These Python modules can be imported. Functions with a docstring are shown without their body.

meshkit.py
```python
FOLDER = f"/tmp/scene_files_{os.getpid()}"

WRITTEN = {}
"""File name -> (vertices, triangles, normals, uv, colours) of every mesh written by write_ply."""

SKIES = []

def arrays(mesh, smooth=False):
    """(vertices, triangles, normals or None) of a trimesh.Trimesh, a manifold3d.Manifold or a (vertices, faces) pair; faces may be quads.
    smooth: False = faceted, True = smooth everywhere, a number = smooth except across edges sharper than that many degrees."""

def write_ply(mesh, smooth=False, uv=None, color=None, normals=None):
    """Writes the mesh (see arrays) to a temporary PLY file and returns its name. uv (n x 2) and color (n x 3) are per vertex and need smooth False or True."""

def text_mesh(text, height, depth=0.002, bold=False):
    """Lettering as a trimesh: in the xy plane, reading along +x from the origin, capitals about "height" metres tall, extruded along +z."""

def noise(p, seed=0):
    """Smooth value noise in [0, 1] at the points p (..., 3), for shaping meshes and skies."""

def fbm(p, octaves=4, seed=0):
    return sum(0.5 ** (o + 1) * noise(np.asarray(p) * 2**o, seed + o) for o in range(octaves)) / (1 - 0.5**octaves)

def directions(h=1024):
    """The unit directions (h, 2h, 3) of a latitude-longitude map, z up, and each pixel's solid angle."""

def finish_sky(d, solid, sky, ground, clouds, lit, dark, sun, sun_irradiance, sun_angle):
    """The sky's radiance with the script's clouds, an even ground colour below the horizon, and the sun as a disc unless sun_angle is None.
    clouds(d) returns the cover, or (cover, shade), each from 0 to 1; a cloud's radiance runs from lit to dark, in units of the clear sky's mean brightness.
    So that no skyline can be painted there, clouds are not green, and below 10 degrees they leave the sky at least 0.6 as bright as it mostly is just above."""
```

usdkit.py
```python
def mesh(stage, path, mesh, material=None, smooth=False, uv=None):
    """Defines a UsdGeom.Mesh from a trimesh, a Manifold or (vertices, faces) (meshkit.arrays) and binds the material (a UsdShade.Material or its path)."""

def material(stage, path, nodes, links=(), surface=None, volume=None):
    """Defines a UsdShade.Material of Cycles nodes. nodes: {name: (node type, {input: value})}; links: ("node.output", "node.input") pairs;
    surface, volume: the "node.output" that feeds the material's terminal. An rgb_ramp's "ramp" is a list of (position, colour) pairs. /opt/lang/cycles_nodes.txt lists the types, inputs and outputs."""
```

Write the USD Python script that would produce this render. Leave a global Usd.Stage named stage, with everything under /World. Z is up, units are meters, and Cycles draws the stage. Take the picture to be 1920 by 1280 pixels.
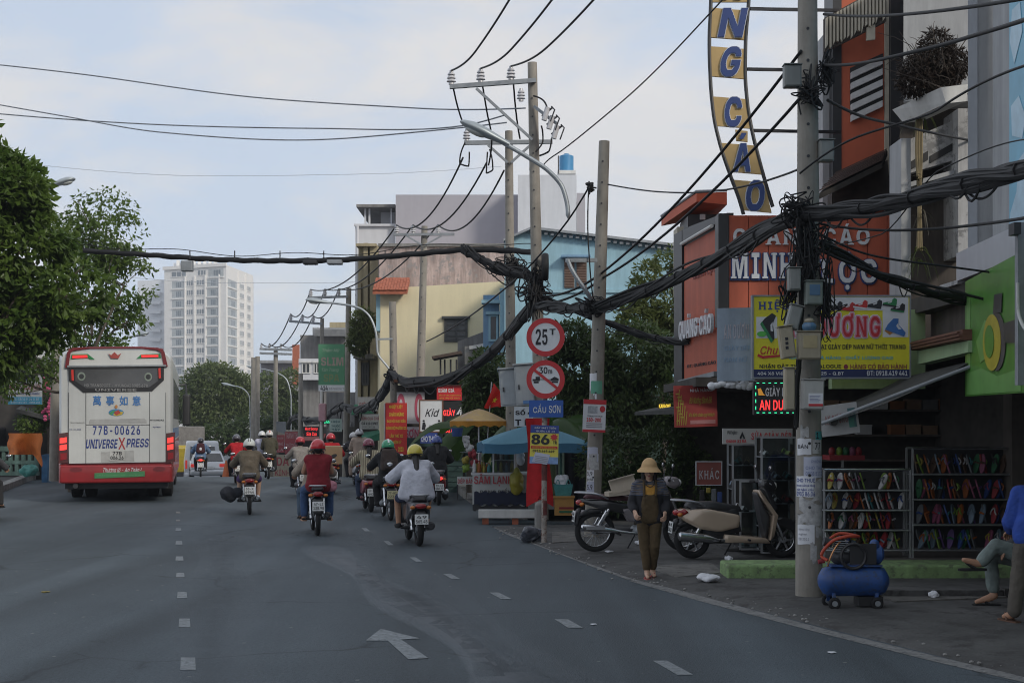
import glob,math,random
import numpy as np
import trimesh
import manifold3d as m3
from shapely import affinity,box as sbox,union_all
from shapely.geometry import Polygon,Point,LineString
from pxr import Usd,UsdGeom,UsdLux,UsdShade,Gf,Sdf,Vt
import usdkit,meshkit

# ------------------------------------------------------------------ camera, sky, sun, exposure
F,H,HY=2600.0,1.85,792.0           # focal length in photo pixels, eye height, horizon row
stage=Usd.Stage.CreateInMemory()
UsdGeom.SetStageUpAxis(stage,UsdGeom.Tokens.z)
UsdGeom.SetStageMetersPerUnit(stage,1.0)
UsdGeom.Xform.Define(stage,'/World')
UsdGeom.Scope.Define(stage,'/World/Looks')
cam=UsdGeom.Camera.Define(stage,'/World/camera')
cam.CreateHorizontalApertureAttr(36.0)
cam.CreateVerticalApertureAttr(24.0)
cam.CreateFocalLengthAttr(36.0*F/1920)
cam.CreateVerticalApertureOffsetAttr((HY-640)/1920*36.0)
cam.CreateExposureAttr(0.14)
UsdGeom.Xformable(cam).AddTranslateOp().Set(Gf.Vec3d(0,0,H))
UsdGeom.Xformable(cam).AddRotateXOp().Set(90.0)

SUN=np.array([0.60,-0.64,0.48]);SUN /= np.linalg.norm(SUN)
elev,rot=math.asin(SUN[2]),math.atan2(SUN[0],SUN[1])
usdkit.material(stage,'/World/Looks/sky',{
    'sky':('sky_texture',{'sky_type':'single_scattering','sun_disc':False,'sun_elevation':elev,'sun_rotation':rot,'aerosol_density':2.0}),
    'tc':('texture_coordinate',{}),
    'mp':('mapping',{'scale':(1.0,1.0,2.6)}),
    'n':('noise_texture',{'scale':2.6,'detail':7,'roughness':0.55}),
    'r':('rgb_ramp',{'ramp':[(0.34,(0.80,0.80,0.80)),(0.66,(0.98,0.98,0.98))]}),
    'n2':('noise_texture',{'scale':4.5,'detail':8,'roughness':0.6,'distortion':0.4}),
    'r2':('rgb_ramp',{'ramp':[(0.43,(4.80,5.45,6.50)),(0.62,(6.15,6.08,6.12))]}),
    'mix':('mix_color',{'use_clamp':False}),
    'bg':('background_shader',{'strength':0.115}),
},[('tc.generated','mp.vector'),('mp.vector','n.vector'),('mp.vector','n2.vector'),('n.fac','r.fac'),('n2.fac','r2.fac'),('r.color','mix.fac'),('sky.color','mix.a'),
    ('r2.color','mix.b'),('mix.result','bg.color')],surface='bg.background')
dome=UsdLux.DomeLight.Define(stage,'/World/sky')
UsdShade.MaterialBindingAPI.Apply(dome.GetPrim()).Bind(UsdShade.Material.Get(stage,'/World/Looks/sky'))
dome.GetPrim().SetCustomDataByKey('kind','structure')
sun=UsdLux.DistantLight.Define(stage,'/World/sun')
sun.CreateNormalizeAttr(True)
sun.CreateIntensityAttr(0.50)
sun.CreateAngleAttr(10.0)
sun.CreateColorAttr(Gf.Vec3f(1.0,0.93,0.82))
zax=Gf.Vec3d(*SUN)
xax=Gf.Cross(Gf.Vec3d(0,0,1),zax).GetNormalized();yax=Gf.Cross(zax,xax)
UsdGeom.Xformable(sun).AddTransformOp().Set(Gf.Matrix4d(*xax,0,*yax,0,*zax,0,0,0,0,1))

# ------------------------------------------------------------------ helpers
rng=np.random.default_rng(7);random.seed(7)
V=lambda*a:np.array(a,float)
def P(px,py,Y):return V((px-960)*Y/F,Y,H+(HY-py)*Y/F)      # photo pixel at depth Y
_gy=[-60,30,44,50,58,70,90,130,3000];_gz=[0,0,0,-.1,-.5,-1.2,-2.2,-3.0,-3.0]
def gz(Y):return np.interp(Y,_gy,_gz)
def X(px,Y):return (px-960)*Y/F
def Z(py,Y):return H+(HY-py)*Y/F
def G(px,py):Y=F*H/(py-HY);return V((px-960)*Y/F,Y,0)

class MB:
    """collects shapes; part() makes them one mesh"""
    def __init__(s):s.v,s.f,s.n=[],[],0
    def add(s,v,f):
        v,f=np.asarray(v,float),np.asarray(f,int)
        if f.shape[1]==4:f=np.vstack([f[:,[0,1,2]],f[:,[0,2,3]]])
        s.v.append(v);s.f.append(f+s.n);s.n+=len(v);return s
    def tm(s,m):
        if hasattr(m,'to_mesh'):q=m.to_mesh();return s.add(q.vert_properties[:,:3],q.tri_verts)
        return s.add(m.vertices,m.faces)
    def box(s,c,size,rz=0,R=None):
        q=np.array([[x,y,z] for x in (-.5,.5) for y in (-.5,.5) for z in (-.5,.5)])*np.asarray(size,float)
        if rz:q=q@rotz(rz).T
        if R is not None:q=q@R.T
        return s.add(q+np.asarray(c,float),BOXF)
    def b2(s,lo,hi):lo,hi=np.asarray(lo,float),np.asarray(hi,float);return s.box((lo+hi)/2,hi-lo)
    def bar(s,a,b,w,h=None,up=(0,0,1)):
        a,b=np.asarray(a,float),np.asarray(b,float);h=w if h is None else h
        d=b-a;L=np.linalg.norm(d);d=d/L
        u=np.cross(d,up)
        if np.linalg.norm(u)<1e-4:u=np.cross(d,(1,0,0))
        u /= np.linalg.norm(u);t=np.cross(u,d)
        return s.box((a+b)/2,(w,L,h),R=np.stack([u,d,t],1))
    def tube(s,pts,r,n=8,cap=True):
        p=np.asarray(pts,float);r=np.broadcast_to(np.asarray(r,float),(len(p),))
        t=np.gradient(p,axis=0);t /= np.linalg.norm(t,axis=1,keepdims=True)+1e-12
        ref=V(0,0,1) if abs(t[:,2]).mean()<.8 else V(1,0,0)
        a=np.cross(t,ref);a /= np.linalg.norm(a,axis=1,keepdims=True)+1e-12;b=np.cross(t,a)
        an=np.arange(n)*2*np.pi/n
        v=(p[:,None]+r[:,None,None]*(np.cos(an)[None,:,None]*a[:,None]+np.sin(an)[None,:,None]*b[:,None])).reshape(-1,3)
        i,j=np.meshgrid(np.arange(len(p)-1),np.arange(n),indexing='ij')
        q=np.stack([i*n+j,(i+1)*n+j,(i+1)*n+(j+1) %n,i*n+(j+1) %n],-1).reshape(-1,4)
        f=np.vstack([q[:,[0,1,2]],q[:,[0,2,3]]])
        if cap:
            k=len(v);v=np.vstack([v,p[:1],p[-1:]]);j=np.arange(n);m=(len(p)-1)*n
            f=np.vstack([f,np.stack([np.full(n,k),j,(j+1) %n],1),np.stack([np.full(n,k+1),m+(j+1) %n,m+j],1)])
        return s.add(v,f)
    def cyl(s,a,b,r,r2=None,n=14):return s.tube([a,b],[r,r if r2 is None else r2],n)
    def ball(s,c,r,R=None,sub=2):
        m=ICO[sub];v=m.vertices*np.broadcast_to(np.asarray(r,float),(3,))
        if R is not None:v=v@R.T
        return s.add(v+np.asarray(c,float),m.faces)
    def torus(s,c,R,r,axis='x',n=28,k=10,sx=1.0):
        m=trimesh.creation.torus(R,r,major_sections=n,minor_sections=k);v=m.vertices.copy();v[:,2] *= sx
        if axis=='x':v=v[:,[2,0,1]]
        elif axis=='y':v=v[:,[1,2,0]]
        return s.add(v+np.asarray(c,float),m.faces)
    def hull(s,pts):return s.tm(m3.Manifold.hull_points(np.asarray(pts,float)))
    def quad(s,a,b,c,d):return s.add([a,b,c,d],[[0,1,2,3]])
    def prism(s,poly,M,depth):
        """shapely polygon in (x, y), extruded along +z, then placed by the 4x4 M"""
        for g in getattr(poly,'geoms',[poly]):
            if g.is_empty or g.area<1e-9:continue
            m=trimesh.creation.extrude_polygon(g,depth,engine='earcut');m.apply_transform(M);s.tm(m)
        return s
    def sheet(s,fn,nu,nv):
        u,w=np.meshgrid(np.linspace(0,1,nu),np.linspace(0,1,nv),indexing='ij')
        v=np.array([fn(a,b) for a,b in zip(u.ravel(),w.ravel())])
        i,j=np.meshgrid(np.arange(nu-1),np.arange(nv-1),indexing='ij');k=i*nv+j
        return s.add(v,np.stack([k,k+nv,k+nv+1,k+1],-1).reshape(-1,4))
    def mesh(s):return np.vstack(s.v),np.vstack(s.f)
    def xf(s,R=None,t=(0,0,0)):
        s.v=[(v@R.T if R is not None else v)+np.asarray(t,float) for v in s.v];return s
BOXF=np.array([[0,1,3,2],[4,6,7,5],[0,4,5,1],[2,3,7,6],[0,2,6,4],[1,5,7,3]])
ICO=[trimesh.creation.icosphere(i,1.0) for i in range(4)]
def rotz(a):c,s=math.cos(a),math.sin(a);return np.array([[c,-s,0],[s,c,0],[0,0,1.]])
def rotx(a):c,s=math.cos(a),math.sin(a);return np.array([[1.,0,0],[0,c,-s],[0,s,c]])
def roty(a):c,s=math.cos(a),math.sin(a);return np.array([[c,0,s],[0,1.,0],[-s,0,c]])
def frame(O,u,v):
    u,v=np.asarray(u,float),np.asarray(v,float);u=u/np.linalg.norm(u);v=v/np.linalg.norm(v)
    M=np.eye(4);M[:3,0],M[:3,1],M[:3,2],M[:3,3]=u,v,np.cross(u,v),O;return M
def rbox(lo,hi,r,n=8):
    """rounded box as a hull of spheres"""
    lo,hi=np.asarray(lo,float),np.asarray(hi,float);r=min(r,*(hi-lo)/2-1e-4)
    s=m3.Manifold.sphere(r,n)
    return m3.Manifold.batch_hull([s.translate([x,y,z]) for x in (lo[0]+r,hi[0]-r) for y in (lo[1]+r,hi[1]-r) for z in (lo[2]+r,hi[2]-r)])

_names={}
def npath(parent,name):
    base='/World' if parent is None else str(parent.GetPath())
    k=_names.get((base,name),0);_names[(base,name)]=k+1
    return f'{base}/{name}'+(f'_{k:03d}' if k else '')
def tag(o,label=None,cat=None,group=None,kind=None):
    for k,x in (('label',label),('category',cat),('group',group),('kind',kind)):
        if x:o.SetCustomDataByKey(k,x)
    return o
def thing(name,label,cat,loc=(0,0,0),rz=0,group=None,kind=None):
    x=UsdGeom.Xform.Define(stage,npath(None,name))
    x.AddTranslateOp().Set(Gf.Vec3d(*map(float,loc)))
    if rz:x.AddRotateZOp().Set(math.degrees(rz))
    return tag(x.GetPrim(),label,cat,group,kind)
def part(parent,name,mesh,material,smooth=30,label=None,kind=None):
    """one Mesh prim under parent (or under /World)"""
    if isinstance(mesh,MB):
        if not mesh.v:return None
        mesh=mesh.mesh()
    return tag(usdkit.mesh(stage,npath(parent,name),mesh,material,smooth=smooth).GetPrim(),label,None,None,kind)
def single(name,label,cat,mesh,material,smooth=30,group=None,kind=None):
    o=part(None,name,mesh,material,smooth);return tag(o,label,cat,group,kind)
def struct(name,mesh,material,smooth=False):
    o=part(None,name,mesh,material,smooth);return tag(o,None,None,None,'structure')
def copyof(src,loc,rz,label,group=None):
    d=src.GetCustomData();name=str(src.GetName())
    while name[-1].isdigit() or name[-1]=='_':name=name[:-1]
    x=UsdGeom.Xform.Define(stage,npath(None,name));x.GetPrim().GetReferences().AddInternalReference(src.GetPath())
    x.ClearXformOpOrder()
    x.AddTranslateOp(opSuffix='c').Set(Gf.Vec3d(*map(float,loc)));x.AddRotateZOp(opSuffix='c').Set(math.degrees(rz))
    x.GetPrim().SetInstanceable(True);return tag(x.GetPrim(),label,d.get('category'),group or d.get('group'))

# ------------------------------------------------------------------ materials
_mats={}
def mat(name,col,rough=.6,var=.18,scale=5.,bump=0.,bscale=40.,metal=0.,spec=.5,coat=0.,streak=0.,dirt=None,stretch=(1,1,1),obj=False,emit=0.,trans=None):
    """procedural paint / plaster / cloth: base colour broken up by two noises, optional streaks and bump"""
    if name in _mats:return _mats[name]
    col=np.asarray(col,float)
    lo,hi=col*(1-var),np.minimum(col*(1+var*.7),.9)
    nodes={'g':('texture_coordinate',{}) if obj else ('geometry',{}),
             'mp':('mapping',{'scale':stretch}),
             'n':('noise_texture',{'scale':scale,'detail':6,'roughness':.62}),
             'r':('rgb_ramp',{'ramp':[(.3,lo),(.7,hi)]}),
             'p':('principled_bsdf',{'roughness':rough,'metallic':metal,'specular_ior_level':spec,'coat_weight':coat,'coat_roughness':.08})}
    out='g.object' if obj else 'g.position'
    links=[(out,'mp.vector'),('mp.vector','n.vector'),('n.fac','r.fac')]
    src='r.color'
    if streak:
        nodes|={'m2':('mapping',{'scale':(2.2,2.2,.22)}),'n2':('noise_texture',{'scale':2.2,'detail':7,'roughness':.7}),
                  'r2':('rgb_ramp',{'ramp':[(.38,(1-streak,)*3),(.62,(1,1,1))]}),'x':('mix_color',{'blend_type':'multiply','fac':1.0})}
        links+=[(out,'m2.vector'),('m2.vector','n2.vector'),('n2.fac','r2.fac'),(src,'x.a'),('r2.color','x.b')];src='x.result'
    if dirt is not None:
        nodes|={'n3':('noise_texture',{'scale':scale*2.3,'detail':8,'roughness':.72}),'r3':('rgb_ramp',{'ramp':[(.52,(0,0,0)),(.6,(1,1,1))]}),
                  'x3':('mix_color',{'b':dirt})}
        links+=[('mp.vector','n3.vector'),('n3.fac','r3.fac'),('r3.color','x3.fac'),(src,'x3.a')];src='x3.result'
    links.append((src,'p.base_color'))
    if bump:
        nodes|={'nb':('noise_texture',{'scale':bscale,'detail':4}),'b':('bump',{'strength':bump,'distance':.02})}
        links+=[('mp.vector','nb.vector'),('nb.fac','b.height'),('b.normal','p.normal')]
    if emit:
        nodes['p'][1].update({'emission_strength':emit,'emission_color':col})
    surf='p.BSDF'
    if trans:
        nodes|={'t':('translucent_bsdf',{}),'mx':('mix_closure',{'fac':trans})}
        links+=[(src,'t.color'),('p.BSDF','mx.closure1'),('t.BSDF','mx.closure2')];surf='mx.closure'
    _mats[name]=usdkit.material(stage,'/World/Looks/'+name,nodes,links,surface=surf)
    return _mats[name]
def glass(name='pane_glass',tint=(.75,.8,.8)):
    if name in _mats:return _mats[name]
    _mats[name]=usdkit.material(stage,'/World/Looks/'+name,{'t':('transparent_bsdf',{'color':tint}),'gl':('glossy_bsdf',{'roughness':.03}),'f':('fresnel',{'IOR':1.5}),'m':('mix_closure',{})},
        [('f.fac','m.fac'),('t.BSDF','m.closure1'),('gl.BSDF','m.closure2')],surface='m.closure')
    return _mats[name]
def glow(name,col,strength):
    if name in _mats:return _mats[name]
    _mats[name]=usdkit.material(stage,'/World/Looks/'+name,{'p':('principled_bsdf',{'base_color':tuple(np.asarray(col)*.6),'emission_color':col,'emission_strength':strength,'roughness':.3})},[],surface='p.BSDF')
    return _mats[name]
def leafmat(name,dark,light,trans=.35,scale=1.2):
    if name in _mats:return _mats[name]
    _mats[name]=usdkit.material(stage,'/World/Looks/'+name,{
        'g':('geometry',{}),'n':('noise_texture',{'scale':scale,'detail':4}),'r':('rgb_ramp',{'ramp':[(.3,dark),(.7,light)]}),
        'hv':('hsv',{'saturation':1.0}),'mr':('map_range',{'to_min':.65,'to_max':1.85}),
        'p':('principled_bsdf',{'roughness':.42,'specular_ior_level':.4}),'t':('translucent_bsdf',{}),'m':('mix_closure',{'fac':trans})},
        [('g.position','n.vector'),('n.fac','r.fac'),('r.color','hv.color'),('g.random_per_island','mr.value'),('mr.result','hv.value'),('hv.color','p.base_color'),('hv.color','t.color'),
         ('p.BSDF','m.closure1'),('t.BSDF','m.closure2')],surface='m.closure')
    return _mats[name]
C={}
def paint(name,col,**k):C[name]=mat(name,col,**k);return C[name]
paint('black_rubber',(.018,.018,.019),rough=.8,var=.3,spec=.3)
paint('black_plastic',(.02,.02,.022),rough=.45,var=.2)
paint('wire_grey',(.22,.24,.27),rough=.5,metal=.3,var=.1)
paint('cable_black',(.009,.009,.010),rough=.65,var=.3)
paint('chrome',(.62,.63,.65),rough=.18,metal=1.,var=.1)
paint('steel',(.42,.43,.45),rough=.35,metal=.9,var=.15)
paint('grey_metal',(.26,.28,.30),rough=.5,metal=.3,var=.2)
paint('dark_metal',(.05,.05,.055),rough=.5,metal=.4,var=.3)
paint('galvanised',(.36,.39,.41),rough=.45,metal=.6,var=.2)
paint('concrete_pole',(.29,.27,.235),rough=.85,var=.18,scale=4.,streak=.25,bump=.25,bscale=60)
paint('concrete',(.27,.265,.25),rough=.88,var=.22,scale=2.5,streak=.2,bump=.3,bscale=30)
paint('porcelain',(.5,.5,.52),rough=.25,var=.1)
paint('white_paint',(.72,.73,.74),rough=.5,var=.06)
paint('off_white',(.6,.6,.58),rough=.7,var=.1,streak=.12)
paint('paper',(.62,.63,.66),rough=.85,var=.1,scale=9)
paint('sign_red',(.50,.025,.03),rough=.45,var=.1)
paint('cloth_red',(.42,.012,.015),rough=.85,var=.2,scale=9,trans=.15)
paint('sign_blue',(.02,.09,.36),rough=.45,var=.1)
paint('ink_black',(.015,.015,.02),rough=.6,var=.1)
paint('ink_blue',(.03,.06,.25),rough=.6,var=.1)
paint('ink_red',(.5,.03,.04),rough=.6,var=.1)
paint('ink_cyan',(.1,.42,.55),rough=.6,var=.1)
paint('yellow',(.66,.52,.02),rough=.5,var=.1)
paint('green',(.04,.30,.10),rough=.5,var=.1)
paint('skin',(.40,.22,.14),rough=.55,var=.1,scale=14)
paint('skin_pale',(.48,.30,.21),rough=.55,var=.1,scale=14)
paint('hair',(.012,.010,.009),rough=.45,var=.3,scale=40)
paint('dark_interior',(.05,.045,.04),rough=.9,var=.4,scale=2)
paint('plate_white',(.66,.67,.66),rough=.5,var=.08)
paint('tail_red',(.25,.01,.012),rough=.2,var=.1,coat=.5)
paint('amber',(.45,.14,.02),rough=.25,var=.1)
TAIL_ON=glow('tail_lit',(1.0,.06,.05),.9)

# ------------------------------------------------------------------ lettering
FONTDIR=glob.glob('/opt/blender-*/*/datafiles/fonts')[0]+'/'
_tc={}
def textpoly(text,stroke=0,font='Inter',em=64,simp=.55,weight=None):
    """outline of the text as a shapely shape with bounds normalised to 0..1 by 0..1"""
    key=(text,stroke,font,em,weight)
    if key in _tc:return _tc[key]
    from PIL import Image,ImageDraw,ImageFont
    f=ImageFont.truetype(glob.glob(FONTDIR+font+'*')[0],em)
    if weight and font=='Inter':
        try:
            ax=f.get_variation_axes();f.set_variation_by_axes([a['maximum'] if b'eight' in a['name'] and weight=='max' else (weight if b'eight' in a['name'] else a['default']) for a in ax])
        except Exception:stroke=max(stroke,2)
    x0,y0,x1,y1=f.getbbox(text,anchor='ls',stroke_width=stroke)
    im=Image.new('L',(int(x1-x0+8),int(y1-y0+8)))
    ImageDraw.Draw(im).text((4-x0,4-y0),text,255,f,anchor='ls',stroke_width=stroke)
    on=np.pad(np.asarray(im)>127,((0,0),(1,1))).astype(np.int8)
    rows,st=np.nonzero(np.diff(on,axis=1)==1);en=np.nonzero(np.diff(on,axis=1)==-1)[1]
    s=union_all(sbox(st,-rows-1,en,-rows)).buffer(.6).buffer(-.6).simplify(simp)
    a,b,c,d=s.bounds
    s=affinity.affine_transform(s,[1/(c-a),0,0,1/(d-b),-a/(c-a),-b/(d-b)])
    _tc[key]=s;return s
def lettering(parent,text,O,u,v,w,h,material,depth=.004,shear=0.,name='lettering',grow=0.,**k):
    """text stretched to w by h on the plane at O (its lower left) spanned by u and v"""
    s=affinity.scale(textpoly(text,**k),w,h,origin=(0,0)) if not isinstance(text,Polygon) else text
    if shear:s=affinity.affine_transform(s,[1,shear,0,1,0,0])
    if grow:s=s.buffer(grow).simplify(grow*.3)
    return part(parent,name,MB().prism(s,frame(O,u,v),depth),material,smooth=False)
class Sign:
    """a flat board: pixel rectangle at depth Y, turned by yaw about its middle; items are placed by fractions of it (y down)"""
    def __init__(s,name,label,cat,px0,py0,px1,py1,Y,board,yaw=0.,thick=.04,rim=None,rimw=.03,roll=0.,group=None,tilt=0.):
        c=P((px0+px1)/2,(py0+py1)/2,Y);s.w,s.h=(px1-px0)*Y/F/max(math.cos(yaw),.2),(py1-py0)*Y/F
        R=rotz(yaw)@roty(roll)@rotx(tilt);s.u,s.v=R@V(1,0,0),R@V(0,0,1);s.n=np.cross(s.u,s.v);s.R=R;s.c=c
        s.t=thing(name,label,cat,group=group)
        s.O=c-s.u*s.w/2-s.v*s.h/2
        part(s.t,'board',MB().box(c-s.n*thick/2,(s.w,thick,s.h),R=R),board,smooth=False)
        if rim is not None:
            m=MB();r=rimw
            for a,b,cc,d in ((-r,-r,s.w+r,0),(-r,s.h,s.w+r,s.h+r),(-r,0,0,s.h),(s.w,0,s.w+r,s.h)):
                m.box(s.O+s.u*(a+cc)/2+s.v*(b+d)/2-s.n*(thick/2-.004),(cc-a,thick+.016,d-b),R=R)
            part(s.t,'frame',m,rim,smooth=False)
    def at(s,fx,fy,lift=.0):return s.O+s.u*s.w*fx+s.v*s.h*(1-fy)+s.n*lift
    def text(s,text,fx0,fy0,fx1,fy1,material,lift=.002,depth=.004,name='lettering',**k):
        lettering(s.t,text,s.at(fx0,fy1,lift),s.u,s.v,(fx1-fx0)*s.w,(fy1-fy0)*s.h,material,depth,name=name,**k);return s
    def patch(s,fx0,fy0,fx1,fy1,material,name='panel',lift=.002,depth=.003):
        c=(s.at(fx0,fy0,lift+depth/2)+s.at(fx1,fy1,lift+depth/2))/2
        part(s.t,name,MB().box(c,((fx1-fx0)*s.w,depth,(fy1-fy0)*s.h),R=s.R),material,smooth=False);return s
    def shape(s,pts,material,name='picture',lift=.004,depth=.004):
        """polygon given in fractions (y down)"""
        g=Polygon([(x*s.w,(1-y)*s.h) for x,y in pts]).buffer(0)
        part(s.t,name,MB().prism(g,frame(s.O+s.n*lift,s.u,s.v),depth),material,smooth=False);return s
def blob(cx,cy,rx,ry,n=18,a0=0):return [(cx+rx*math.cos(a0+i*2*math.pi/n),cy+ry*math.sin(a0+i*2*math.pi/n)) for i in range(n)]

WORDN=('first','second','third','fourth','fifth','sixth','seventh','eighth','ninth','tenth','eleventh','twelfth','thirteenth','fourteenth','fifteenth','sixteenth','seventeenth')
def sag(a,b,drop,n=14):
    t=np.linspace(0,1,n)[:,None];p=np.asarray(a,float)*(1-t)+np.asarray(b,float)*t
    p[:,2] -= (4*t*(1-t))[:,0]*drop;return p
def smoothpath(pts,n=40):
    from scipy.interpolate import PchipInterpolator
    p=np.asarray(pts,float);t=np.r_[0,np.cumsum(np.linalg.norm(np.diff(p,axis=0),axis=1))]
    return PchipInterpolator(t,p)(np.linspace(0,t[-1],n))
# ------------------------------------------------------------------ ground, road, pavements, markings
asphalt=usdkit.material(stage,'/World/Looks/asphalt',{
    'g':('geometry',{}),'n1':('noise_texture',{'scale':.22,'detail':6,'roughness':.65}),'n2':('noise_texture',{'scale':38.,'detail':4,'roughness':.8}),
    'm3':('mapping',{'rotation':(0,0,-.27),'scale':(.75,.045,1)}),'n3':('noise_texture',{'scale':1.1,'detail':6,'distortion':.7}),
    'r1':('rgb_ramp',{'ramp':[(.3,(.052,.067,.078)),(.7,(.082,.101,.115))]}),'r2':('rgb_ramp',{'ramp':[(.3,(.55,.55,.55)),(.72,(1.42,1.42,1.42))]}),
    'r3':('rgb_ramp',{'ramp':[(.36,(.74,.74,.74)),(.52,(1.,1.,1.)),(.70,(1.30,1.30,1.30))]}),'a':('mix_color',{'blend_type':'multiply','fac':1.,'use_clamp':False}),'b':('mix_color',{'blend_type':'multiply','fac':1.,'use_clamp':False}),
    'nd':('noise_texture',{'scale':1.3,'detail':3}),'vd':('vector_math',{'math_type':'multiply_add','vector2':(.55,.55,0)}),'vc':('voronoi_texture',{'feature':'distance_to_edge','scale':.42}),'rc':('rgb_ramp',{'ramp':[(.0,(.45,.45,.45)),(.012,(1,1,1))]}),'nm':('noise_texture',{'scale':.35,'detail':2}),'rm':('rgb_ramp',{'ramp':[(.5,(0,0,0)),(.56,(1,1,1))]}),'c':('mix_color',{'blend_type':'multiply'}),
    'ns':('noise_texture',{'scale':2.1,'detail':5,'roughness':.7}),'rs':('rgb_ramp',{'ramp':[(.27,(.5,.5,.5)),(.36,(1,1,1))]}),'d':('mix_color',{'blend_type':'multiply','fac':1.}),
    'vs':('voronoi_texture',{'scale':3.2}),'rv':('rgb_ramp',{'ramp':[(.045,(1,1,1)),(.06,(0,0,0))]}),'e':('mix_color',{'b':(.2,.21,.2)}),
    'v':('voronoi_texture',{'scale':90.}),'bu':('bump',{'strength':.7,'distance':.008}),'p':('principled_bsdf',{'roughness':.7,'specular_ior_level':.35})},
    [('g.position','n1.vector'),('g.position','n2.vector'),('g.position','m3.vector'),('m3.vector','n3.vector'),('n1.fac','r1.fac'),('n2.fac','r2.fac'),('n3.fac','r3.fac'),('r1.color','a.a'),('r2.color','a.b'),
     ('a.result','b.a'),('r3.color','b.b'),('g.position','nd.vector'),('nd.color','vd.vector1'),('g.position','vd.vector3'),('vd.vector','vc.vector'),('vc.distance','rc.fac'),('g.position','nm.vector'),('nm.fac','rm.fac'),('rm.color','c.fac'),('b.result','c.a'),('rc.color','c.b'),
     ('g.position','ns.vector'),('ns.fac','rs.fac'),('c.result','d.a'),('rs.color','d.b'),('g.position','vs.vector'),('vs.distance','rv.fac'),('rv.color','e.fac'),('d.result','e.a'),
     ('e.result','p.base_color'),('g.position','v.vector'),('v.distance','bu.height'),('bu.normal','p.normal')],surface='p.BSDF')
paint('earth',(.10,.09,.075),rough=.95,var=.3,scale=.6,bump=.4)
paint('pavement',(.078,.077,.075),rough=.9,var=.45,scale=1.1,bump=.8,bscale=16,dirt=(.045,.043,.042))
paint('kerb_stone',(.27,.265,.25),rough=.9,var=.25,scale=3,bump=.4,dirt=(.1,.1,.095))
paint('lane_paint',(.225,.245,.255),rough=.8,var=.3,scale=11,dirt=(.11,.125,.135),bump=.2)
paint('edge_paint',(.2,.2,.195),rough=.85,var=.3,scale=6,dirt=(.09,.092,.096))

ys=np.r_[-60,np.arange(-40,30,10),np.arange(30,132,2),160,220,320,460,620,900]
def strip(xl,xr,lift,yy=ys,nx=2):
    m=MB();t=np.linspace(0,1,nx);v=[]
    for y in yy:a,b=xl(y),xr(y);v+=[(a+(b-a)*k,y,gz(y)+lift) for k in t]
    i,j=np.meshgrid(np.arange(len(yy)-1),np.arange(nx-1),indexing='ij');k=i*nx+j
    return m.add(v,np.stack([k,k+1,k+nx+1,k+nx],-1).reshape(-1,4))
struct('ground',strip(lambda y:-700,lambda y:700,-.03),C['earth'])
EDGE=np.array([G(*q)[:2] for q in ((2100,1318),(1700,1215),(1500,1165),(1330,1122),(1180,1085),(1040,1035),(960,1003),(922,988))])   # near road edge, from near to far
EDGE2=np.array([G(*q)[:2] for q in ((958,973),(922,962),(888,947),(862,928),(846,905))])
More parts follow.
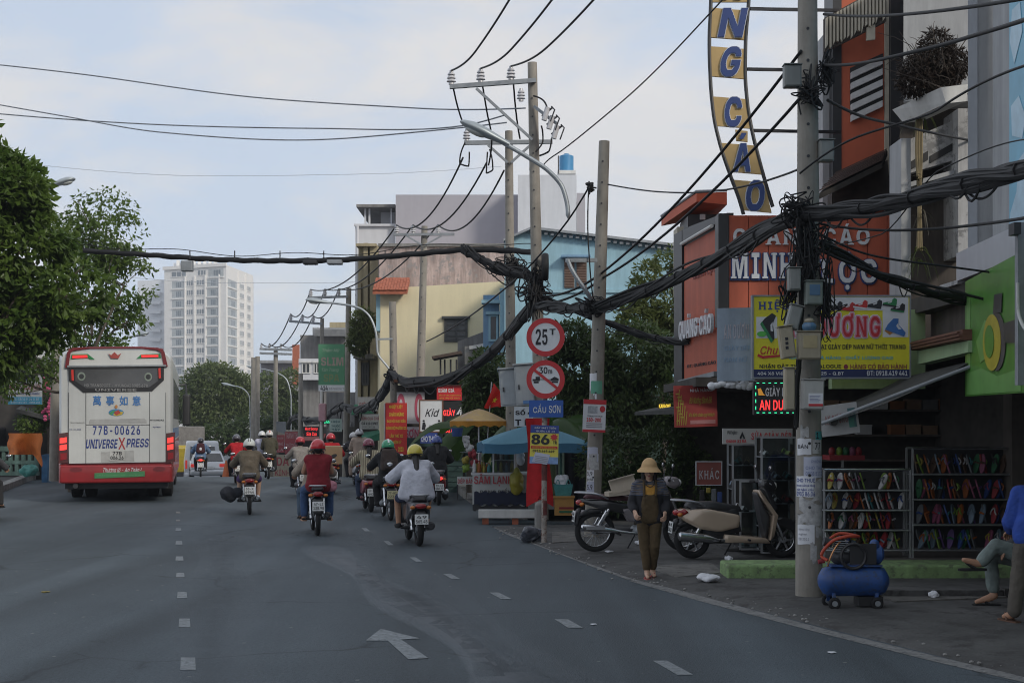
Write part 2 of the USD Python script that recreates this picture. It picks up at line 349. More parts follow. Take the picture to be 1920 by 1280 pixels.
def road_right(y):
    if y<EDGE[0,1]:return EDGE[0,0]+.3*(EDGE[0,1]-y)
    if y<EDGE[-1,1]:return np.interp(y,EDGE[:,1],EDGE[:,0])
    if y<EDGE2[0,1]:return EDGE2[0,0]+3.0*(EDGE2[0,1]-y)/(EDGE2[0,1]-EDGE[-1,1])
    if y<EDGE2[-1,1]:return np.interp(y,EDGE2[:,1],EDGE2[:,0])
    return EDGE2[-1,0]-.235*(y-EDGE2[-1,1])
def road_left(y):return-15.3-.245*(y-44)
ry=np.unique(np.r_[np.arange(-40,9,4.),np.arange(9,44,.5),np.arange(44,132,2),160,220,320,460])
struct('road',strip(road_left,lambda y:road_right(y)+(.35 if y<24.6 else 0),0.,ry,6),asphalt)
# near pavement: a thin concrete apron beside the road, rising 4 cm
def apron():
    m=MB();yy=np.unique(np.r_[np.arange(-30,9,4.),np.arange(9,24.6,.4),24.5]);v=[]
    for y in yy:
        a=road_right(y)
        for k,(dx,z) in enumerate(((0,-.02),(.04,.022),(.45,.045),(14,.05))):v.append((a+dx,y,z))
    i,j=np.meshgrid(np.arange(len(yy)-1),np.arange(3),indexing='ij');k=i*4+j
    m.add(v,np.stack([k,k+1,k+5,k+4],-1).reshape(-1,4))
    n=len(yy);y=yy[-1];a=road_right(y)
    m.quad((a,y,-.02),(a+14,y,-.02),(a+14,y,.05),(a,y,.022))
    return m
struct('pavement',apron(),C['pavement'],smooth=True)
for k,q in enumerate(([(1215,1068),(1330,1064),(1350,1080),(1270,1088)],[(1040,1003),(1092,1002),(1090,1020),(1040,1022)],[(1640,1118),(1800,1112),(1880,1128),(1680,1136)])):
    v=[np.array([*(G(*z)[:2]),.0505+.003*k]) for z in q];m=MB()
    m.prism(Polygon([z[:2] for z in v]).buffer(.04),frame((0,0,.04),(1,0,0),(0,1,0)),.014+.002*k);struct('pavement_slab',m,mat(f'slab_{k}',(.16-.02*k,.155-.02*k,.145-.02*k),rough=.9,var=.3,scale=4,bump=.5,dirt=(.07,.066,.06)))
# raised pavement by the drink stall, with a worn kerb built of stones
yy=np.unique(np.r_[np.linspace(EDGE2[0,1],EDGE2[-1,1],16),np.arange(46,120,4)])
struct('raised_pavement',strip(lambda y:road_right(y)+.28,lambda y:9.,.19,yy),C['pavement'])
m=MB()
for a,b in zip(yy[:-1],yy[1:]):
    for k in range(max(1,int((b-a)/.6))):
        n=max(1,int((b-a)/.6));y0,y1=a+(b-a)*k/n,a+(b-a)*(k+1)/n-.015
        x0,x1=road_right(y0),road_right(y1);h=.19+rng.uniform(-.02,.03)
        w=.3+rng.uniform(-.02,.02)
        m.hull([(x,y,z+gz(y)) for (x,y) in ((x0,y0),(x1,y1),(x0+w,y0),(x1+w,y1)) for z in (-.1,h)] )
struct('kerb',m,C['kerb_stone'],smooth=25)
# left pavement
struct('left_pavement',strip(lambda y:-60.,lambda y:road_left(y),.13,np.arange(-30,130,4.)),C['pavement'])
m=MB()
for y in np.arange(20,110,1.2):
    m.hull([(road_left(yy_)+dx,yy_,gz(yy_)+z) for yy_ in (y,y+1.185) for dx in (0,-.3) for z in (-.1,.17)])
struct('left_kerb',m,C['kerb_stone'],smooth=25)
# lane markings
def mark(pts,material=None,lift=.006):
    m=MB();v=[(*G(*q)[:2],lift) for q in pts]
    p=Polygon([a[:2] for a in v]).buffer(0)
    m.prism(p,frame((0,0,lift-.003),(1,0,0),(0,1,0)),.003)
    o=struct('lane_marking',m,material or C['lane_paint']);return o
for (x0,y0,x1,y1) in ((339,1233,367,1256),(336,1160,357,1176),(333,1110,351,1121),(331,1074,346,1082),(330,1043,344,1051),(330,1014,342,1021),(330,990,340,995)):
    mark([(x0-1,y1),(x1,y1),(x1-1,y0),(x0,y0)])
for y in (973,958):mark([(330,y+4),(338,y+4),(337,y+1),(330,y+1)],C['edge_paint'])
for (xa,ya,xb,yb,w) in ((1225,1239,1270,1265,26),(1040,1161,1066,1177,24),(918,1111,940,1123,17),(831,1076,847,1085,14),(768,1045,780,1053,11),(719,1014,728,1022,9),(678,990,684,996,9)):
    mark([(xa,ya),(xa+w,ya),(xb+w*1.12,yb),(xb,yb)])
mark([(1180,1089),(1200,1085),(1330,1122),(1560,1183),(1760,1232),(1960,1278),(1940,1284),(1740,1237),(1540,1187),(1310,1126)],C['edge_paint'])
mark([(922,987),(932,987),(975,1004),(1050,1034),(1130,1065),(1190,1087),(1176,1086),(1110,1062),(1030,1031),(955,1004)],C['edge_paint'])
mark([(686,1201),(714,1179),(787,1197),(752,1199),(803,1234),(766,1236),(727,1201)])
# the bent trace that tyres have polished into the asphalt
paint('worn_asphalt',(.118,.128,.138),rough=.7,var=.25,scale=5,bump=.3,bscale=70)
def trace():
    c=np.array([G(*q)[:2] for q in ((598,1022),(640,1050),(700,1088),(780,1140),(860,1195),(930,1250),(1000,1320))]);c=smoothpath(np.c_[c,np.zeros(len(c))],30)[:,:2]
    return LineString(c).buffer(.16,cap_style=2).simplify(.01)
# ------------------------------------------------------------------ buildings in the middle distance
def block(parent,name,pf,pb,Y,D,pytop,material,base=None,pytop2=None,smooth=False,zbase=None):
    """prism: front edge pf=(px0, px1) at depth Y, back edge pb at depth Y+D, roof at photo row pytop (pytop2: right end)"""
    z0=(gz(Y)-.4 if base is None else Z(base,Y)) if zbase is None else zbase;z1=Z(pytop,Y);z2=z1 if pytop2 is None else Z(pytop2,Y)
    a,b,c,d=(X(pf[0],Y),Y),(X(pf[1],Y),Y),(X(pb[1],Y+D),Y+D),(X(pb[0],Y+D),Y+D)
    m=MB().add([(*a,z0),(*b,z0),(*c,z0),(*d,z0),(*a,z1),(*b,z2),(*c,z2),(*d,z1)],[[0,1,5,4],[1,2,6,5],[2,3,7,6],[3,0,4,7],[4,5,6,7],[3,2,1,0]])
    return part(parent,name,m,material,smooth)
def win(parent,x0,y0,x1,y1,Y,fm,gm,bars=1,rows=0,proud=.06,w=.07,shutters=None,sill=True):
    """window on a frontal wall at depth Y: frame standing proud, panes set back"""
    a,b=P(x0,y1,Y),P(x1,y0,Y);f=MB();W_,H_=b[0]-a[0],b[2]-a[2];y=Y-proud/2
    f.b2((a[0],Y-proud,a[2]),(a[0]+w,Y+.02,b[2]));f.b2((b[0]-w,Y-proud,a[2]),(b[0],Y+.02,b[2]))
    f.b2((a[0]+w,Y-proud,a[2]),(b[0]-w,Y+.02,a[2]+w));f.b2((a[0]+w,Y-proud,b[2]-w),(b[0]-w,Y+.02,b[2]))
    for k in range(bars):xx=a[0]+W_*(k+1)/(bars+1);f.b2((xx-w*.4,Y-proud*.8,a[2]+w),(xx+w*.4,Y,b[2]-w))
    for k in range(rows):zz=a[2]+H_*(k+1)/(rows+1);f.b2((a[0]+w,Y-proud*.7,zz-w*.25),(b[0]-w,Y-.012,zz+w*.25))
    o=part(parent,'window',MB().b2((a[0]+w,Y-.012,a[2]+w),(b[0]-w,Y+.01,b[2]-w)),gm,False)
    part(o,'frame',f,fm,False)
    if sill:part(o,'sill',MB().b2((a[0]-.08,Y-.16,b[2]+.003),(b[0]+.08,Y-.002,b[2]+.09)),fm,False)
    return o
paint('yellow_plaster',(.68,.60,.40),rough=.9,var=.06,scale=.8,streak=.06)
paint('olive_plaster',(.36,.31,.20),rough=.9,var=.15,scale=1.2,streak=.25)
paint('blue_plaster',(.29,.47,.56),rough=.9,var=.1,scale=1.,streak=.15)
paint('blue_plaster_deep',(.20,.34,.50),rough=.9,var=.12,scale=1.4,streak=.2)
paint('mauve_render',(.37,.36,.395),rough=.95,var=.06,scale=.5,streak=.04)
paint('white_render',(.56,.57,.60),rough=.95,var=.06,scale=.8,streak=.08)
paint('stained_pink',(.44,.35,.33),rough=.95,var=.3,scale=1.6,streak=.5,dirt=(.24,.22,.22))
paint('grey_render',(.22,.215,.21),rough=.95,var=.2,scale=1.2,streak=.3)
paint('dark_pane',(.03,.035,.04),rough=.15,var=.3,spec=.6)
paint('brown_shutter',(.14,.09,.07),rough=.7,var=.2,scale=12)
paint('dark_frame',(.05,.05,.05),rough=.6)
paint('clay_tile',(.36,.11,.06),rough=.8,var=.3,scale=7)
paint('tank_blue',(.05,.22,.42),rough=.4,var=.1)
paint('corrugated',(.3,.31,.32),rough=.6,metal=.3,var=.25,scale=3)
paint('rust',(.17,.075,.04),rough=.85,var=.4,scale=5)

t=thing('yellow_house','pale yellow house with a barred window and a small red tiled roof','house')
block(t,'wall',(713,950),(702,960),48,12,541,C['yellow_plaster'],pytop2=527)
win(t,833,598,877,641,48,C['dark_frame'],C['dark_pane'],bars=1,rows=3,w=.09)
rf=MB();xa,xb=X(699,47.5),X(764,47.5);za,zb=Z(545,47.5),Z(517,47.5)
pr=part(t,'roof',MB().add([(xa,47.45,za),(xb,47.45,za),(xb,48.6,zb),(xa,48.6,zb),(xa,47.45,za-.12),(xb,47.45,za-.12),(xb,48.6,zb-.12),(xa,48.6,zb-.12)],[[0,1,2,3],[4,7,6,5],[0,4,5,1],[3,2,6,7],[0,3,7,4],[1,5,6,2]]),C['clay_tile'],False)
for r in range(6):
    for c_ in range(12):
        fx,fz=(c_+.5)/12,(r+.5)/6;x=xa+(xb-xa)*fx;y=47.45+1.15*fz;z=za+(zb-za)*fz
        rf.box((x,y-.03,z+.03+rng.uniform(-.008,.008)),((xb-xa)/12*.9,.24,.035),R=rotx(math.atan2(zb-za,1.15))@roty(rng.uniform(-.05,.05)))
part(pr,'tile',rf,C['clay_tile'],False,kind='stuff')
part(t,'gable_side',MB().b2((X(705,48) ,48.02,Z(620,48)),(X(713,48)-.004,49,Z(541,48))),C['blue_plaster'],False)

t=thing('pink_wall_building','rain stained pink and grey blind wall above the yellow house','building')
block(t,'wall',(711,968),(706,968),50.5,10,462,C['stained_pink'])
part(t,'coping',MB().b2((X(709,50.4),50.38,Z(462,50.4)+.003),(X(969,50.4),50.9,Z(459,50.4)+.05)),C['grey_render'],False)

t=thing('grey_block','large blind mauve grey building with a roof pergola behind the yellow house','building')
block(t,'wall',(742,972),(752,972),56,14,365,C['mauve_render'])
block(t,'terrace',(666,741.5),(672,741.5),56.4,10,421,C['white_render'])
m=MB();y0,y1=56.6,62
m.b2((X(668,y0),y0,Z(388,y0)),(X(741,y0),y1,Z(383,y0)));part(t,'pergola_roof',m,C['grey_render'],False)
for px in (683,691,732):
    part(t,'pergola_post',MB().b2((X(px,57),57,Z(421,57)),(X(px+3,57),57.2,Z(388,57)-.004)),C['white_render'],False)
part(t,'parapet',MB().b2((X(664,56.3),56.25,Z(424,56.3)),(X(742,56.3),56.38,Z(420,56.3))),C['white_render'],False)
part(t,'stair_wall',MB().b2((X(714,58),58,Z(421,58)),(X(741,58),61,Z(392,58))),C['white_render'],False)
part(t,'downpipe',MB().cyl(P(670,424,56.1),P(670,700,56.1),.06),C['white_render'])

t=thing('olive_house','narrow olive brown house with tall pilasters left of the yellow house','house')
block(t,'wall',(672,712),(680,712),53,10,462,C['olive_plaster'])
for a,b,top in ((671,677,530),(682,690,456),(694,712,462)):
    part(t,'pilaster',MB().b2((X(a,52.8),52.72,-1),(X(b,52.8),52.99,Z(top,52.8))),C['olive_plaster'],False)
part(t,'cornice',MB().b2((X(668,52.6),52.5,Z(462,52.6)),(X(706,52.6),53.3,Z(457,52.6))),C['olive_plaster'],False)
for y0 in (610,680,745):
    win(t,678,y0,692,y0+42,52.71,C['dark_frame'],C['dark_pane'],bars=1,rows=1,sill=False)
part(t,'balcony',MB().b2((X(664,51.5),51.2,Z(672,51.5)),(X(700,51.5),52.7,Z(664,51.5))),C['grey_render'],False)

t=thing('white_tower_house','white stair tower with a blue water tank on its roof','building')
block(t,'wall',(971,1081),(975,1079),54,10,328,C['white_render'])
block(t,'side_wall',(1081.5,1097),(1080,1094),55,9,362,C['mauve_render'])
tk=MB();c=P(1062,322,56);tk.cyl(c,c+V(0,0,.62),.29,n=20);o=part(t,'tank',tk,C['tank_blue'])
tk=MB();tk.cyl(c+V(0,0,.62),c+V(0,0,.69),.29,.12,n=20);tk.cyl(c+V(0,0,.69),c+V(0,0,.72),.1,n=12);part(o,'lid',tk,C['tank_blue'])
tk=MB();tk.b2(c+V(-.36,-.36,-.14),c+V(.36,.36,-.004));part(o,'base',tk,C['off_white'],False)
part(t,'pipe',MB().cyl(P(1047,326,55.6),P(1047,292,55.6),.022),C['dark_metal'])

t=thing('blue_house','light blue plastered house with a shallow gable and brown shutters','house')
YB=40
def bz(py):return Z(py,YB)
m=MB();D=12
fr=[(X(946,YB),bz(452)),(X(996,YB),bz(430)),(X(1272,YB),bz(463)),(X(1272,YB),-.4),(X(946,YB),-.4)]
n=len(fr);m.add([(x,YB,z) for x,z in fr]+[(x+(.6 if x<0 else 1.0),YB+D,z) for x,z in fr],[[0,4,1,1],[1,4,3,2],[5,6,9,9],[6,7,8,9],[0,1,6,5],[1,2,7,6],[2,3,8,7],[4,0,5,9]])
part(t,'wall',m,C['blue_plaster'],False)
m=MB();m.bar((X(994,YB),YB-.05,bz(429)),(X(1274,YB),YB-.05,bz(462.5)),.5,.07);m.bar((X(944,YB),YB-.05,bz(452)),(X(996,YB),YB-.05,bz(429.5)),.48,.06)
part(t,'roof_edge',m,C['grey_metal'],False)
m=MB()
for k in range(24):fx=k/23;m.b2((X(1000+270*fx,YB)-.05,YB-.2,bz(434+33*fx)-.07),(X(1000+270*fx,YB)+.05,YB-.003,bz(434+33*fx)))
part(t,'rafter_end',m,C['grey_metal'],False,kind='stuff')
for a,b in ((1058,1077),(1081,1100)):
    o=part(t,'shutter',MB().b2((X(a,YB),YB-.05,bz(540)),(X(b,YB),YB+.01,bz(487))),C['brown_shutter'],False)
    m=MB()
    for k in range(11):zz=bz(540)+(bz(487)-bz(540))*(k+.5)/11;m.box(((X(a,YB)+X(b,YB))/2,YB-.058,zz),((b-a)*YB/F*.86,.02,.035),R=rotx(.5))
    part(o,'slat',m,C['brown_shutter'],False,kind='stuff')
part(t,'window_hood',MB().b2((X(1052,YB),YB-.45,bz(485)),(X(1106,YB),YB-.003,bz(481))),C['blue_plaster_deep'],False)
part(t,'string_course',MB().b2((X(960,YB),YB-.07,bz(549)),(X(1268,YB),YB-.003,bz(543))),C['blue_plaster'],False)
block(t,'bay',(906,936),(912,936),41,3,553,C['blue_plaster_deep'])
block(t,'corner_pier',(937,957),(937,957),40.4,2,540,C['blue_plaster'])
win(t,916,590,934,640,40.97,C['blue_plaster'],C['dark_pane'],bars=0,w=.06)
part(t,'bay_cornice',MB().b2((X(903,40.8),40.6,Z(569,40.8)),(X(937,40.8),41.1,Z(563,40.8))),C['blue_plaster'],False)

t=thing('concrete_shed','bare grey concrete house with a rusty awning below the yellow wall','house')
block(t,'wall',(858,922),(866,922),42,3,640,C['grey_render'],pytop2=616)
part(t,'wall',MB().b2((X(872,41.6),41.3,-.3),(X(945,41.6),41.9,Z(650,41.6))),C['concrete'],False)
m=MB();m.bar(P(812,672,41),P(866,662,41),1.2,.08);part(t,'awning',m,mat('rust_dim',(.07,.05,.04),rough=.9,var=.3),False)
for px in (826,834,845,856):part(t,'awning_post',MB().bar(P(px,674,41),P(px,702,41),.05),C['dark_metal'],False)
part(t,'gutter',MB().bar(P(880,652,41.2),P(942,640,41.2),.1),C['off_white'],False)

t=thing('shutter_row','low dark green shuttered market front behind the drink stall','shop front')
yy0=37
part(t,'wall',MB().b2((X(745,yy0),yy0,-.3),(X(1000,yy0),yy0+3,Z(722,yy0))),C['dark_interior'],False)
part(t,'roof',MB().b2((X(740,yy0-.6),yy0-.9,Z(718,yy0)),(X(900,yy0),yy0+2,Z(713,yy0))),C['rust'],False)
paint('green_shutter',(.025,.06,.055),rough=.6,var=.2,streak=.2)
for a,b in ((796,830),(834,868),(872,905),(909,942)):
    o=part(t,'shutter',MB().b2((X(a,yy0),yy0-.06,0),(X(b,yy0),yy0-.002,Z(812,yy0))),C['green_shutter'],False)
    m=MB()
    for k in range(9):m.b2((X(a,yy0)+.02,yy0-.085,k*.14),(X(b,yy0)-.02,yy0-.062,k*.14+.08))
    part(o,'slat',m,C['green_shutter'],False)
part(t,'fascia',MB().b2((X(742,yy0),yy0-.5,Z(836,yy0)),(X(950,yy0),yy0-.42,Z(820,yy0))),C['green_shutter'],False)
# dim shop row farther on along the right pavement
paint('dim_wall',(.10,.095,.085),rough=.9,var=.35,scale=.8,streak=.3)
t=thing('far_shop_row','dim row of shop houses along the pavement beyond the red banner','shop row')
for k,(a,b,top,Y,mm) in enumerate(((655,716,800,52.2,'dim_wall'),(612,668,735,64,'grey_render'),(560,618,800,76,'dim_wall'),(500,566,806,92,'dim_wall'))):
    o=block(t,'wall',(a,b),(a+5,b),Y,8,top,C[mm])
    x0,x1=X(a,Y)+.2,X(b,Y)-.2;zz=gz(Y)
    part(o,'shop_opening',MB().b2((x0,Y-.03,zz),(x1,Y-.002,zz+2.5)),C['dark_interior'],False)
    part(o,'awning',MB().hull([(x0,Y-.01,zz+2.75),(x1,Y-.01,zz+2.75),(x0,Y-1.1,zz+2.4),(x1,Y-1.1,zz+2.4),(x0,Y-1.1,zz+2.34),(x1,Y-.01,zz+2.69)]),mat(f'far_awning_{k}',((.03,.2,.1),(.2,.2,.19),(.25,.06,.05),(.1,.14,.2))[k],var=.2),False)
# half-finished concrete house and far roofs
t=thing('bare_concrete_house','unfinished concrete house with a corrugated roof behind the green billboard','house')
block(t,'wall',(563,650),(572,650),95,8,628,C['grey_render'])
block(t,'front',(560,652),(568,650),94,.9,672,C['white_render'],base=712)
win(t,566,680,582,700,93.98,C['off_white'],C['dark_pane']);win(t,588,680,600,700,93.98,C['off_white'],C['dark_pane'])
part(t,'roof',MB().b2((X(590,94),93,Z(629,94)),(X(655,94),100,Z(616,94))),C['corrugated'],False)
m=MB()
for k in range(34):m.b2((X(590+k*1.9,93),92.9,Z(630,93)),(X(591+k*1.9,93),92.98,Z(617,93)))
part(t,'corrugation',m,C['corrugated'],False,kind='stuff')
block(t,'stair_head',(618,650),(620,648),98,6,604,C['olive_plaster'])
t=thing('far_house','low grey house with a patchy tin roof beyond the bridge','house')
block(t,'wall',(488,560),(492,556),150,8,680,C['mauve_render'])
part(t,'roof',MB().b2((X(486,149),148,Z(681,149)),(X(562,149),158,Z(676,149))),C['corrugated'],False)
block(t,'lean_to',(548,562),(549,561),140,6,646,C['clay_tile'],base=720)

# ------------------------------------------------------------------ the white tower block
paint('tower_white',(.77,.755,.73),rough=.9,var=.05,scale=.05,streak=.06)
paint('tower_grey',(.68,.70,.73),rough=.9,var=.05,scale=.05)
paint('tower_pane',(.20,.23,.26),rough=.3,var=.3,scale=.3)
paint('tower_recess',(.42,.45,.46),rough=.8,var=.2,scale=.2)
tw=thing('tower_block','tall white apartment tower rising behind the trees','tower block')
def face(O,u):
    u=np.asarray(u,float);u /= np.linalg.norm(u);n=np.cross(u,(0,0,1));return np.asarray(O,float),u,n
YA,YC=466,454
pA,pC=V(X(308,YA),YA,0),V(X(424,YC),YC,0);pE=V(X(474,487),487,0);pL=V(X(258,486),486,0)
ztop=Z(500,460);fl=18.1*460/F
def wallbox(a,b,z0,z1,name,material,thick=6.):
    a,b=np.asarray(a,float),np.asarray(b,float);u=(b-a)/np.linalg.norm(b-a);n=np.cross(u,V(0,0,1))
    v=[a+V(0,0,z0),b+V(0,0,z0),b-n*thick+V(0,0,z0),a-n*thick+V(0,0,z0)];v+=[q+V(0,0,z1-z0) for q in v]
    return part(tw,name,MB().add(v,[[0,1,5,4],[1,2,6,5],[2,3,7,6],[3,0,4,7],[4,5,6,7]]),material,False)
back=V(-6,34,0)
m=MB();q=[pA,pC,pE,pE+back*.8,pA+back];m.add([x+V(0,0,-4) for x in q]+[x+V(0,0,ztop) for x in q],[[0,1,6,5],[1,2,7,6],[2,3,8,7],[3,4,9,8],[4,0,5,9]])
m.add([x+V(0,0,ztop) for x in q],[[0,1,2,2],[0,2,3,4]]);part(tw,'wall',m,C['tower_white'],False)
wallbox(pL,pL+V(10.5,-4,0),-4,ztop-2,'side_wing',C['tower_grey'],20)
uF=(pC-pA)/np.linalg.norm(pC-pA);LF=np.linalg.norm(pC-pA);nF=np.cross(uF,V(0,0,1))
uR=(pE-pC)/np.linalg.norm(pE-pC);LR=np.linalg.norm(pE-pC);nR=np.cross(uR,V(0,0,1))
def bx(O,u,n,x0,x1,z0,z1,d0,d1): # box on a facade
    R=np.stack([u,-n,V(0,0,1)],1);c=O+u*(x0+x1)/2+n*(d0+d1)/2+V(0,0,(z0+z1)/2)
    return MB().box(c,(x1-x0,d1-d0,z1-z0),R=R)
def join(*ms):
    o=MB()
    for q in ms:o.add(*q.mesh())
    return o
def towwin(O,u,n,x0,x1,z0,z1,kind):
    if kind=='b':   # balcony bay
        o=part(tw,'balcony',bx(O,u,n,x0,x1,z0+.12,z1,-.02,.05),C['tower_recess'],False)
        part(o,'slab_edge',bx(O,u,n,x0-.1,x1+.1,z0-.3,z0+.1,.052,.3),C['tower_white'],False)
        w=(x1-x0);[part(o,'pane',bx(O,u,n,x0+w*q,x0+w*(q+.12),z0+.5,z1-.35,.052,.09),C['tower_pane'],False) for q in (.36,.52,.68)]
    else:
        o=part(tw,'window',bx(O,u,n,x0,x1,z0+.9,z1-.15,-.02,.04),C['tower_pane'],False)
        w=x1-x0;part(o,'frame',join(*[bx(O,u,n,x0+w*k-.06,x0+w*k+.06,z0+.9,z1-.15,.042,.12) for k in (.0,.34,.67,1.)],bx(O,u,n,x0-.1,x1+.1,z0+.68,z0+.898,0.001,.18)),C['tower_white'],False)
for k in range(14):
    z1=ztop-1.2-k*fl;z0=z1-fl*.82
    if k==0:
        towwin(pA,uF,nF,LF*.12,LF*.36,z0,z1,'w');towwin(pA,uF,nF,LF*.55,LF*.68,z0,z1,'w');towwin(pA,uF,nF,LF*.72,LF*.96,z0,z1,'b');continue
    for a,b,kd in ((.13,.32,'b'),(.37,.47,'w'),(.53,.65,'w'),(.70,.87,'b')):towwin(pA,uF,nF,LF*a,LF*b,z0,z1,kd)
    for a,b,kd in ((.06,.38,'b'),(.50,.64,'w'),(.78,.9,'w')):towwin(pC,uR,nR,LR*a,LR*b,z0,z1,kd)
    if k %1==0:part(tw,'wing_balcony',MB().b2((pL[0]+5.2,480.3,z0-.4),(pL[0]+9.2,483,z0+.7)),C['tower_grey'],False)
for f_ in (.345,.50,.675,.895):part(tw,'pilaster',bx(pA,uF,nF,LF*f_-.25,LF*f_+.25,-2,ztop-3,.001,.35),C['tower_white'],False)
for f_ in (.43,.7):part(tw,'pilaster',bx(pC,uR,nR,LR*f_-.3,LR*f_+.3,-2,ztop-1,.001,.4),C['tower_white'],False)
part(tw,'cornice',bx(pA,uF,nF,-.3,LF+.3,ztop-.5,ztop+.6,.001,.5),C['tower_white'],False)
part(tw,'penthouse',MB().b2((X(325,470),470,ztop),(X(408,470),484,ztop+2.4)),C['tower_grey'],False)
m=MB()
for k in range(8):m.b2((X(331+k*10,469),468.8,ztop+.3),(X(336+k*10,469),469.9,ztop+3.2))
part(tw,'roof_frame',m,C['tower_white'],False)
part(tw,'mast',MB().cyl((X(350,475),475,ztop+2.4),(X(350,475),475,ztop+6),.12,n=6),C['tower_grey'])
# worn joints and a low broken step on the near pavement
m=MB();g=np.random.default_rng(4);x=X(1640,14.35)
while x<6.2:
    w=g.uniform(.35,.7);h=g.uniform(.05,.085);m.hull([(x+a*(w-.012),14.35+b*.4+g.uniform(-.012,.012),z) for a in (0,1) for b in (0,1) for z in (.0,.05+h*(1-.15*b))]);x+=w
struct('pavement_step',m,C['pavement'],smooth=20)
m=MB()
for k in range(150):
    y=float(g.uniform(9.5,24));c=V(road_right(y)+g.normal()*.16+.05,y,.03);m.ball(c,g.uniform(.006,.022)*V(1,1,.6),sub=0)
o=part(None,'grit',m,C['kerb_stone'],False);tag(o,'loose grit and small stones along the road edge','grit',None,'stuff')
def worn_trace(pts,w,name,col):
    c=np.array([G(*q)[:2] for q in pts]);c=smoothpath(np.c_[c,np.zeros(len(c))],60)[:,:2];d=np.gradient(c,axis=0);d /= np.linalg.norm(d,axis=1,keepdims=True);n=np.c_[-d[:,1],d[:,0]];offs=np.array([-1,-.5,0,.5,1.]);v=[];fa=[]
    for i in range(60):
        for o_ in offs:ww=w*(1+.35*math.sin(i*.23));v.append((*(c[i]+n[i]*o_*ww),.0035));fa.append((1-abs(o_))*min(1,i/8,(59-i)/4+.6))
    i,j=np.meshgrid(np.arange(59),np.arange(4),indexing='ij');k=i*5+j;o=usdkit.mesh(stage,npath(None,name),(np.array(v),np.stack([k,k+1,k+6,k+5],-1).reshape(-1,4)[:,::-1]),col)
    UsdGeom.PrimvarsAPI(o).CreatePrimvar('fade',Sdf.ValueTypeNames.FloatArray,'vertex').Set(Vt.FloatArray([float(q) for q in fa]));tag(o.GetPrim(),None,None,None,'structure')
def fademat(name,col,k=1.5):return usdkit.material(stage,'/World/Looks/'+name,{'a':('attribute',{'attribute':'fade'}),'g':('geometry',{}),'n':('noise_texture',{'scale':2.5,'detail':6,'roughness':.7}),'m':('math',{'math_type':'multiply'}),'m2':('math',{'math_type':'multiply','value2':k,'use_clamp':True}),'t':('transparent_bsdf',{}),'p':('principled_bsdf',{'base_color':col,'roughness':.65,'specular_ior_level':.35}),'x':('mix_closure',{})},
    [('a.fac','m.value1'),('g.position','n.vector'),('n.fac','m.value2'),('m.value','m2.value1'),('m2.value','x.fac'),('t.BSDF','x.closure1'),('p.BSDF','x.closure2')],surface='x.closure')
worn_trace(((598,1022),(640,1050),(700,1088),(780,1140),(860,1195),(930,1250),(1000,1320)),.30,'worn_trace',fademat('polished_asphalt',(.135,.15,.165)))
worn_trace(((430,1000),(420,1040),(410,1100),(395,1200),(380,1330)),.5,'oil_trace',fademat('oily_asphalt',(.04,.05,.058),.8))
worn_trace(((640,985),(690,1030),(790,1110),(960,1230),(1080,1330)),.45,'oil_trace',fademat('oily_asphalt2',(.04,.05,.058),.7))
# ------------------------------------------------------------------ trees and plants
def leaves(centres,radii,n,size,seed,droop=.5,clump=.55,fscale=1.6,shell=.35,wide=.42):
    """pointed folded leaves spread through ellipsoids, thinned by a noise field so that clumps and gaps form"""
    g=np.random.default_rng(seed);c=np.asarray(centres,float);r=np.asarray(radii,float)
    w=np.prod(r,axis=1) ** (2/3);w /= w.sum();out=np.zeros((0,3));nv=out
    while len(out)<n:
        k=g.choice(len(c),size=n,p=w);d=g.normal(size=(n,3));d /= np.linalg.norm(d,axis=1,keepdims=True)
        rad=g.uniform(shell,1,n) ** (1/2.2)*(1+.16*(meshkit.noise(d*3.1+k[:,None]*7.3,seed)-.5)*2)
        p=c[k]+d*r[k]*rad[:,None]
        keep=meshkit.fbm(p*fscale,3,seed)>clump-.12*g.uniform(size=n)
        out=np.vstack([out,p[keep]]);nv=np.vstack([nv,d[keep]])
    out,nv=out[:n],nv[:n]
    ax=g.normal(size=(n,3))+nv*.8+V(0,0,-droop*1.6);ax /= np.linalg.norm(ax,axis=1,keepdims=True)
    up=g.normal(size=(n,3))*.7+nv*.4+V(0,0,1.);s=np.cross(ax,up);s /= np.linalg.norm(s,axis=1,keepdims=True)+1e-9
    u=np.cross(s,ax);L=(size*g.uniform(.6,1.3,n))[:,None]
    a=out;b=out+ax*L*.5+s*L*wide*.5-u*L*.08;e=out+ax*L;d2=out+ax*L*.5-s*L*wide*.5-u*L*.08;md=out+ax*L*.52
    v=np.stack([a,b,e,d2],1).reshape(-1,3);i=np.arange(n)[:,None]*4
    return v,np.vstack([i+[0,1,2],i+[0,2,3]])
def limb(m,a,b,r0,r1,g,bend=.12,n=6,sides=7):
    t=np.linspace(0,1,n)[:,None];a,b=np.asarray(a,float),np.asarray(b,float);L=np.linalg.norm(b-a)
    p=a*(1-t)+b*t+np.sin(t*np.pi)*g.normal(size=3)*L*bend;m.tube(p,np.linspace(r0,r1,n),sides);return p
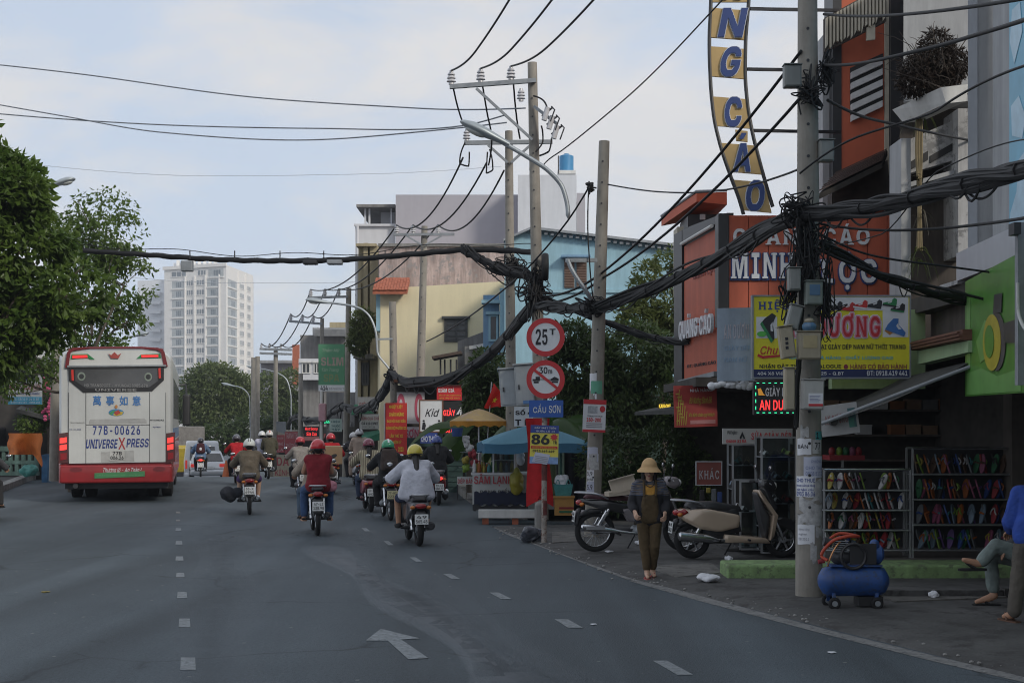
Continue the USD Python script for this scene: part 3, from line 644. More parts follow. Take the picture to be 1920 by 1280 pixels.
def tree(name,label,base,crowns,n,size,lm,bark,cat='tree',seed=1,trunk_r=.14,group=None,split=.45,**k):
    g=np.random.default_rng(seed);t=thing(name,label,cat,group=group)
    cs=np.array([c for c,r in crowns],float);base=np.asarray(base,float)
    fork=base*(1-split)+cs.mean(0)*split;fork[2]=base[2]+(cs[:,2].min()-base[2])*.8+.1
    m=MB();limb(m,base-V(0,0,.1),fork,trunk_r,trunk_r*.75,g,.04,8,10);part(t,'trunk',m,bark)
    m=MB()
    for c,r in crowns:
        p=limb(m,fork,np.asarray(c,float)-V(0,0,r[2]*.2),trunk_r*.5,trunk_r*.2,g)
        for q in range(5):
            d=g.normal(size=3);d /= np.linalg.norm(d);e=np.asarray(c)+d*np.asarray(r)*g.uniform(.7,1.02);limb(m,p[-1-q %3],e,trunk_r*.16,.008,g,.1,5,5)
    part(t,'limb',m,bark)
    part(t,'crown',leaves(cs,[r for c,r in crowns],n,size,seed,**k),lm,smooth=False,kind='stuff')
    return t
paint('bark',(.08,.065,.05),rough=.95,var=.35,scale=9,bump=.5)
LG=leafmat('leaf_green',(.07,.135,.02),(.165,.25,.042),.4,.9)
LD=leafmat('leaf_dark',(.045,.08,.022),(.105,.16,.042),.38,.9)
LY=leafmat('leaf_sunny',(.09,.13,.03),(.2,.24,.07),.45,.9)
LF_=leafmat('leaf_far',(.10,.15,.045),(.19,.24,.08),.4,.3)
LB=leafmat('leaf_banana',(.035,.10,.02),(.09,.17,.035),.45,.8)
LR_=leafmat('leaf_dry',(.05,.045,.025),(.11,.085,.05),.25,2.)
def ell(px,py,Y,rx,ry,rz=None):return (P(px,py,Y),(rx*Y/F,(rz or rx*Y/F),ry*Y/F))
YT=24.5
tree('street_tree','big leafy street tree filling the upper left edge above the bus',P(-190,900,YT)*V(1,1,0),[ell(-70,440,YT,150,215,1.3),ell(-220,430,YT,180,220,1.5),ell(25,470,YT,115,110,1.0),ell(125,545,YT,95,62,.9),ell(-30,610,YT,110,100,1.1),ell(20,365,YT,75,75,.9),ell(60,590,YT,90,60,.9)],
     34000,.17,LG,C['bark'],seed=3,clump=.53,trunk_r=.2,wide=.5,fscale=2.0,shell=.55)
tree('thin_tree','sparse airy tree with open twigs behind the big street tree',P(135,905,37)*V(1,1,0),[ell(195,440,37,78,95,.9),ell(232,520,37,62,75,.8),ell(165,595,37,90,45,.8),ell(150,480,37,80,90,.9),ell(70,670,37,60,55,.9),ell(240,600,37,40,20,.5),ell(10,690,37,60,60,.9),ell(180,645,37,70,25,.6)],
     8500,.16,LG,C['bark'],seed=5,clump=.5,trunk_r=.1,shell=.1,wide=.45)
YK=115
tree('round_tree','round green roadside tree in front of the white tower',(X(410,YK),YK,-2.8),[ell(400,730,YK,62,50),ell(365,760,YK,40,38),ell(440,755,YK,38,40),ell(405,705,YK,45,28),ell(400,775,YK,65,32),ell(450,725,YK,26,30)],15000,.36,LF_,C['bark'],seed=8,clump=.45,fscale=.55,trunk_r=.2)
YK2=128
tree('spreading_tree','wide green tree behind the thin poles right of the round tree',(X(530,YK2),YK2,-3),[ell(505,735,YK2,42,40),ell(550,720,YK2,42,30),ell(520,770,YK2,60,34),ell(590,745,YK2,34,40),ell(560,765,YK2,50,30)],12000,.36,LF_,C['bark'],seed=9,clump=.47,fscale=.5,trunk_r=.2)
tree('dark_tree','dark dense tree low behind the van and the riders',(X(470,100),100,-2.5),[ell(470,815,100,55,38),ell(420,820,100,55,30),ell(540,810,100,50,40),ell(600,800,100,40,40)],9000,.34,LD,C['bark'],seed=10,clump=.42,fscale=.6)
tree('roof_plant','bushy potted tree on the balcony of the olive house',P(682,668,50.5),[ell(680,610,50.5,24,34),ell(672,640,50.5,20,26)],2600,.16,LY,C['bark'],cat='plant',seed=11,trunk_r=.05,clump=.45)
# the dark garden behind the parked motorbikes
YG=30
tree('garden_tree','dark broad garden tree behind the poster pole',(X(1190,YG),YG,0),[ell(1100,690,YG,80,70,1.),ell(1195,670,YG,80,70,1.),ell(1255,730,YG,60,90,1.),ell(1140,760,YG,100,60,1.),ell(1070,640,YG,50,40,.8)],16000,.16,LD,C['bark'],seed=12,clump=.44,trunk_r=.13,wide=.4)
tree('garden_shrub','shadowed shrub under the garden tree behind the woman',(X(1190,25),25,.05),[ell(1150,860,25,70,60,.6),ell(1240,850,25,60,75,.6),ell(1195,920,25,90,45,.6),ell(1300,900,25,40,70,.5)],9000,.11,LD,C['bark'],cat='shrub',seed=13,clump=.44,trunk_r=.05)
tree('sunlit_tree','light green slender tree against the blue house beside the red shop',(X(1235,33),33,0),[ell(1215,540,33,36,55,.7),ell(1250,500,33,34,40,.6),ell(1262,570,33,38,55,.7),ell(1200,600,33,48,40,.7),ell(1275,520,33,25,40,.5)],5200,.14,LY,C['bark'],seed=14,clump=.5,trunk_r=.07)
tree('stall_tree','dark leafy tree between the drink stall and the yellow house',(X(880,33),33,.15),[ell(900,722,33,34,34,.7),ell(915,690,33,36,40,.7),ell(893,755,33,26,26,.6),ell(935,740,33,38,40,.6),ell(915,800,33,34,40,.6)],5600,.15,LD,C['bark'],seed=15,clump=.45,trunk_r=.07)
def banana(name,label,base,n,L,seed,spread=1.0):
    g=np.random.default_rng(seed);t=thing(name,label,'banana plant',loc=base)
    part(t,'trunk',MB().tube([(0,0,-.1),(.02,0,.5),(0,.02,L*.55)],[.11,.09,.06],10),mat('banana_stem',(.09,.12,.05),rough=.6))
    for k in range(n):
        az=k*2.4+g.uniform(-.3,.3);l=L*g.uniform(.75,1.1);ri=g.uniform(.75,1.2);d=V(math.cos(az),math.sin(az),0);s=V(-d[1],d[0],0)
        def fn(u,w,l=l,ri=ri,d=d,s=s):
            o=V(0,0,L*.5)+d*(l*u*.75*spread)+V(0,0,1)*(l*(ri*u-1.05*u*u)*.9)
            wd=.26*l*.5*math.sin(math.pi*min(1,u*.93+.05)) ** .6;x=(w-.5)*2
            return o+s*wd*x+V(0,0,-abs(x) ** 1.5*wd*.55)
        part(t,'leaf',MB().sheet(fn,12,5),LB,smooth=True)
    return t
banana('banana_plant','banana plant with broad leaves behind the round road signs',(X(1035,28.5),28.5,.1),8,2.7,1,.75)
banana('banana_plant','banana plant hanging over the stall umbrella left of the twin cabinets',(X(915,35),35,.1),6,2.0,2,.5)
banana('banana_plant','banana plant half hidden by the sunlit tree near the red shop',(X(1268,31),31,.1),6,2.7,6,.6)
banana('banana_plant','low banana plant peeping out beside the blue house corner',(X(900,34),34,.1),8,2.6,7)

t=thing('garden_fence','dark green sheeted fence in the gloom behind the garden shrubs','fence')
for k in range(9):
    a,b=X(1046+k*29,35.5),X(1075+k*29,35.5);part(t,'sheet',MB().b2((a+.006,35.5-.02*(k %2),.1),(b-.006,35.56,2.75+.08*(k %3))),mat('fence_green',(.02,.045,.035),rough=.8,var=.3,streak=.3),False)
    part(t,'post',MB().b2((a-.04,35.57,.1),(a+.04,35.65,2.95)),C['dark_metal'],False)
# ------------------------------------------------------------------ utility poles
def pole(name,label,px0,base_z,pxt,pyt,Y,r0=.13,r1=.095,holes=True,group=None):
    a=V(X(px0,Y),Y,base_z-.05);b=P(pxt,pyt,Y);t=thing(name,label,'utility pole',group=group)
    part(t,'shaft',MB().tube([a+(b-a)*k for k in np.linspace(0,1,8)],np.linspace(r0,r1,8),18),C['concrete_pole'])
    if holes:
        m=MB();n=int((b[2]-a[2])/.32)
        for k in range(3,n):
            c=a+(b-a)*k/n;r=r0+(r1-r0)*k/n;m.cyl(c+V(-.02,-r+.02,0),c+V(-.02,-r-.006,0),.016,n=8)
        part(t,'bolt_hole',m,C['dark_metal'],kind='stuff')
    return t,a,b
def insulator(parent,c,s=1.,up=V(0,0,1)):
    m=MB();z=0
    for r,h in ((.05,.05),(.085,.03),(.055,.03),(.08,.03),(.05,.03),(.07,.03),(.04,.05)):
        m.cyl(c+up*z*s,c+up*(z+h)*s,r*s,r*s*.85,n=12);z+=h
    part(parent,'insulator',m,C['porcelain'])
    return c+up*z*s
HVTOP={}
R1Y=14.5
R1,r1a,r1b=pole('utility_pole','thick near concrete pole plastered with notices and hung with meter boxes',1517,0.03,1514,-60,R1Y,.142,.098)
P1,_,p1b=pole('utility_pole','tall concrete pole with high voltage crossarm above the round road signs',1016,.15,998,118,25,.125,.085)
P3,_,p3b=pole('utility_pole','concrete pole behind the grey cabinets, just left of the tallest pole',960,.15,954,246,27,.12,.075)
P2,_,p2b=pole('utility_pole','leaning concrete pole carrying the curved lamp bracket and white red poster',1110,0.04,1133,265,22,.13,.085)
P4,_,p4b=pole('utility_pole','concrete pole standing in front of the yellow wall with a small crossarm',783,.1,796,424,38,.145,.085)
P5,_,p5b=pole('utility_pole','short blunt concrete pole left of the yellow wall above the red banner',742,.1,736,566,37.2,.12,.095)
P6,_,p6b=pole('utility_pole','concrete pole beside the green billboard',648,gz(55),654,540,55,.14,.1,holes=False)
P7,_,p7b=pole('utility_pole','thin pole behind the green billboard',602,gz(65),604,596,65,.12,.09,holes=False)
P8,_,p8b=pole('utility_pole','far pole with a double crossarm in front of the wide tree',517,gz(80),517,652,80,.16,.12,holes=False)
P9,_,_=pole('utility_pole','left one of two far poles standing close together',474,gz(78),475,670,78,.14,.12,holes=False)
P9b,_,_=pole('utility_pole','right one of two far poles standing close together',482,gz(79),483,668,79,.16,.13,holes=False)
P10,_,_=pole('utility_pole','short far pole in front of the bare concrete house',563,gz(70),564,700,70,.13,.11,holes=False)
PL,_,plb=pole('utility_pole','concrete pole on the left pavement beside the bus',101,gz(44)+.13,106,560,42,.15,.12,holes=False)
def crossarm(parent,p0,p1,Y,ins,key,w=.075,s=1.0):
    """arm between two pixels at depth Y with insulators at the given fractions"""
    a,b=P(*p0,Y-.14),P(*p1,Y-.14)
    part(parent,'crossarm',MB().bar(a,b,w),C['grey_metal'],False)
    HVTOP[key]=[insulator(parent,a+(b-a)*f+V(0,0,w/2),s) for f in ins]
crossarm(P1,(843,163),(1005,151),25,(.02,.36,.71),'p1',s=1.0)
part(P1,'brace',MB().bar(P(893,166,24.8),P(998,262,24.8),.045),C['grey_metal'],False)
crossarm(P3,(870,268),(1036,266),27,(.03,),'p3',s=.9)
part(P3,'brace',MB().bar(P(915,272,26.8),P(952,305,26.8),.045),C['grey_metal'],False)
part(P3,'brace',MB().bar(P(995,272,26.8),P(958,305,26.8),.045),C['grey_metal'],False)
for k,(x,y) in enumerate(((985,196),(978,188))):
    if k==0:insulator(P1,P(x-8,190,24.8),.9)
for k,(x,y) in enumerate(((1020,212),(1029,228),(1038,246))):     # drop-out fuses
    o=part(P1,'fuse',MB().cyl(P(x,y+14,24.6),P(x+7,y-10,24.6),.05,n=10),C['porcelain'])
    m=MB();m.tube([P(x+14,y-12,24.55),P(x+20,y-6,24.5),P(x+12,y+16,24.5)],.014,6);m.bar(P(x-4,y+6,24.6),P(x+16,y-10,24.6),.03);part(o,'bracket',m,C['dark_metal'])
part(P1,'fuse_arm',MB().bar(P(1002,200,24.85),P(1044,232,24.6),.05),C['grey_metal'],False)
crossarm(P4,(738,440),(852,439),38,(.05,.32,.73),'p4',w=.07,s=.9)
part(P4,'brace',MB().bar(P(762,442,37.8),P(792,460,37.8),.04),C['grey_metal'],False);part(P4,'brace',MB().bar(P(828,442,37.8),P(796,460,37.8),.04),C['grey_metal'],False)
crossarm(P6,(578,558),(652,556),55,(.06,.42,.77),'p6',w=.09,s=1.1)
crossarm(P7,(542,602),(604,607),65,(.05,.4,.73),'p7',w=.1,s=1.2)
crossarm(P8,(487,654),(547,656),80,(.05,.3,.66),'p8',w=.14,s=1.);part(P8,'crossarm',MB().bar(P(487,662,79.8),P(547,664,79.8),.13),C['grey_metal'],False)
# ------------------------------------------------------------------ street lamps
paint('lamp_grey',(.34,.38,.40),rough=.4,metal=.3,var=.08)
paint('lamp_lens',(.5,.52,.5),rough=.25,var=.05)
def lamphead(t,tip,root,w):
    tip,root=np.asarray(tip,float),np.asarray(root,float);d=root-tip;L=np.linalg.norm(d);d /= L;s=np.cross(d,(0,0,1));s /= np.linalg.norm(s);u=np.cross(s,d)
    R=np.stack([d,s,u],1);v=[]
    for f,ww,hh in ((0,.25,.2),(.06,.7,.55),(.25,1,1),(.5,.95,1),(.75,.6,.75),(1,.3,.45)):
        for a in np.linspace(0,2*np.pi,12,endpoint=False):v.append(tip+R@V(f*L,math.cos(a)*ww*w,math.sin(a)*hh*w*(.55 if math.sin(a)>0 else .35)))
    o=part(t,'lamp_head',m3.Manifold.hull_points(np.array(v)),C['lamp_grey'],50)
    part(o,'lens',MB().ball(tip+R@V(L*.33,0,-w*.33),(L*.2,w*.62,w*.22),R=R),C['lamp_lens'])
t=thing('street_lamp','curved grey street lamp bracketed to the leaning pole above the road signs','street lamp')
YL=21.6
lamphead(t,P(863,228,YL),P(955,272,YL),.17)
part(t,'arm',MB().tube(smoothpath([P(925,258,YL),P(985,292,YL),P(1030,322,YL),P(1056,355,YL),P(1065,400,YL),P(1065,488,YL)],40),.036,10),C['galvanised'])
m=MB();m.bar(P(1062,488,YL),P(1118,488,YL+.25),.06);m.tube(smoothpath([P(1065,488,YL),P(1072,505,YL),P(1095,540,YL),P(1108,560,YL+.1)],14),.035,8);part(t,'bracket',m,C['galvanised'])
t=thing('street_lamp','far curved street lamp reaching left over the riders from the short pole','street lamp')
lamphead(t,P(573,562,37),P(618,568,37),.15)
part(t,'arm',MB().tube(smoothpath([P(600,566,37),P(640,570,37),P(675,578,37),P(695,596,37),P(706,630,37),P(708,660,37),P(724,684,37),P(738,700,37)],40),.03,10),C['galvanised'])
part(t,'bracket',MB().bar(P(708,636,37),P(736,635,37),.05),C['galvanised'],False)
t=thing('street_lamp','pale street lamp rising out of the top of the big tree','street lamp')
lamphead(t,P(141,335,30),P(92,350,30),.15);part(t,'arm',MB().tube(smoothpath([P(105,346,30),P(60,372,30),P(0,430,30),P(-30,520,30),(X(-35,30),30,.1)],30),.05,10),C['galvanised'])
t=thing('street_lamp','small distant street lamp showing below the tree beside the tower','street lamp')
lamphead(t,P(279,624,52),P(252,630,52),.16);part(t,'arm',MB().tube(smoothpath([P(258,629,52),P(215,640,52),P(170,668,52),P(150,720,52),(X(150,52),52,-.2)],30),.04,10),C['galvanised'])
t=thing('street_lamp','distant street lamp arching over the tree line by the twin poles','street lamp')
lamphead(t,P(415,718,78),P(440,724,78),.14);part(t,'arm',MB().tube(smoothpath([P(436,723,78),P(455,728,78),P(468,745,78),(X(470,78),78,-1)],24),.035,8),C['galvanised'])
t=thing('street_lamp','distant street lamp arching left from the double crossarm pole','street lamp')
lamphead(t,P(462,686,82),P(486,692,82),.14);part(t,'arm',MB().tube(smoothpath([P(482,691,82),P(515,697,82),P(538,712,82),P(546,750,82),(X(546,82),82,-1)],24),.035,8),C['galvanised'])

# ------------------------------------------------------------------ overhead wires
CB=C['cable_black']
def wire(label,pts,r=.012,drop=None,n=18,group='overhead wires',CB=C['cable_black']):
    p=sag(pts[0],pts[1],drop or 0,n) if len(pts)==2 else smoothpath(pts,max(n,8*len(pts)))
    single('overhead_wire',label,'wire',MB().tube(p,r,6),CB,60,group=group)
# high voltage lines overhead: from the tall pole towards and past the camera
for (px,py),q,nm in zip(((955,0),(1035,0),(1113,0)),HVTOP['p1'],('left','middle','right')):
    e=P(px,py,19);d=(e-q);wire(f'{nm} high wire running up out of frame from the tall crossarm',[q,q+d*.5+V(0,0,-.16),e,q+d*1.7+V(0,0,.35)],.017)
lows=[]
for k,(a,b,nm) in enumerate(zip(((868,296),(912,306),(945,320)),HVTOP['p4'],('left','middle','right'))):
    s=P(*a,26.8);wire(f'{nm} high wire sagging from the tall poles to the pole by the yellow wall',[s,b],.02,drop=.55)
for q,b,nm in zip(HVTOP['p4'],HVTOP['p6'],('left','middle','right')):wire(f'{nm} high wire from the yellow wall pole to the billboard pole',[q,b],.022,drop=.6)
for q,b,nm in zip(HVTOP['p6'],HVTOP['p7'],('left','middle','right')):wire(f'{nm} high wire between the billboard pole and the thin pole',[q,b],.026,drop=.5)
for q,b,nm in zip(HVTOP['p7'],HVTOP['p8'],('left','middle','right')):wire(f'{nm} high wire sagging from the thin pole to the double crossarm pole',[q,b],.03,drop=.7)
# jumpers at the pole head
for k,pts in enumerate(([(849,160,25),(858,200,25.5),(866,225,26)],[(903,150,25),(913,210,25.6),(922,262,26.2),(916,310,26.6)],[(962,145,25),(968,215,25.4),(975,260,26)],[(872,268,26.6),(862,306,26.6),(878,312,26.6),(880,285,26.6)],[(914,285,26.6),(912,325,26.6),(924,318,26.6),(918,280,26.6)],[(1000,180,24.8),(1020,190,24.7),(1026,205,24.6)],[(1015,236,24.6),(1018,262,24.7),(1004,285,24.7)],[(1034,260,24.6),(1028,285,24.6),(1012,292,24.8)])):
    wire(('left jumper wire hanging from the tall crossarm','middle jumper wire hanging from the tall crossarm','right jumper wire hanging from the tall crossarm','left drip loop under the lower crossarm','right drip loop under the lower crossarm','curved jumper wire to the top fuse','jumper wire leaving the top fuse','jumper wire leaving the lowest fuse')[k],[P(*q) for q in pts],.016,n=20,group='jumper wires on the tall poles')
# wires crossing the street from the left
wire('topmost grey wire crossing the sky from the left edge to the tall pole',[P(-60,116,30),P(150,139,29),P(480,183,28),P(780,203,27),P(985,203,25)],.014,CB=C['wire_grey'])
wire('second wire crossing the sky, straight',[P(-60,208,30),P(300,234,29),P(600,241,28),P(860,237,26.6),P(950,215,26)],.014,CB=C['wire_grey'])
wire('third wire crossing the sky, sagging lowest',[P(-60,186,30),P(120,218,29.5),P(300,248,29),P(600,262,28),P(780,248,27),P(950,230,26)],.014,CB=C['wire_grey'])
wire('faint thin wire crossing the lower sky behind the pole heads',[P(40,306,60),P(400,330,60),P(700,326,60),P(940,312,60)],.011,CB=mat('wire_pale',(.42,.45,.5)))
wire('faint upper line above the black cable toward the tower',[P(240,520,70),P(430,530,70),P(600,530,70),P(700,528,70)],.013,CB=mat('wire_pale',(.42,.45,.5)))
# the black street-crossing cable with its hangers and splice boxes
ca=smoothpath([P(120,468,29),P(250,476,28.5),P(400,486,28),P(520,489,27.5),P(640,487,27),P(760,478,26.5),P(860,469,26),P(960,470,25.5),P(1004,474,25)],60)
t=thing('street_cable','thick black cable spanning the street above the bus with splice boxes','cable')
m=MB();m.tube(ca,.047,10)
for k in range(3):m.tube(ca+np.c_[np.zeros(60),.03*np.sin(np.linspace(0,40,60)+k*2),.045*np.cos(np.linspace(0,40,60)+k*2)],.018,6)
part(t,'strand',m,CB)
part(t,'carrier_wire',MB().tube(ca+np.c_[np.zeros(60),np.zeros(60),.12+.04*np.cos(np.linspace(0,25,60))],.008,5),CB)
for px in (356,440,525,607,722):part(t,'hanger',MB().bar(P(px,486,27.4),P(px,470,27.4),.02),C['dark_metal'],False)
part(t,'splice_box',rbox(P(340,509,27.9)-V(0,.08,0),P(362,489,27.9)+V(0,.08,0),.02),C['grey_metal'],30)
part(t,'splice_box',rbox(P(569,496,27)-V(0,.12,0),P(595,489,27)+V(0,.12,0),.015),C['black_plastic'],30)
part(t,'splice_box',rbox(P(614,496,26.9)-V(0,.12,0),P(642,488,26.9)+V(0,.12,0),.015),C['grey_metal'],30)
# wires to the right
wire('thin wire rising from the tall pole to the top of the vertical sign',[P(1018,312,24.7),P(1045,288,23.5),P(1160,196,22),P(1338,18,18),P(1420,-80,16)],.011)
wire('slack grey wire from the leaning pole to the near pole',[P(1140,346,21.8),P(1240,360,20),P(1360,356,17.5),P(1440,338,16),P(1500,316,14.6)],.012)
for k,(a,b) in enumerate((((1502,96),(1128,512)),((1502,182),(1132,520)))):
    wire(('upper','lower')[k]+' stout black wire slanting from the near pole down to the leaning pole',[P(*a,14.4),P(*b,21.9)],.018,drop=.18)
    wire(('upper','lower')[k]+' black wire continuing from the leaning pole to the tall pole',[P(*b,21.9),P(1012,556+14*k,24.9)],.02,drop=.1)
wire('twisted wire from the leaning pole head to the sign pole foot',[P(1108,345,21.9),P(1060,420,23),P(960,530,26),P(870,600,31),P(800,640,36)],.016)
wire('loose wire hanging down beside the leaning pole',[P(1104,352,21.8),P(1102,420,21.8),P(1106,500,21.7),P(1112,560,21.7)],.012)
for k,pts in enumerate(([(1545,27,14.4),(1700,27,11.5),(1940,-6,9)],[(1545,122,14.4),(1650,112,12.5),(1800,75,11),(1940,30,9)],[(1500,325,14.4),(1600,260,13.5),(1760,205,12.5),(1940,118,10)],[(1552,188,14.4),(1600,212,15.3),(1690,236,17.2),(1822,264,19.3)],[(1540,420,14.4),(1680,432,13),(1800,425,12),(1940,405,10)],[(1540,470,14.4),(1640,510,14.6),(1740,535,14.8),(1850,562,14.95)],[(1540,440,14.4),(1640,480,14.5),(1780,500,14.6),(1870,512,14.7)],[(1540,455,14.4),(1650,440,13),(1760,320,12),(1940,260,10)])):
    wire(f'{("topmost", "second", "third slanting", "short thick", "lower twisted", "lowest", "low middle", "thin rising")[k]} wire between the near pole and the right buildings',[P(*q) for q in pts],(.015,.017,.011,.017,.014,.016,.012,.006)[k],n=24)
# the fat telephone cable bundle from right to left, sagging from pole to pole
def bundle(label,pts,R,n,r,seed,twist=6.):
    g=np.random.default_rng(seed);p=smoothpath(pts,14*len(pts));L=np.linspace(0,1,len(p));m=MB()
    for k in range(n):
        ph,rad,fr=g.uniform(0,6.28),R*math.sqrt(g.uniform(.02,1)),g.uniform(.5,1.5)*twist
        w=g.normal(size=3)*.25;env=1+.5*np.sin(L*g.uniform(5,14)+ph)
        off=np.c_[rad*np.cos(fr*L+ph)*.6*env,rad*np.cos(fr*L+ph+1.5)*.6,rad*np.sin(fr*L+ph)*env-R*.3*(g.uniform()<.12)*np.sin(L*np.pi)]
        m.tube(p+off,r*g.uniform(.7,1.4),5)
    m.tube(p+np.c_[np.zeros(len(p)),np.zeros(len(p)),R*.12*np.sin(L*31+seed)],R*.68*(1+.1*np.sin(L*47+seed)),9)
    t=thing('cable_bundle',label,'cable bundle');part(t,'strand',m,CB,kind='stuff')
    m=MB();
    for k in range(5,len(p)-3,int(g.integers(11,17))):m.cyl(p[k]-(p[k+1]-p[k])*.08,p[k]+(p[k+1]-p[k])*.08,R*.97,n=9)
    for k in range(max(3,n // 4)):
        a=int(g.integers(1,len(p)-8));b=min(len(p)-1,a+int(g.integers(6,14)));q=p[a:b].copy();q[:,2] -= np.sin(np.linspace(0,np.pi,b-a))*R*g.uniform(1.2,3.2);q[:,0]+=R*g.uniform(-.5,.5);m.tube(q,r*.6,5)
    part(t,'cable_tie',m,CB,kind='stuff')
    return p
bundle('thickest black cable bundle leaving the near pole to the right edge',[P(1490,408,14.4),P(1560,400,13.8),P(1690,375,12.5),P(1800,348,11.5),P(1940,310,10.2)],.065,22,.019,1)
bundle('heavy cable bundle swooping from the near pole to the leaning pole',[P(1512,408,14.3),P(1440,432,15.5),P(1380,462,16.8),P(1300,504,18.6),P(1210,546,20.4),P(1112,580,21.8)],.075,22,.018,2)
bundle('cable bundle between the leaning pole and the tall pole',[P(1120,580,21.8),P(1060,578,23.2),P(1000,574,24.8)],.075,18,.02,3)
bundle('cable bundle hanging in a deep bow from the tall pole toward the short pole',[P(1002,574,24.8),P(978,600,25.5),P(935,648,28),P(880,690,30.5),P(820,715,33),P(770,716,35),P(735,698,37)],.10,22,.025,4)
bundle('cable bundle dropping from the short pole to the billboard pole',[P(735,700,37),P(722,732,39),P(700,756,44),P(672,770,50),P(648,762,55)],.13,16,.035,5)
bundle('farthest cable bundle running on behind the billboard pole',[P(648,762,55),P(628,770,60),P(600,786,65),P(575,787,69),P(560,780,72),P(540,800,80)],.17,14,.045,6)
bundle('loose bundle of thin cables strung between the near pole and the red shop',[P(1540,455,14.5),P(1580,480,14.8),P(1660,520,15),P(1740,545,15.4),P(1818,562,15.8)],.05,9,.012,7)
bundle('dark cable bundle passing behind the leaning pole toward the red shop',[P(1010,560,24.9),P(1130,600,25),P(1210,628,24.5),P(1290,636,23)],.06,9,.014,8)
bundle('ragged cable bundle from the tall pole head to the crossing cable',[P(868,470,25.9),P(915,492,25.5),P(960,510,25.2),P(1004,520,24.9)],.09,12,.014,9)
bundle('cable bundle sagging along the left pavement beside the bus',[P(20,700,40),P(60,705,41),P(104,680,42),P(125,665,43)],.1,10,.03,10)
bundle('cable bundle running down the near pole to the meter boxes',[P(1502,400,14.3),P(1498,470,14.28),P(1503,560,14.28),P(1500,660,14.28),P(1494,740,14.3),P(1493,800,14.33)],.035,14,.012,11)
# tangles at the poles
def tangle(parent,c,rx,ry,rz_,n,r,seed):
    g=np.random.default_rng(seed);m=MB()
    for k in range(n):
        q=[c+g.normal(size=3)*V(rx,ry,rz_)*.55 for _ in range(5)];q[0]=c+g.normal(size=3)*V(rx,ry,rz_)*.2
        from scipy.interpolate import CubicSpline
        m.tube(CubicSpline(np.arange(5),np.array(q))(np.linspace(0,4,26)),r*g.uniform(.6,1.3),5)
    part(parent,'loose_cable',m,CB,kind='stuff')
tangle(R1,P(1500,395,14.25),.16,.1,.14,34,.009,1)
tangle(R1,P(1512,470,14.3),.15,.1,.34,36,.008,2)
tangle(R1,P(1548,560,14.4),.10,.1,.36,20,.006,3)
tangle(R1,P(1480,545,14.3),.10,.08,.3,16,.007,4)
tangle(R1,P(1520,175,14.3),.13,.1,.15,22,.008,5)
tangle(R1,P(1550,130,14.4),.08,.08,.2,16,.008,6)
tangle(P2,P(1115,572,21.8),.16,.12,.12,24,.012,7)
tangle(P1,P(1002,545,24.8),.2,.15,.36,40,.012,8)
tangle(P3,P(960,500,26.8),.24,.15,.22,26,.012,9)
tangle(P5,P(735,704,37.1),.12,.12,.2,14,.018,10)
part(P1,'cable_coil',MB().torus(P(1022,500,24.7),.2,.05,'x',sx=1.3),CB)
tangle(P2,P(1108,350,21.8),.06,.06,.09,9,.012,12)
# ------------------------------------------------------------------ right-hand side: shops and buildings
def seriftext(text,weight=700,em=64):
    """bold capitals with slab serifs on their straight stems"""
    key=('serif',text,weight)
    if key in _tc:return _tc[key]
    from PIL import Image,ImageDraw,ImageFont
    f=ImageFont.truetype(glob.glob(FONTDIR+'Inter*')[0],em);f.set_variation_by_axes([14,weight]);sp=em*.1;x=0;shapes=[];cap=em*.727
    for ch in text:
        if ch==' ':x+=em*.3;continue
        x0,y0,x1,y1=f.getbbox(ch,anchor='ls');im=Image.new('L',(int(x1-x0+8),int(y1-y0+8)));ImageDraw.Draw(im).text((4-x0,4-y0),ch,255,f,anchor='ls')
        on=np.pad(np.asarray(im)>127,((0,0),(1,1))).astype(np.int8);rows,st=np.nonzero(np.diff(on,axis=1)==1);en=np.nonzero(np.diff(on,axis=1)==-1)[1]
        s=union_all(sbox(st,-rows-1,en,-rows)).buffer(.6).buffer(-.6).simplify(.55);s=affinity.translate(s,-4+x-0,4-y0)
        def segs(y):
            g=s.intersection(LineString([(x-20,y),(x+200,y)]));return [q.bounds for q in getattr(g,'geoms',[g]) if not q.is_empty]
        add=[]
        for ya,yb,lo in ((cap*.04,cap*.18,0),(cap*.96,cap*.82,1)):
            B=segs(yb)
            for a in segs(ya):
                if a[2]-a[0]<em*.24 and any(abs(a[0]-b[0])<em*.035 and abs(a[2]-b[2])<em*.035 for b in B):add.append(sbox(a[0]-em*.07,(cap*.93 if lo else 0),a[2]+em*.07,(cap if lo else cap*.07)))
        shapes.append(union_all([s]+add));x+=(x1-x0)+sp*1.5
    s=union_all(shapes);a,b,c,d=s.bounds;s=affinity.affine_transform(s,[1/(c-a),0,0,1/(d-b),-a/(c-a),-b/(d-b)])
    _tc[key]=s;return s
def stext(S,text,fx0,fy0,fx1,fy1,material,lift=.002,depth=.004,grow=0.,**k):
    s=affinity.scale(seriftext(text,**k),(fx1-fx0)*S.w,(fy1-fy0)*S.h,origin=(0,0))
    if grow:s=s.buffer(grow).simplify(grow*.3)
    part(S.t,'lettering',MB().prism(s,frame(S.at(fx0,fy1,lift),S.u,S.v),depth),material,False)
def pxpoly(pts,Y,th=.05):
    """outline given in photo pixels, as a slab of thickness th whose front face stands at depth Y"""
    return MB().prism(Polygon([(X(a,Y),Z(b,Y)) for a,b in pts]).buffer(0),frame((0,Y+th,0),(1,0,0),(0,0,1)),th)
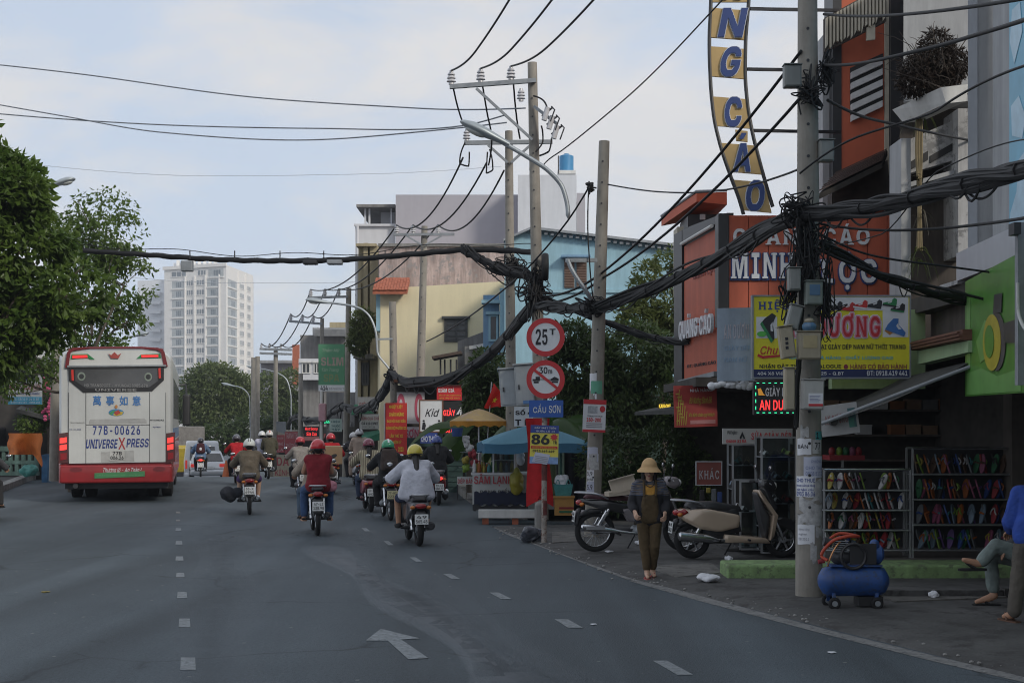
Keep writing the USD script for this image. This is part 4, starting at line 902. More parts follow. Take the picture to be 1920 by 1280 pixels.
class Plane:
    """an upright wall plane through the ground points A and B; photo pixels are laid out on it"""
    def __init__(s,A,B):s.A,s.B=V(*A),V(*B);d=s.B-s.A;s.L=np.linalg.norm(d);s.d=d/s.L;s.u=V(*s.d,0);s.n=np.cross(s.u,V(0,0,1))
    def sz(s,px,py):
        k=(px-960)/F;t=(k*s.A[1]-s.A[0])/(s.d[0]-k*s.d[1]);y=s.A[1]+s.d[1]*t;return t,Z(py,y)
    def poly(s,pts,lift=0.,th=.03):return MB().prism(Polygon([s.sz(*q) for q in pts]).buffer(0),frame(V(*s.A,0)+s.n*lift,s.u,(0,0,1)),th)
    def rect(s,t0,t1,z0,z1,lift=0.,th=.03):return MB().prism(sbox(t0,z0,t1,z1),frame(V(*s.A,0)+s.n*lift,s.u,(0,0,1)),th)
    def at(s,t,z,lift=0.):return V(*(s.A+s.d*t),z)+s.n*lift
paint('red_cladding',(.46,.10,.05),rough=.55,var=.1,scale=2,streak=.18)
paint('orange_wall',(.50,.12,.06),rough=.8,var=.08,scale=2,streak=.1)
paint('orange_roof',(.48,.09,.035),rough=.6,var=.12,scale=3)
paint('black_cladding',(.02,.02,.022),rough=.4,var=.2)
paint('cream',(.5,.46,.37),rough=.8,var=.12,streak=.15)
paint('tan_panel',(.42,.29,.12),rough=.6,var=.12,scale=4)
paint('letter_blue',(.02,.045,.17),rough=.4,var=.1)
paint('letter_white',(.62,.64,.67),rough=.45,var=.08)
paint('lime_paint',(.23,.35,.15),rough=.9,var=.25,scale=4,streak=.25,dirt=(.12,.16,.085),bump=.5)
paint('pale_green',(.34,.47,.27),rough=.85,var=.12,scale=2,streak=.15)
paint('brown_tile',(.11,.075,.065),rough=.8,var=.25,scale=7)
paint('brown_wood',(.15,.065,.04),rough=.7,var=.25,scale=5)
paint('grey_plaster',(.36,.37,.38),rough=.9,var=.1,scale=1.5,streak=.2)
paint('mottled_white',(.46,.46,.46),rough=.9,var=.2,scale=2,streak=.35,dirt=(.2,.2,.2))
paint('dark_brown_wall',(.10,.085,.075),rough=.9,var=.3,scale=1.5,streak=.3)
paint('alu_band',(.42,.44,.47),rough=.4,metal=.2,var=.06,streak=.08)
paint('advert_blue',(.12,.36,.50),rough=.35,var=.25,scale=1.2)
paint('advert_pale',(.36,.52,.62),rough=.35,var=.15)
paint('advert_green',(.055,.17,.025),rough=.35,var=.35,scale=2.5)
paint('advert_light_green',(.13,.29,.08),rough=.35,var=.2,scale=3)
paint('sign_yellow',(.68,.62,.03),rough=.5,var=.06,scale=3)
paint('sign_white',(.64,.66,.68),rough=.5,var=.07)
paint('sign_navy',(.02,.03,.10),rough=.5,var=.1)
paint('sign_grey',(.25,.31,.38),rough=.6,var=.15,scale=2.5,streak=.2)
paint('pink_edge',(.62,.25,.32),rough=.5,var=.08)
paint('canvas_grey',(.05,.05,.048),rough=.9,var=.25,scale=4,streak=.2)

# --- red clad sign building
YR=21.0
t=thing('red_sign_building','red clad advertising shop with big white capitals facing the street','shop building')
LP=Plane((X(1268,24),24),(X(1365,YR),YR))       # left side, facing the road
block(t,'wall',(1366,1700),(1372,1700),YR+.02,3.5,404,C['red_cladding'],zbase=2.55)
for k in range(9):     # vertical panel joints
    a=1366+334*k/9;part(t,'panel',MB().b2((X(a,YR)+.006,YR-.02,2.6),(X(a+334/9,YR)-.006,YR+.018,Z(406,YR))),C['red_cladding'],False)
part(t,'corner_post',MB().b2((X(1346,YR) ,YR-.05,Z(612,YR)),(X(1365.5,YR),YR+.3,Z(401,YR))),C['black_cladding'],False)
part(t,'side_wall',LP.rect(.02,LP.L-.1,2.45,Z(415,22),-.12,.1),C['black_cladding'],False)
part(t,'side_panel',LP.poly([(1284,462),(1346,428),(1346,696),(1284,712)],-.018,.03),C['red_cladding'],False)
part(t,'side_frame',LP.poly([(1268,440),(1283,432),(1283,722),(1268,722)],-.018,.06),C['black_cladding'],False)
part(t,'side_frame',LP.poly([(1284,455),(1346,420),(1346,406),(1284,430)],-.018,.06),C['black_cladding'],False)
part(t,'light_tube',MB().tube([LP.at(*LP.sz(1286,458),.08),LP.at(*LP.sz(1344,424),.08)],.03,8),C['off_white'])
part(t,'side_sill',LP.poly([(1278,722),(1346,705),(1346,696),(1278,713)],-.015,.08),C['grey_metal'],False)
s0,z0=LP.sz(1284,640);s1,z1=LP.sz(1346,574)
lettering(t,'QUẢNG CÁO',LP.at(s0,z0,.06),LP.u,V(0,0,1),s1-s0,.42,C['letter_white'],.05,weight=700)
s0,z0=LP.sz(1302,528);lettering(t,'MINH LỘC',LP.at(s0,z0,.014),LP.u,V(0,0,1),LP.sz(1344,500)[0]-s0,.2,mat('dull_red',(.25,.06,.05)),.01,weight=700)
s0,z0=LP.sz(1290,690);lettering(t,'ĐT: 08 3899 0000'[:3]+' QUẢNG CÁO',LP.at(s0,z0,.014),LP.u,V(0,0,1),LP.sz(1344,680)[0]-s0,.07,C['ink_black'],.006,weight=600)
for (text,a,b,c,d) in (('MINH',1370,476,1487,524),('LỘC',1538,474,1642,545)):
    s_=affinity.scale(seriftext(text),(c-a)*YR/F,(d-b)*YR/F,origin=(0,0))
    part(t,'lettering',MB().prism(s_.buffer(.02),frame((X(a,YR),YR-.022,Z(d,YR)),(1,0,0),(0,0,1)),.03),C['letter_blue'],False)
    part(t,'lettering',MB().prism(s_,frame((X(a,YR)-.008,YR-.055,Z(d,YR)+.008),(1,0,0),(0,0,1)),.03),C['letter_white'],False)
s_=affinity.scale(seriftext('QUẢNG CÁO'),255*YR/F,42*YR/F,origin=(0,0))
part(t,'lettering',MB().prism(s_,frame((X(1374,YR),YR-.024,Z(462,YR)),(1,0,0),(0,0,1)),.04),C['letter_white'],False)
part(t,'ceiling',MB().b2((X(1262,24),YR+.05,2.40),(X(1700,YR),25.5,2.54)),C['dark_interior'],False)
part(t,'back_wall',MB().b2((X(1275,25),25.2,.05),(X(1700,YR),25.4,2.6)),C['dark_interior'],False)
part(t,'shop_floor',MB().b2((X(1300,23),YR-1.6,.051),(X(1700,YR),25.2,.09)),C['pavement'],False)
# stair head with orange canopy behind its roof
t=thing('orange_canopy_tower','small roof tower with an orange box canopy above the red shop','roof tower')
part(t,'wall',MB().b2((X(1290,25),25,4.4),(X(1345,25),26.2,Z(402,25))),C['black_cladding'],False)
part(t,'side_pier',MB().b2((X(1270,25.4),25.4,4.2),(X(1282,25.4),26,Z(425,25.4))),C['cream'],False)
part(t,'window',MB().b2((X(1312,25),24.97,Z(412,25)),(X(1322,25),24.998,Z(402,25))),C['sign_white'],False)
m=MB();ya=24.4
A,B,Cc,Dd=P(1306,362,ya),P(1363,360,ya),P(1363,384,ya),P(1306,378,ya);E_,F_=P(1240,408,26.6),P(1240,424,26.6)
m.hull([A,B,Cc,Dd,E_,F_,B+V(0,1.2,0),Cc+V(0,1.2,0)]);part(t,'canopy',m,C['orange_roof'],False)
part(t,'flashing',MB().tube([E_+V(0,0,.03),A+V(0,0,.03),B+V(0,0,.03)],.025,6),C['grey_metal'])

# --- the tall curved vertical sign: tan squares with blue letters between two black rails
YS=20.4
t=thing('vertical_sign','tall curved vertical sign of tan squares with blue letters rising above the red shop','sign')
Lr=smoothpath([(1334,-70,0),(1333,0,0),(1330,80,0),(1332,150,0),(1338,215,0),(1350,270,0),(1368,325,0),(1388,380,0),(1394,402,0)],50)
Rr=smoothpath([(1407,-70,0),(1404,0,0),(1398,80,0),(1397,130,0),(1401,190,0),(1409,240,0),(1421,290,0),(1436,345,0),(1449,388,0)],50)
for q in (Lr,Rr):
    part(t,'rail',MB().tube([P(a,b,YS) for a,b,_ in q],.028,8),C['black_cladding'])
def xl(y):return np.interp(y,Lr[:,1],Lr[:,0])+2
def xr(y):return np.interp(y,Rr[:,1],Rr[:,0])-2
for (y0,y1,ch,lx0,lx1,ly0,ly1,sh) in ((-58,4,'Ả',1352,1388,-50,0,.12),(15,75,'N',1345,1391,17,71,.2),(87,148,'G',1346,1382,89,145,.2),(181,241,'C',1357,1388,183,239,.06),(268,327,'A',1374,1406,270,323,.06),(337,399,'O',1396,1430,339,396,.08)):
    dy=5 if y0>0 else 0
    o=part(t,'panel',pxpoly([(xl(y0),y0),(xr(y0+dy),y0+dy),(xr(y1),y1),(xl(y1-dy),y1-dy)],YS-.01,.04),C['tan_panel'],False)
    for g_,mm,lf in ((.010,C['letter_white'],.012),(0,C['letter_blue'],.03)):
        lettering(o,ch,P(lx0,ly1,YS)+V(0,-lf,0),V(1,0,0),V(0,0,1),(lx1-lx0)*YS/F,(ly1-ly0)*YS/F,mm,.02,shear=sh,grow=g_,weight=800)
o=part(t,'panel',pxpoly([(1379,243),(1402,246),(1402,266),(1381,264)],YS-.01,.04),C['tan_panel'],False)
lettering(o,'´',P(1386,262,YS)+V(0,-.03,0),V(1,0,0),V(0,0,1),.1,.09,C['letter_blue'],.02,weight=800)
for y,xa in ((17,1405),(130,1400),(245,1412)):part(t,'stay',MB().bar(P(xa,y,YS),P(1575,y+3,22),.045),C['dark_metal'],False)

# --- orange tall house behind the near pole
t=thing('orange_house','tall orange house with white louvres behind the near pole','house')
YO=22.4
block(t,'wall',(1578,1658),(1590,1670),YO,3,-120,C['orange_wall'],zbase=4.2)
part(t,'side_column',MB().b2((X(1561,YO),YO-.02,5.),(X(1577.5,YO),23,10)),C['black_cladding'],False)
part(t,'side_column',MB().b2((X(1548,YO),YO+.2,5.),(X(1560.5,YO),23,Z(60,YO))),C['grey_plaster'],False)
part(t,'strip',MB().b2((X(1657.5,YO),YO-.06,4.2),(X(1665,YO),23,10)),C['cream'],False)
part(t,'column',MB().b2((X(1665.5,YO),YO-.15,4.0),(X(1700,YO),YO+.4,10)),C['black_cladding'],False)
for k,y in enumerate((122,142,162,182,202)):
    part(t,'louvre',pxpoly([(1597,y+13),(1655,y-14),(1655,y-2),(1597,y+25)],YO-.12,.1),mat('louvre_white',(.55,.55,.55),rough=.7),False)
part(t,'louvre_back',pxpoly([(1594,128),(1656,100),(1656,192),(1594,216)],YO-.015,.012),C['black_cladding'],False)
t=thing('strip_sign','slanted sign of raised white strips at the top of the orange house','sign')
part(t,'board',pxpoly([(1546,34),(1662,-30),(1662,40),(1546,98)],21.9,.1),C['dark_brown_wall'],False)
g=np.random.default_rng(3)
for k in range(17):
    x=1549+k*6.7;y=34-(x-1546)*.55;part(t,'letter_strip',pxpoly([(x,y+2),(x+3.6,y),(x+3.6,y+g.uniform(50,64)),(x,y+g.uniform(54,66))],21.82,.07),C['cream'],False)
part(t,'letter_strip',pxpoly([(1625,52),(1641,46),(1641,74),(1625,76)],21.86,.05),C['cream'],False)
# brown tiled lean-to roof
t=thing('tiled_roof','brown tiled lean-to roof at the foot of the orange house','roof')
A,B,Cc,Dd=P(1534,362,20.6),P(1654,303,21.2),P(1664,280,22.2),P(1572,322,22.2)
part(t,'deck',MB().hull([q+V(0,0,-d) for q in (A,B,Cc,Dd) for d in (.02,.1)]),C['dark_interior'],False)
m=MB();nrm=np.cross(B-A,Dd-A);nrm /= np.linalg.norm(nrm);nrm *= np.sign(nrm[2])
for r in range(7):
    for c_ in range(26):
        fu,fv=(c_+.5*(r %2))/26,r/7;q=[A+(B-A)*a+((Dd-A)+((Cc-B)-(Dd-A))*a)*b for a,b in ((fu,fv),(min(1,fu+.036),fv),(min(1,fu+.036),min(1,fv+.165)),(fu,min(1,fv+.165)))]
        m.hull([q[0]+nrm*.035,q[1]+nrm*.035,q[0]+nrm*.018,q[1]+nrm*.018,q[2]+nrm*.012,q[3]+nrm*.012,q[2],q[3]])
part(t,'tile',m,C['brown_tile'],False,kind='stuff')
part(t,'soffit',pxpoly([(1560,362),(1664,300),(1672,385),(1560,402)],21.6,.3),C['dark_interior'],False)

# --- grey house with the planter
YW=19.4
t=thing('grey_house','stained grey house with a planted balcony box beside the blue advert','house')
block(t,'wall',(1694,1822),(1704,1830),YW,4,-160,C['grey_plaster'],zbase=Z(190,YW))
block(t,'lower_wall',(1687,1832),(1700,1840),YW+.5,4,190.5,C['dark_brown_wall'],zbase=2.6)
part(t,'pier',MB().b2((X(1790,YW),YW-.15,Z(482,YW)),(X(1816,YW),YW+.498,Z(208,YW))),C['mottled_white'],False)
part(t,'pier',MB().b2((X(1686,YW),YW-.1,Z(640,YW)),(X(1704,YW),YW+.498,Z(262,YW))),C['grey_plaster'],False)
part(t,'balcony_wall',pxpoly([(1704,262),(1790,225),(1790,300),(1704,325)],YW+.1,.3),C['mottled_white'],False)
for k,(a,b) in enumerate(((1708,1740),(1744,1786))):
    part(t,'slot',pxpoly([(a,318-(a-1708)*.33),(b,312-(b-1708)*.38),(b,292-(b-1708)*.3),(a,303-(a-1708)*.3)],YW+.085,.012),C['black_cladding'],False)
part(t,'ledge',pxpoly([(1690,346),(1790,318),(1790,326),(1690,355)],YW-.05,.5),C['grey_plaster'],False)
# planter box
m=MB();a,b,c_,d=P(1764,164,18.2),P(1815,158,18.2),P(1812,190,18.2),P(1774,194,18.2)
m.hull([a,b,c_,d]+[q+V(-.28,1.3,0) for q in (a,b)]+[q+V(-.22,1.2,0) for q in (c_,d)]);part(t,'planter',m,C['off_white'],False)
YP=18.7
g=np.random.default_rng(21);pt=thing('balcony_shrub','dry brownish shrub spilling from the balcony planter','shrub')
m=MB();b0=P(1770,168,YP)
for k in range(70):
    d=g.normal(size=3)*V(.36,.24,.22)+V(-.12,0,.32);limb(m,b0+V(g.uniform(-.25,.2),0,0),b0+d*g.uniform(.6,1.25),.009,.003,g,.2,6,4)
for px,py in ((1752,40),(1795,65),(1812,110),(1700,90)):limb(m,b0,P(px,py,YP),.01,.003,g,.12,8,4)
part(pt,'stem',m,mat('dry_stem',(.07,.055,.045),rough=.9));part(pt,'foliage',leaves([P(1745,125,YP),P(1785,120,YP),P(1720,150,YP),P(1755,90,YP)],[(.4,.3,.22),(.22,.25,.26),(.28,.25,.2),(.22,.2,.25)],6500,.085,22,clump=.42,fscale=4,wide=.25),leafmat('leaf_russet',(.03,.022,.016),(.075,.05,.035),.2,2.),False,kind='stuff')
pt=thing('hanging_plant','straggly dead palm like plant hanging down the grey house front','plant')
m=MB();b0=P(1718,215,19.2)
for k in range(3):m.tube(smoothpath([P(1722+k*3,200,19.2),P(1718+k*5,280,19.2),P(1722+k*2,360,19.2),P(1720+k*4,470,19.2)],20),.018,6)
part(pt,'stem',m,mat('dry_straw',(.2,.16,.09),rough=.9))
for k in range(44):
    y=g.choice([205,215,330,400,470,490]);c0=P(1722+g.uniform(-6,10),y+g.uniform(-8,8),19.15);az=g.uniform(0,6.28);l=g.uniform(.25,.5)
    d=V(math.cos(az),math.sin(az)*.5,0);s=V(-d[1],d[0],0);s /= np.linalg.norm(s)
    part(pt,'leaf',MB().sheet(lambda u,w:c0+d*l*.6*u+V(0,0,l*(.35*u-1.15*u*u))+s*(w-.5)*.035*(1-u*.9),8,2),LY if y<230 or y>460 else LR_,True)

# --- advert building on the right edge
BP=Plane((X(1793,16.5),16.5),(X(1908,14.1),14.1))
t=thing('advert_building','pale metal clad building with a large blue advert at the right edge','building')
LB_=7.5
part(t,'band',BP.rect(0,LB_,3.53,3.86,-.5,.5),C['alu_band'],False)
part(t,'band_end',MB().b2((X(1791,16.6),16.52,3.5),(X(1830,16.6),17.2,3.55)),C['mottled_white'],False)
part(t,'wall',BP.rect(.45,LB_,3.864,10.5,-.9,.6),C['grey_plaster'],False)
block(t,'pilaster',(1815,1833),(1818,1835),16.4,1.2,-160,C['alu_band'],zbase=3.864)
block(t,'pilaster',(1833.5,1866),(1836,1870),16.46,1.2,-160,C['grey_plaster'],zbase=3.864)
part(t,'advert',BP.poly([(1852,462),(2300,262),(2300,-900),(1852,-60)],-.29,.06),C['advert_blue'],False)
for pts in ([(1852,462),(1866,452),(1885,410),(1880,350),(1898,300),(1890,270),(1870,300),(1866,360),(1855,400)],[(1880,40),(1905,20),(1940,0),(1940,110),(1905,130),(1885,90)],[(1895,260),(1940,200),(1940,380),(1910,420),(1905,330)],[(1858,20),(1872,5),(1876,60),(1862,120),(1854,80)],[(1856,200),(1870,180),(1882,220),(1876,260),(1858,255)]):
    part(t,'print',BP.poly(pts,-.228,.004),C['advert_pale'],False)
GP=Plane((X(1818,15.8),15.8),(4.96,13.3))
o=part(t,'green_advert',GP.poly([(1818,528),(2060,400),(2060,728),(1818,743)],0,.05),C['advert_green'],False)
def gprint(pts,mm,l,nm='print'):part(o,nm,GP.poly(pts,.052+l,.004),mm,False)
gprint([(1822,700),(1850,690),(1880,705),(1925,690),(1925,733),(1822,740)],C['advert_light_green'],0)
gprint([(1840,640),(1856,600),(1866,610),(1860,670),(1848,680)],C['advert_light_green'],.0)
gprint([(1822,560),(1829,558),(1829,690),(1822,692)],C['advert_light_green'],.0)
gprint(blob(1880,640,17,55,24),C['dark_brown_wall'],.006)
gprint(blob(1872,642,17,53,24),mat('print_yellow',(.38,.32,.03),rough=.4),.012)
gprint(blob(1868,640,9,31,20),C['advert_green'],.018)
gprint([(1873,588),(1876,552),(1891,549),(1889,585)],C['black_cladding'],.008);gprint([(1893,606),(1925,596),(1925,642),(1894,643)],C['black_cladding'],.008)
part(t,'lower_pier',MB().b2((5.3,11.5,0.19),(6.4,12.2,3.5)),C['pale_green'],False)
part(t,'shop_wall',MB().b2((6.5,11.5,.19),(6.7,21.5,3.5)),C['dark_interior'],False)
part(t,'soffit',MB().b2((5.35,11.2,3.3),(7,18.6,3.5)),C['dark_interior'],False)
t=thing('sign_post','slim grey steel post with a curved white pipe at the right edge','post')
part(t,'post',MB().b2((X(1905,13),12.95,2.2),(X(1921,13),13.03,Z(418,13))),C['grey_metal'],False)
part(t,'cap',MB().b2((X(1893,12.97),12.85,Z(442,12.97)),(X(1906,12.97),13.0,Z(420,12.97))),C['dark_metal'],False)
part(t,'pipe',MB().tube(smoothpath([P(1908,530,12.9),P(1909,580,12.9),P(1918,610,12.8),P(1940,630,12.6)],16),.016,8),C['off_white'])
# --- green shoe shop: beams, wall, awning, slab
t=thing('shoe_shop','green painted shoe shop with a sloping awning and a dim interior','shop')
part(t,'wall',MB().b2((X(1560,18.4),18.4,2.3),(X(1735,18.4),18.6,3.35)),C['pale_green'],False)
FPl=Plane((X(1722,18.0),18.0),(X(1820,15.5),15.5))
part(t,'cornice',FPl.poly([(1722,657),(1822,637),(1822,617),(1722,641)],-.1,.2),C['brown_wood'],False)
for k in range(3):part(t,'moulding',FPl.poly([(1722,644+k*5),(1822,621+k*6),(1822,624+k*6),(1722,646.5+k*5)],.102+.012*(2-k),.03),C['brown_wood'],False)
part(t,'beam',FPl.poly([(1726,683),(1822,660),(1822,638),(1726,658)],-.12,.16),C['pale_green'],False)
part(t,'upper_wall',FPl.rect(-.6,FPl.L+.3,2.95,3.6,-1.2,.9),C['dark_brown_wall'],False)
part(t,'awning',MB().sheet(lambda u,w:(lambda p,q:p*(1-w)+q*w+V(0,0,-.06*math.sin(math.pi*w)*(1+.3*math.sin(9*u))))(P(1820,676,15.6)+V(.02,2.75*u,-.1*u),V(3.79,16.35+2.1*u,1.87+.05*u)),10,10),C['canvas_grey'],True)
part(t,'awning_arm',MB().tube([P(1822,686,15.55),P(1540,794,16.33)],.022,8),C['grey_metal'])
part(t,'awning_roll',MB().tube([V(3.79,16.3,1.86),V(3.86,18.4,1.9)],.045,10),C['canvas_grey'])
part(t,'slab',rbox((X(1364,16.1),16.1,-.05),(9,16.72,.20),.035,10),C['lime_paint'],40)
part(t,'floor',MB().hull([(x,y,z) for x,y in ((X(1500,16.72),16.722),(X(1510,21),21.2),(9,16.722),(9,21.2)) for z in (0,.206)]),mat('shop_tile',(.12,.11,.10),rough=.5),False)
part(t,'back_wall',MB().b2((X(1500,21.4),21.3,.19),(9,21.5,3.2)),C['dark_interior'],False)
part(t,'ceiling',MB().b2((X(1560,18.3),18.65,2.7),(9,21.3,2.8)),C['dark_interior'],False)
part(t,'column',MB().b2((X(1500,18.6),18.5,.2),(X(1512,18.6),18.7,2.6)),C['dark_brown_wall'],False)
part(t,'column',MB().b2((X(1838,16.9)+.35,16.8,.2),(X(1852,16.9)+.4,17.1,3.3)),C['dark_brown_wall'],False)
for k in range(6):part(t,'wall_shelf',MB().b2((X(1520,21),21.0,.5+.38*k),(8.5,21.28,.53+.38*k)),C['dark_brown_wall'],False)

# --- signs of the shoe shop
S=Sign('shop_sign','yellow shoe shop billboard with red capitals and shoe pictures','sign',1413,556,1705,707,17.8,C['sign_yellow'],rim=C['grey_metal'],rimw=.02,thick=.1)
def fx(a):return (a-1413)/292
def fy(b):return (b-556)/151
S.patch(0,1-14.5/151,1,1,C['sign_navy']);
for a,b,c_,d in ((1418,594,1457,634),(1540,557,1703,582),(1655,582,1703,632)):S.patch(fx(a),fy(b),fx(c_),fy(d),C['sign_white'],name='white_field',lift=.001)
stext(S,'HIỆU GIÀY',fx(1422),fy(561),fx(1548),fy(585),C['ink_blue'])
for (g_,mm,l) in ((.028,C['sign_white'],.005),(.018,C['pink_edge'],.010),(0,C['ink_red'],.016)):stext(S,'AN DƯƠNG',fx(1468),fy(588),fx(1649),fy(631),mm,lift=l,grow=g_,weight=600)
S.text('Chuyên',fx(1423),fy(648),fx(1486),fy(668),C['ink_red'],shear=.25,weight=500);S.shape([(fx(1421),fy(663)),(fx(1430),fy(667)),(fx(1475),fy(664)),(fx(1475),fy(667)),(fx(1430),fy(672)),(fx(1420),fy(668))],C['ink_red'],'underline')
S.text('CÁC LOẠI GIÀY DÉP NAM NỮ THỜI TRANG',fx(1505),fy(643),fx(1698),fy(657),C['ink_black'],weight=600)
S.text('MẪU MÃ KHẢ HÀNG · CHẤT LƯỢNG CAO',fx(1480),fy(665),fx(1674),fy(675),C['ink_cyan'],weight=600)
S.text('NHẬN ĐẶT THEO CATALOGUE',fx(1424),fy(681),fx(1577),fy(692),C['ink_black'],weight=600);S.text('● HÀNG CÓ BẢO HÀNH',fx(1582),fy(680),fx(1700),fy(692),mat('ink_maroon',(.22,.03,.05)),weight=600)
S.text('404 Xô Viết Nghệ Tĩnh - P.25 - Q.BT',fx(1420),fy(695.5),fx(1582),fy(704.5),C['sign_white'],lift=.006,weight=600);S.text('ĐT: 0918.419 441',fx(1625),fy(695),fx(1701),fy(704),C['sign_white'],lift=.006,weight=600)
def shoe(cx,cy,w,h,body,sole,flip=1,rot=0.):
    R=lambda pts:[(fx(cx+(x*math.cos(rot)-y*math.sin(rot))*w*flip),fy(cy+(x*math.sin(rot)+y*math.cos(rot))*h)) for x,y in pts]
    S.shape(R([(-.5,.1),(-.42,-.35),(-.2,-.45),(-.05,-.1),(.25,.05),(.48,.2),(.5,.35),(-.48,.35)]),body,lift=.005)
    S.shape(R([(-.5,.3),(.5,.3),(.5,.45),(-.48,.45)]),sole,lift=.009);S.shape(R([(-.12,-.15),(.02,-.02),(.2,.08),(.1,.16),(-.1,.02)]),C['sign_white'],'laces',lift=.009)
K={n:mat('shoe_'+n,c) for n,c in dict(black=(.03,.03,.035),red=(.5,.04,.04),green=(.03,.22,.08),blue=(.05,.16,.42),orange=(.45,.2,.05),lime=(.1,.45,.08)).items()}
shoe(1447,612,34,46,K['black'],K['green'],1,.9);S.shape([(fx(a),fy(b)) for a,b in blob(1428,626,9,5)],K['lime'],lift=.013)
for a,b,c_,s_ in ((1567,572,K['black'],K['black']),(1590,574,K['red'],K['red']),(1614,570,K['red'],C['sign_white']),(1641,569,K['black'],K['black']),(1669,566,K['green'],K['black']),(1684,576,K['black'],K['green'])):shoe(a,b,26,19,c_,s_,-1,-.2)
shoe(1684,612,40,30,K['blue'],K['blue'],1,.45);S.shape([(fx(a),fy(b)) for a,b in ((1658,620),(1666,614),(1676,622),(1668,628))],K['orange'],lift=.004)
S2=Sign('shop_sign','faded grey blue sign at an angle left of the yellow billboard','sign',1346,577,1413,714,18.2,C['sign_grey'],yaw=-.35,thick=.06)
stext(S2,'AN DƯƠNG',.18,.2,.95,.42,mat('faded_pink',(.36,.34,.38)),weight=600);S2.text('GIÀY DÉP',.2,.5,.9,.58,mat('faded_blue',(.2,.3,.42)),weight=500);S2.text('NAM NỮ',.2,.66,.8,.74,mat('faded_blue',(.2,.3,.42)),weight=500)
S3=Sign('led_sign','black LED sign with red and white words inside a dashed green border','LED sign',1413,715,1506,777,17.7,C['black_cladding'],thick=.08)
LEDR,LEDG,LEDW,LEDO=glow('led_red',(1.,.05,.05),1.1),glow('led_green',(.05,.9,.4),.9),glow('led_white',(.32,.33,.36),.35),glow('led_orange',(.8,.35,.05),.35)
for k in range(8):
    S3.patch(.06+k*.12,.03,.11+k*.12,.06,LEDG,'led_dash');S3.patch(.06+k*.12,.93,.11+k*.12,.96,LEDG,'led_dash')
for k in range(4):S3.patch(.03,.12+k*.21,.05,.22+k*.21,LEDG,'led_dash')
S3.text('GIÀY DÉP',.24,.12,.78,.44,LEDW,weight=500);S3.shape([(.08,.22),(.14,.2),(.2,.38),(.24,.42),(.1,.42)],LEDO,'led_shoe');S3.text('AN DƯƠNG',.12,.52,.94,.86,LEDR,weight=600)
S4=Sign('shop_banner','dark red restaurant banner with gold bamboo and script under the red building','banner',1263,722,1346,800,21.4,mat('banner_red',(.33,.045,.04),rough=.6,var=.2,scale=6),yaw=.25,thick=.02,roll=-.03)
GOLD=mat('gold_print',(.42,.33,.06),rough=.6)
for k in range(5):S4.shape([(.04+k*.05,.95),(.12+k*.04,.1+k*.13),(.135+k*.04,.1+k*.13),(.06+k*.05,.95)],GOLD,'bamboo');
for k in range(9):S4.shape(blob(.08+.03*(k %4),.2+k*.08,.05,.018,8),GOLD,'bamboo_leaf',lift=.008)
S4.text('Bò Nướng Bánh Đỏ',.34,.28,.86,.48,GOLD,shear=.2,weight=400);S4.text('Xin kính chào quý khách',.32,.66,.92,.78,GOLD,shear=.2,weight=400);S4.text('NHÀ HÀNG',.38,.07,.9,.16,C['sign_white'],weight=500);S4.patch(.36,.84,.95,.93,mat('pale_rose',(.45,.2,.2)))
S5=Sign('shop_sign','white shoe repair board with red lettering over the glass cabinets','sign',1355,803,1486,832,19.3,mat('dim_board',(.4,.4,.39),rough=.6,var=.1),thick=.05)
S5.text('Nhận',.06,.12,.2,.42,C['ink_black'],shear=.2);S5.text('ĐÁNH XI RA',.05,.66,.34,.92,C['ink_red'],weight=700);stext(S5,'SỬA GIÀY DÉP',.41,.14,.98,.72,C['ink_red'],weight=600);S5.shape([(.24,.6),(.28,.2),(.32,.62),(.3,.7),(.285,.45),(.26,.7)],C['ink_black'])
S6=Sign('shop_sign','brownish red board with grey capitals low behind the scooter','sign',1306,866,1352,908,20.2,mat('maroon_board',(.17,.045,.035),rough=.7,var=.15),thick=.04,rim=C['steel'],rimw=.015)
stext(S6,'KHÁC',.1,.25,.92,.75,mat('grey_letter',(.36,.37,.38)),weight=500)
S7=Sign('hanging_banner','limp off white vinyl banner hanging from the awning corner','banner',1540,757,1607,815,16.42,mat('vinyl',(.34,.34,.34),rough=.6,var=.15,scale=5),yaw=-.3,roll=-.13,thick=.012)
stext(S7,'AN DƯƠNG',.12,.3,.72,.62,mat('vinyl_rose',(.28,.12,.12)),weight=600);S7.patch(.74,.18,.94,.8,mat('vinyl_teal',(.05,.12,.13)));S7.patch(.74,.5,.88,.8,mat('vinyl_green',(.05,.2,.16)),lift=.006)
g=np.random.default_rng(5)
m=MB()
for k in range(9):
    c=P(1335+k*10,722+g.uniform(-3,3),18.3);m.ball(c,(.07,.06,.045*g.uniform(.7,1.3)),sub=2)
def crumple(mesh,amp,fs,seed=0):
    v,f=mesh.mesh();n=meshkit.fbm(v*fs,3,seed)[:,None]-.5;c=v.mean(0);d=v-c;d /= np.linalg.norm(d,axis=1,keepdims=True)+1e-9;o=MB();return o.add(v+d*n*amp,f)
single('rolled_tarp','rolled pale tarp tied under the grey blue sign','tarp',crumple(m,.07,14),C['paper'],True)
S8=Sign('led_sign','tiny glowing yellow sign among the dark garden leaves','LED sign',1234,756,1259,766,26,C['black_cladding'],thick=.04)
S8.text('KARAOKE',.06,.15,.94,.85,glow('led_yellow',(1.,.7,.08),1.0),weight=700)
SBX=[mat('shoebox_'+n,c,rough=.7,var=.1) for n,c in (('brown',(.2,.13,.08)),('white',(.4,.4,.4)),('blue',(.05,.09,.2)),('orange',(.2,.08,.03)),('grey',(.15,.15,.15)))]
g=np.random.default_rng(77)
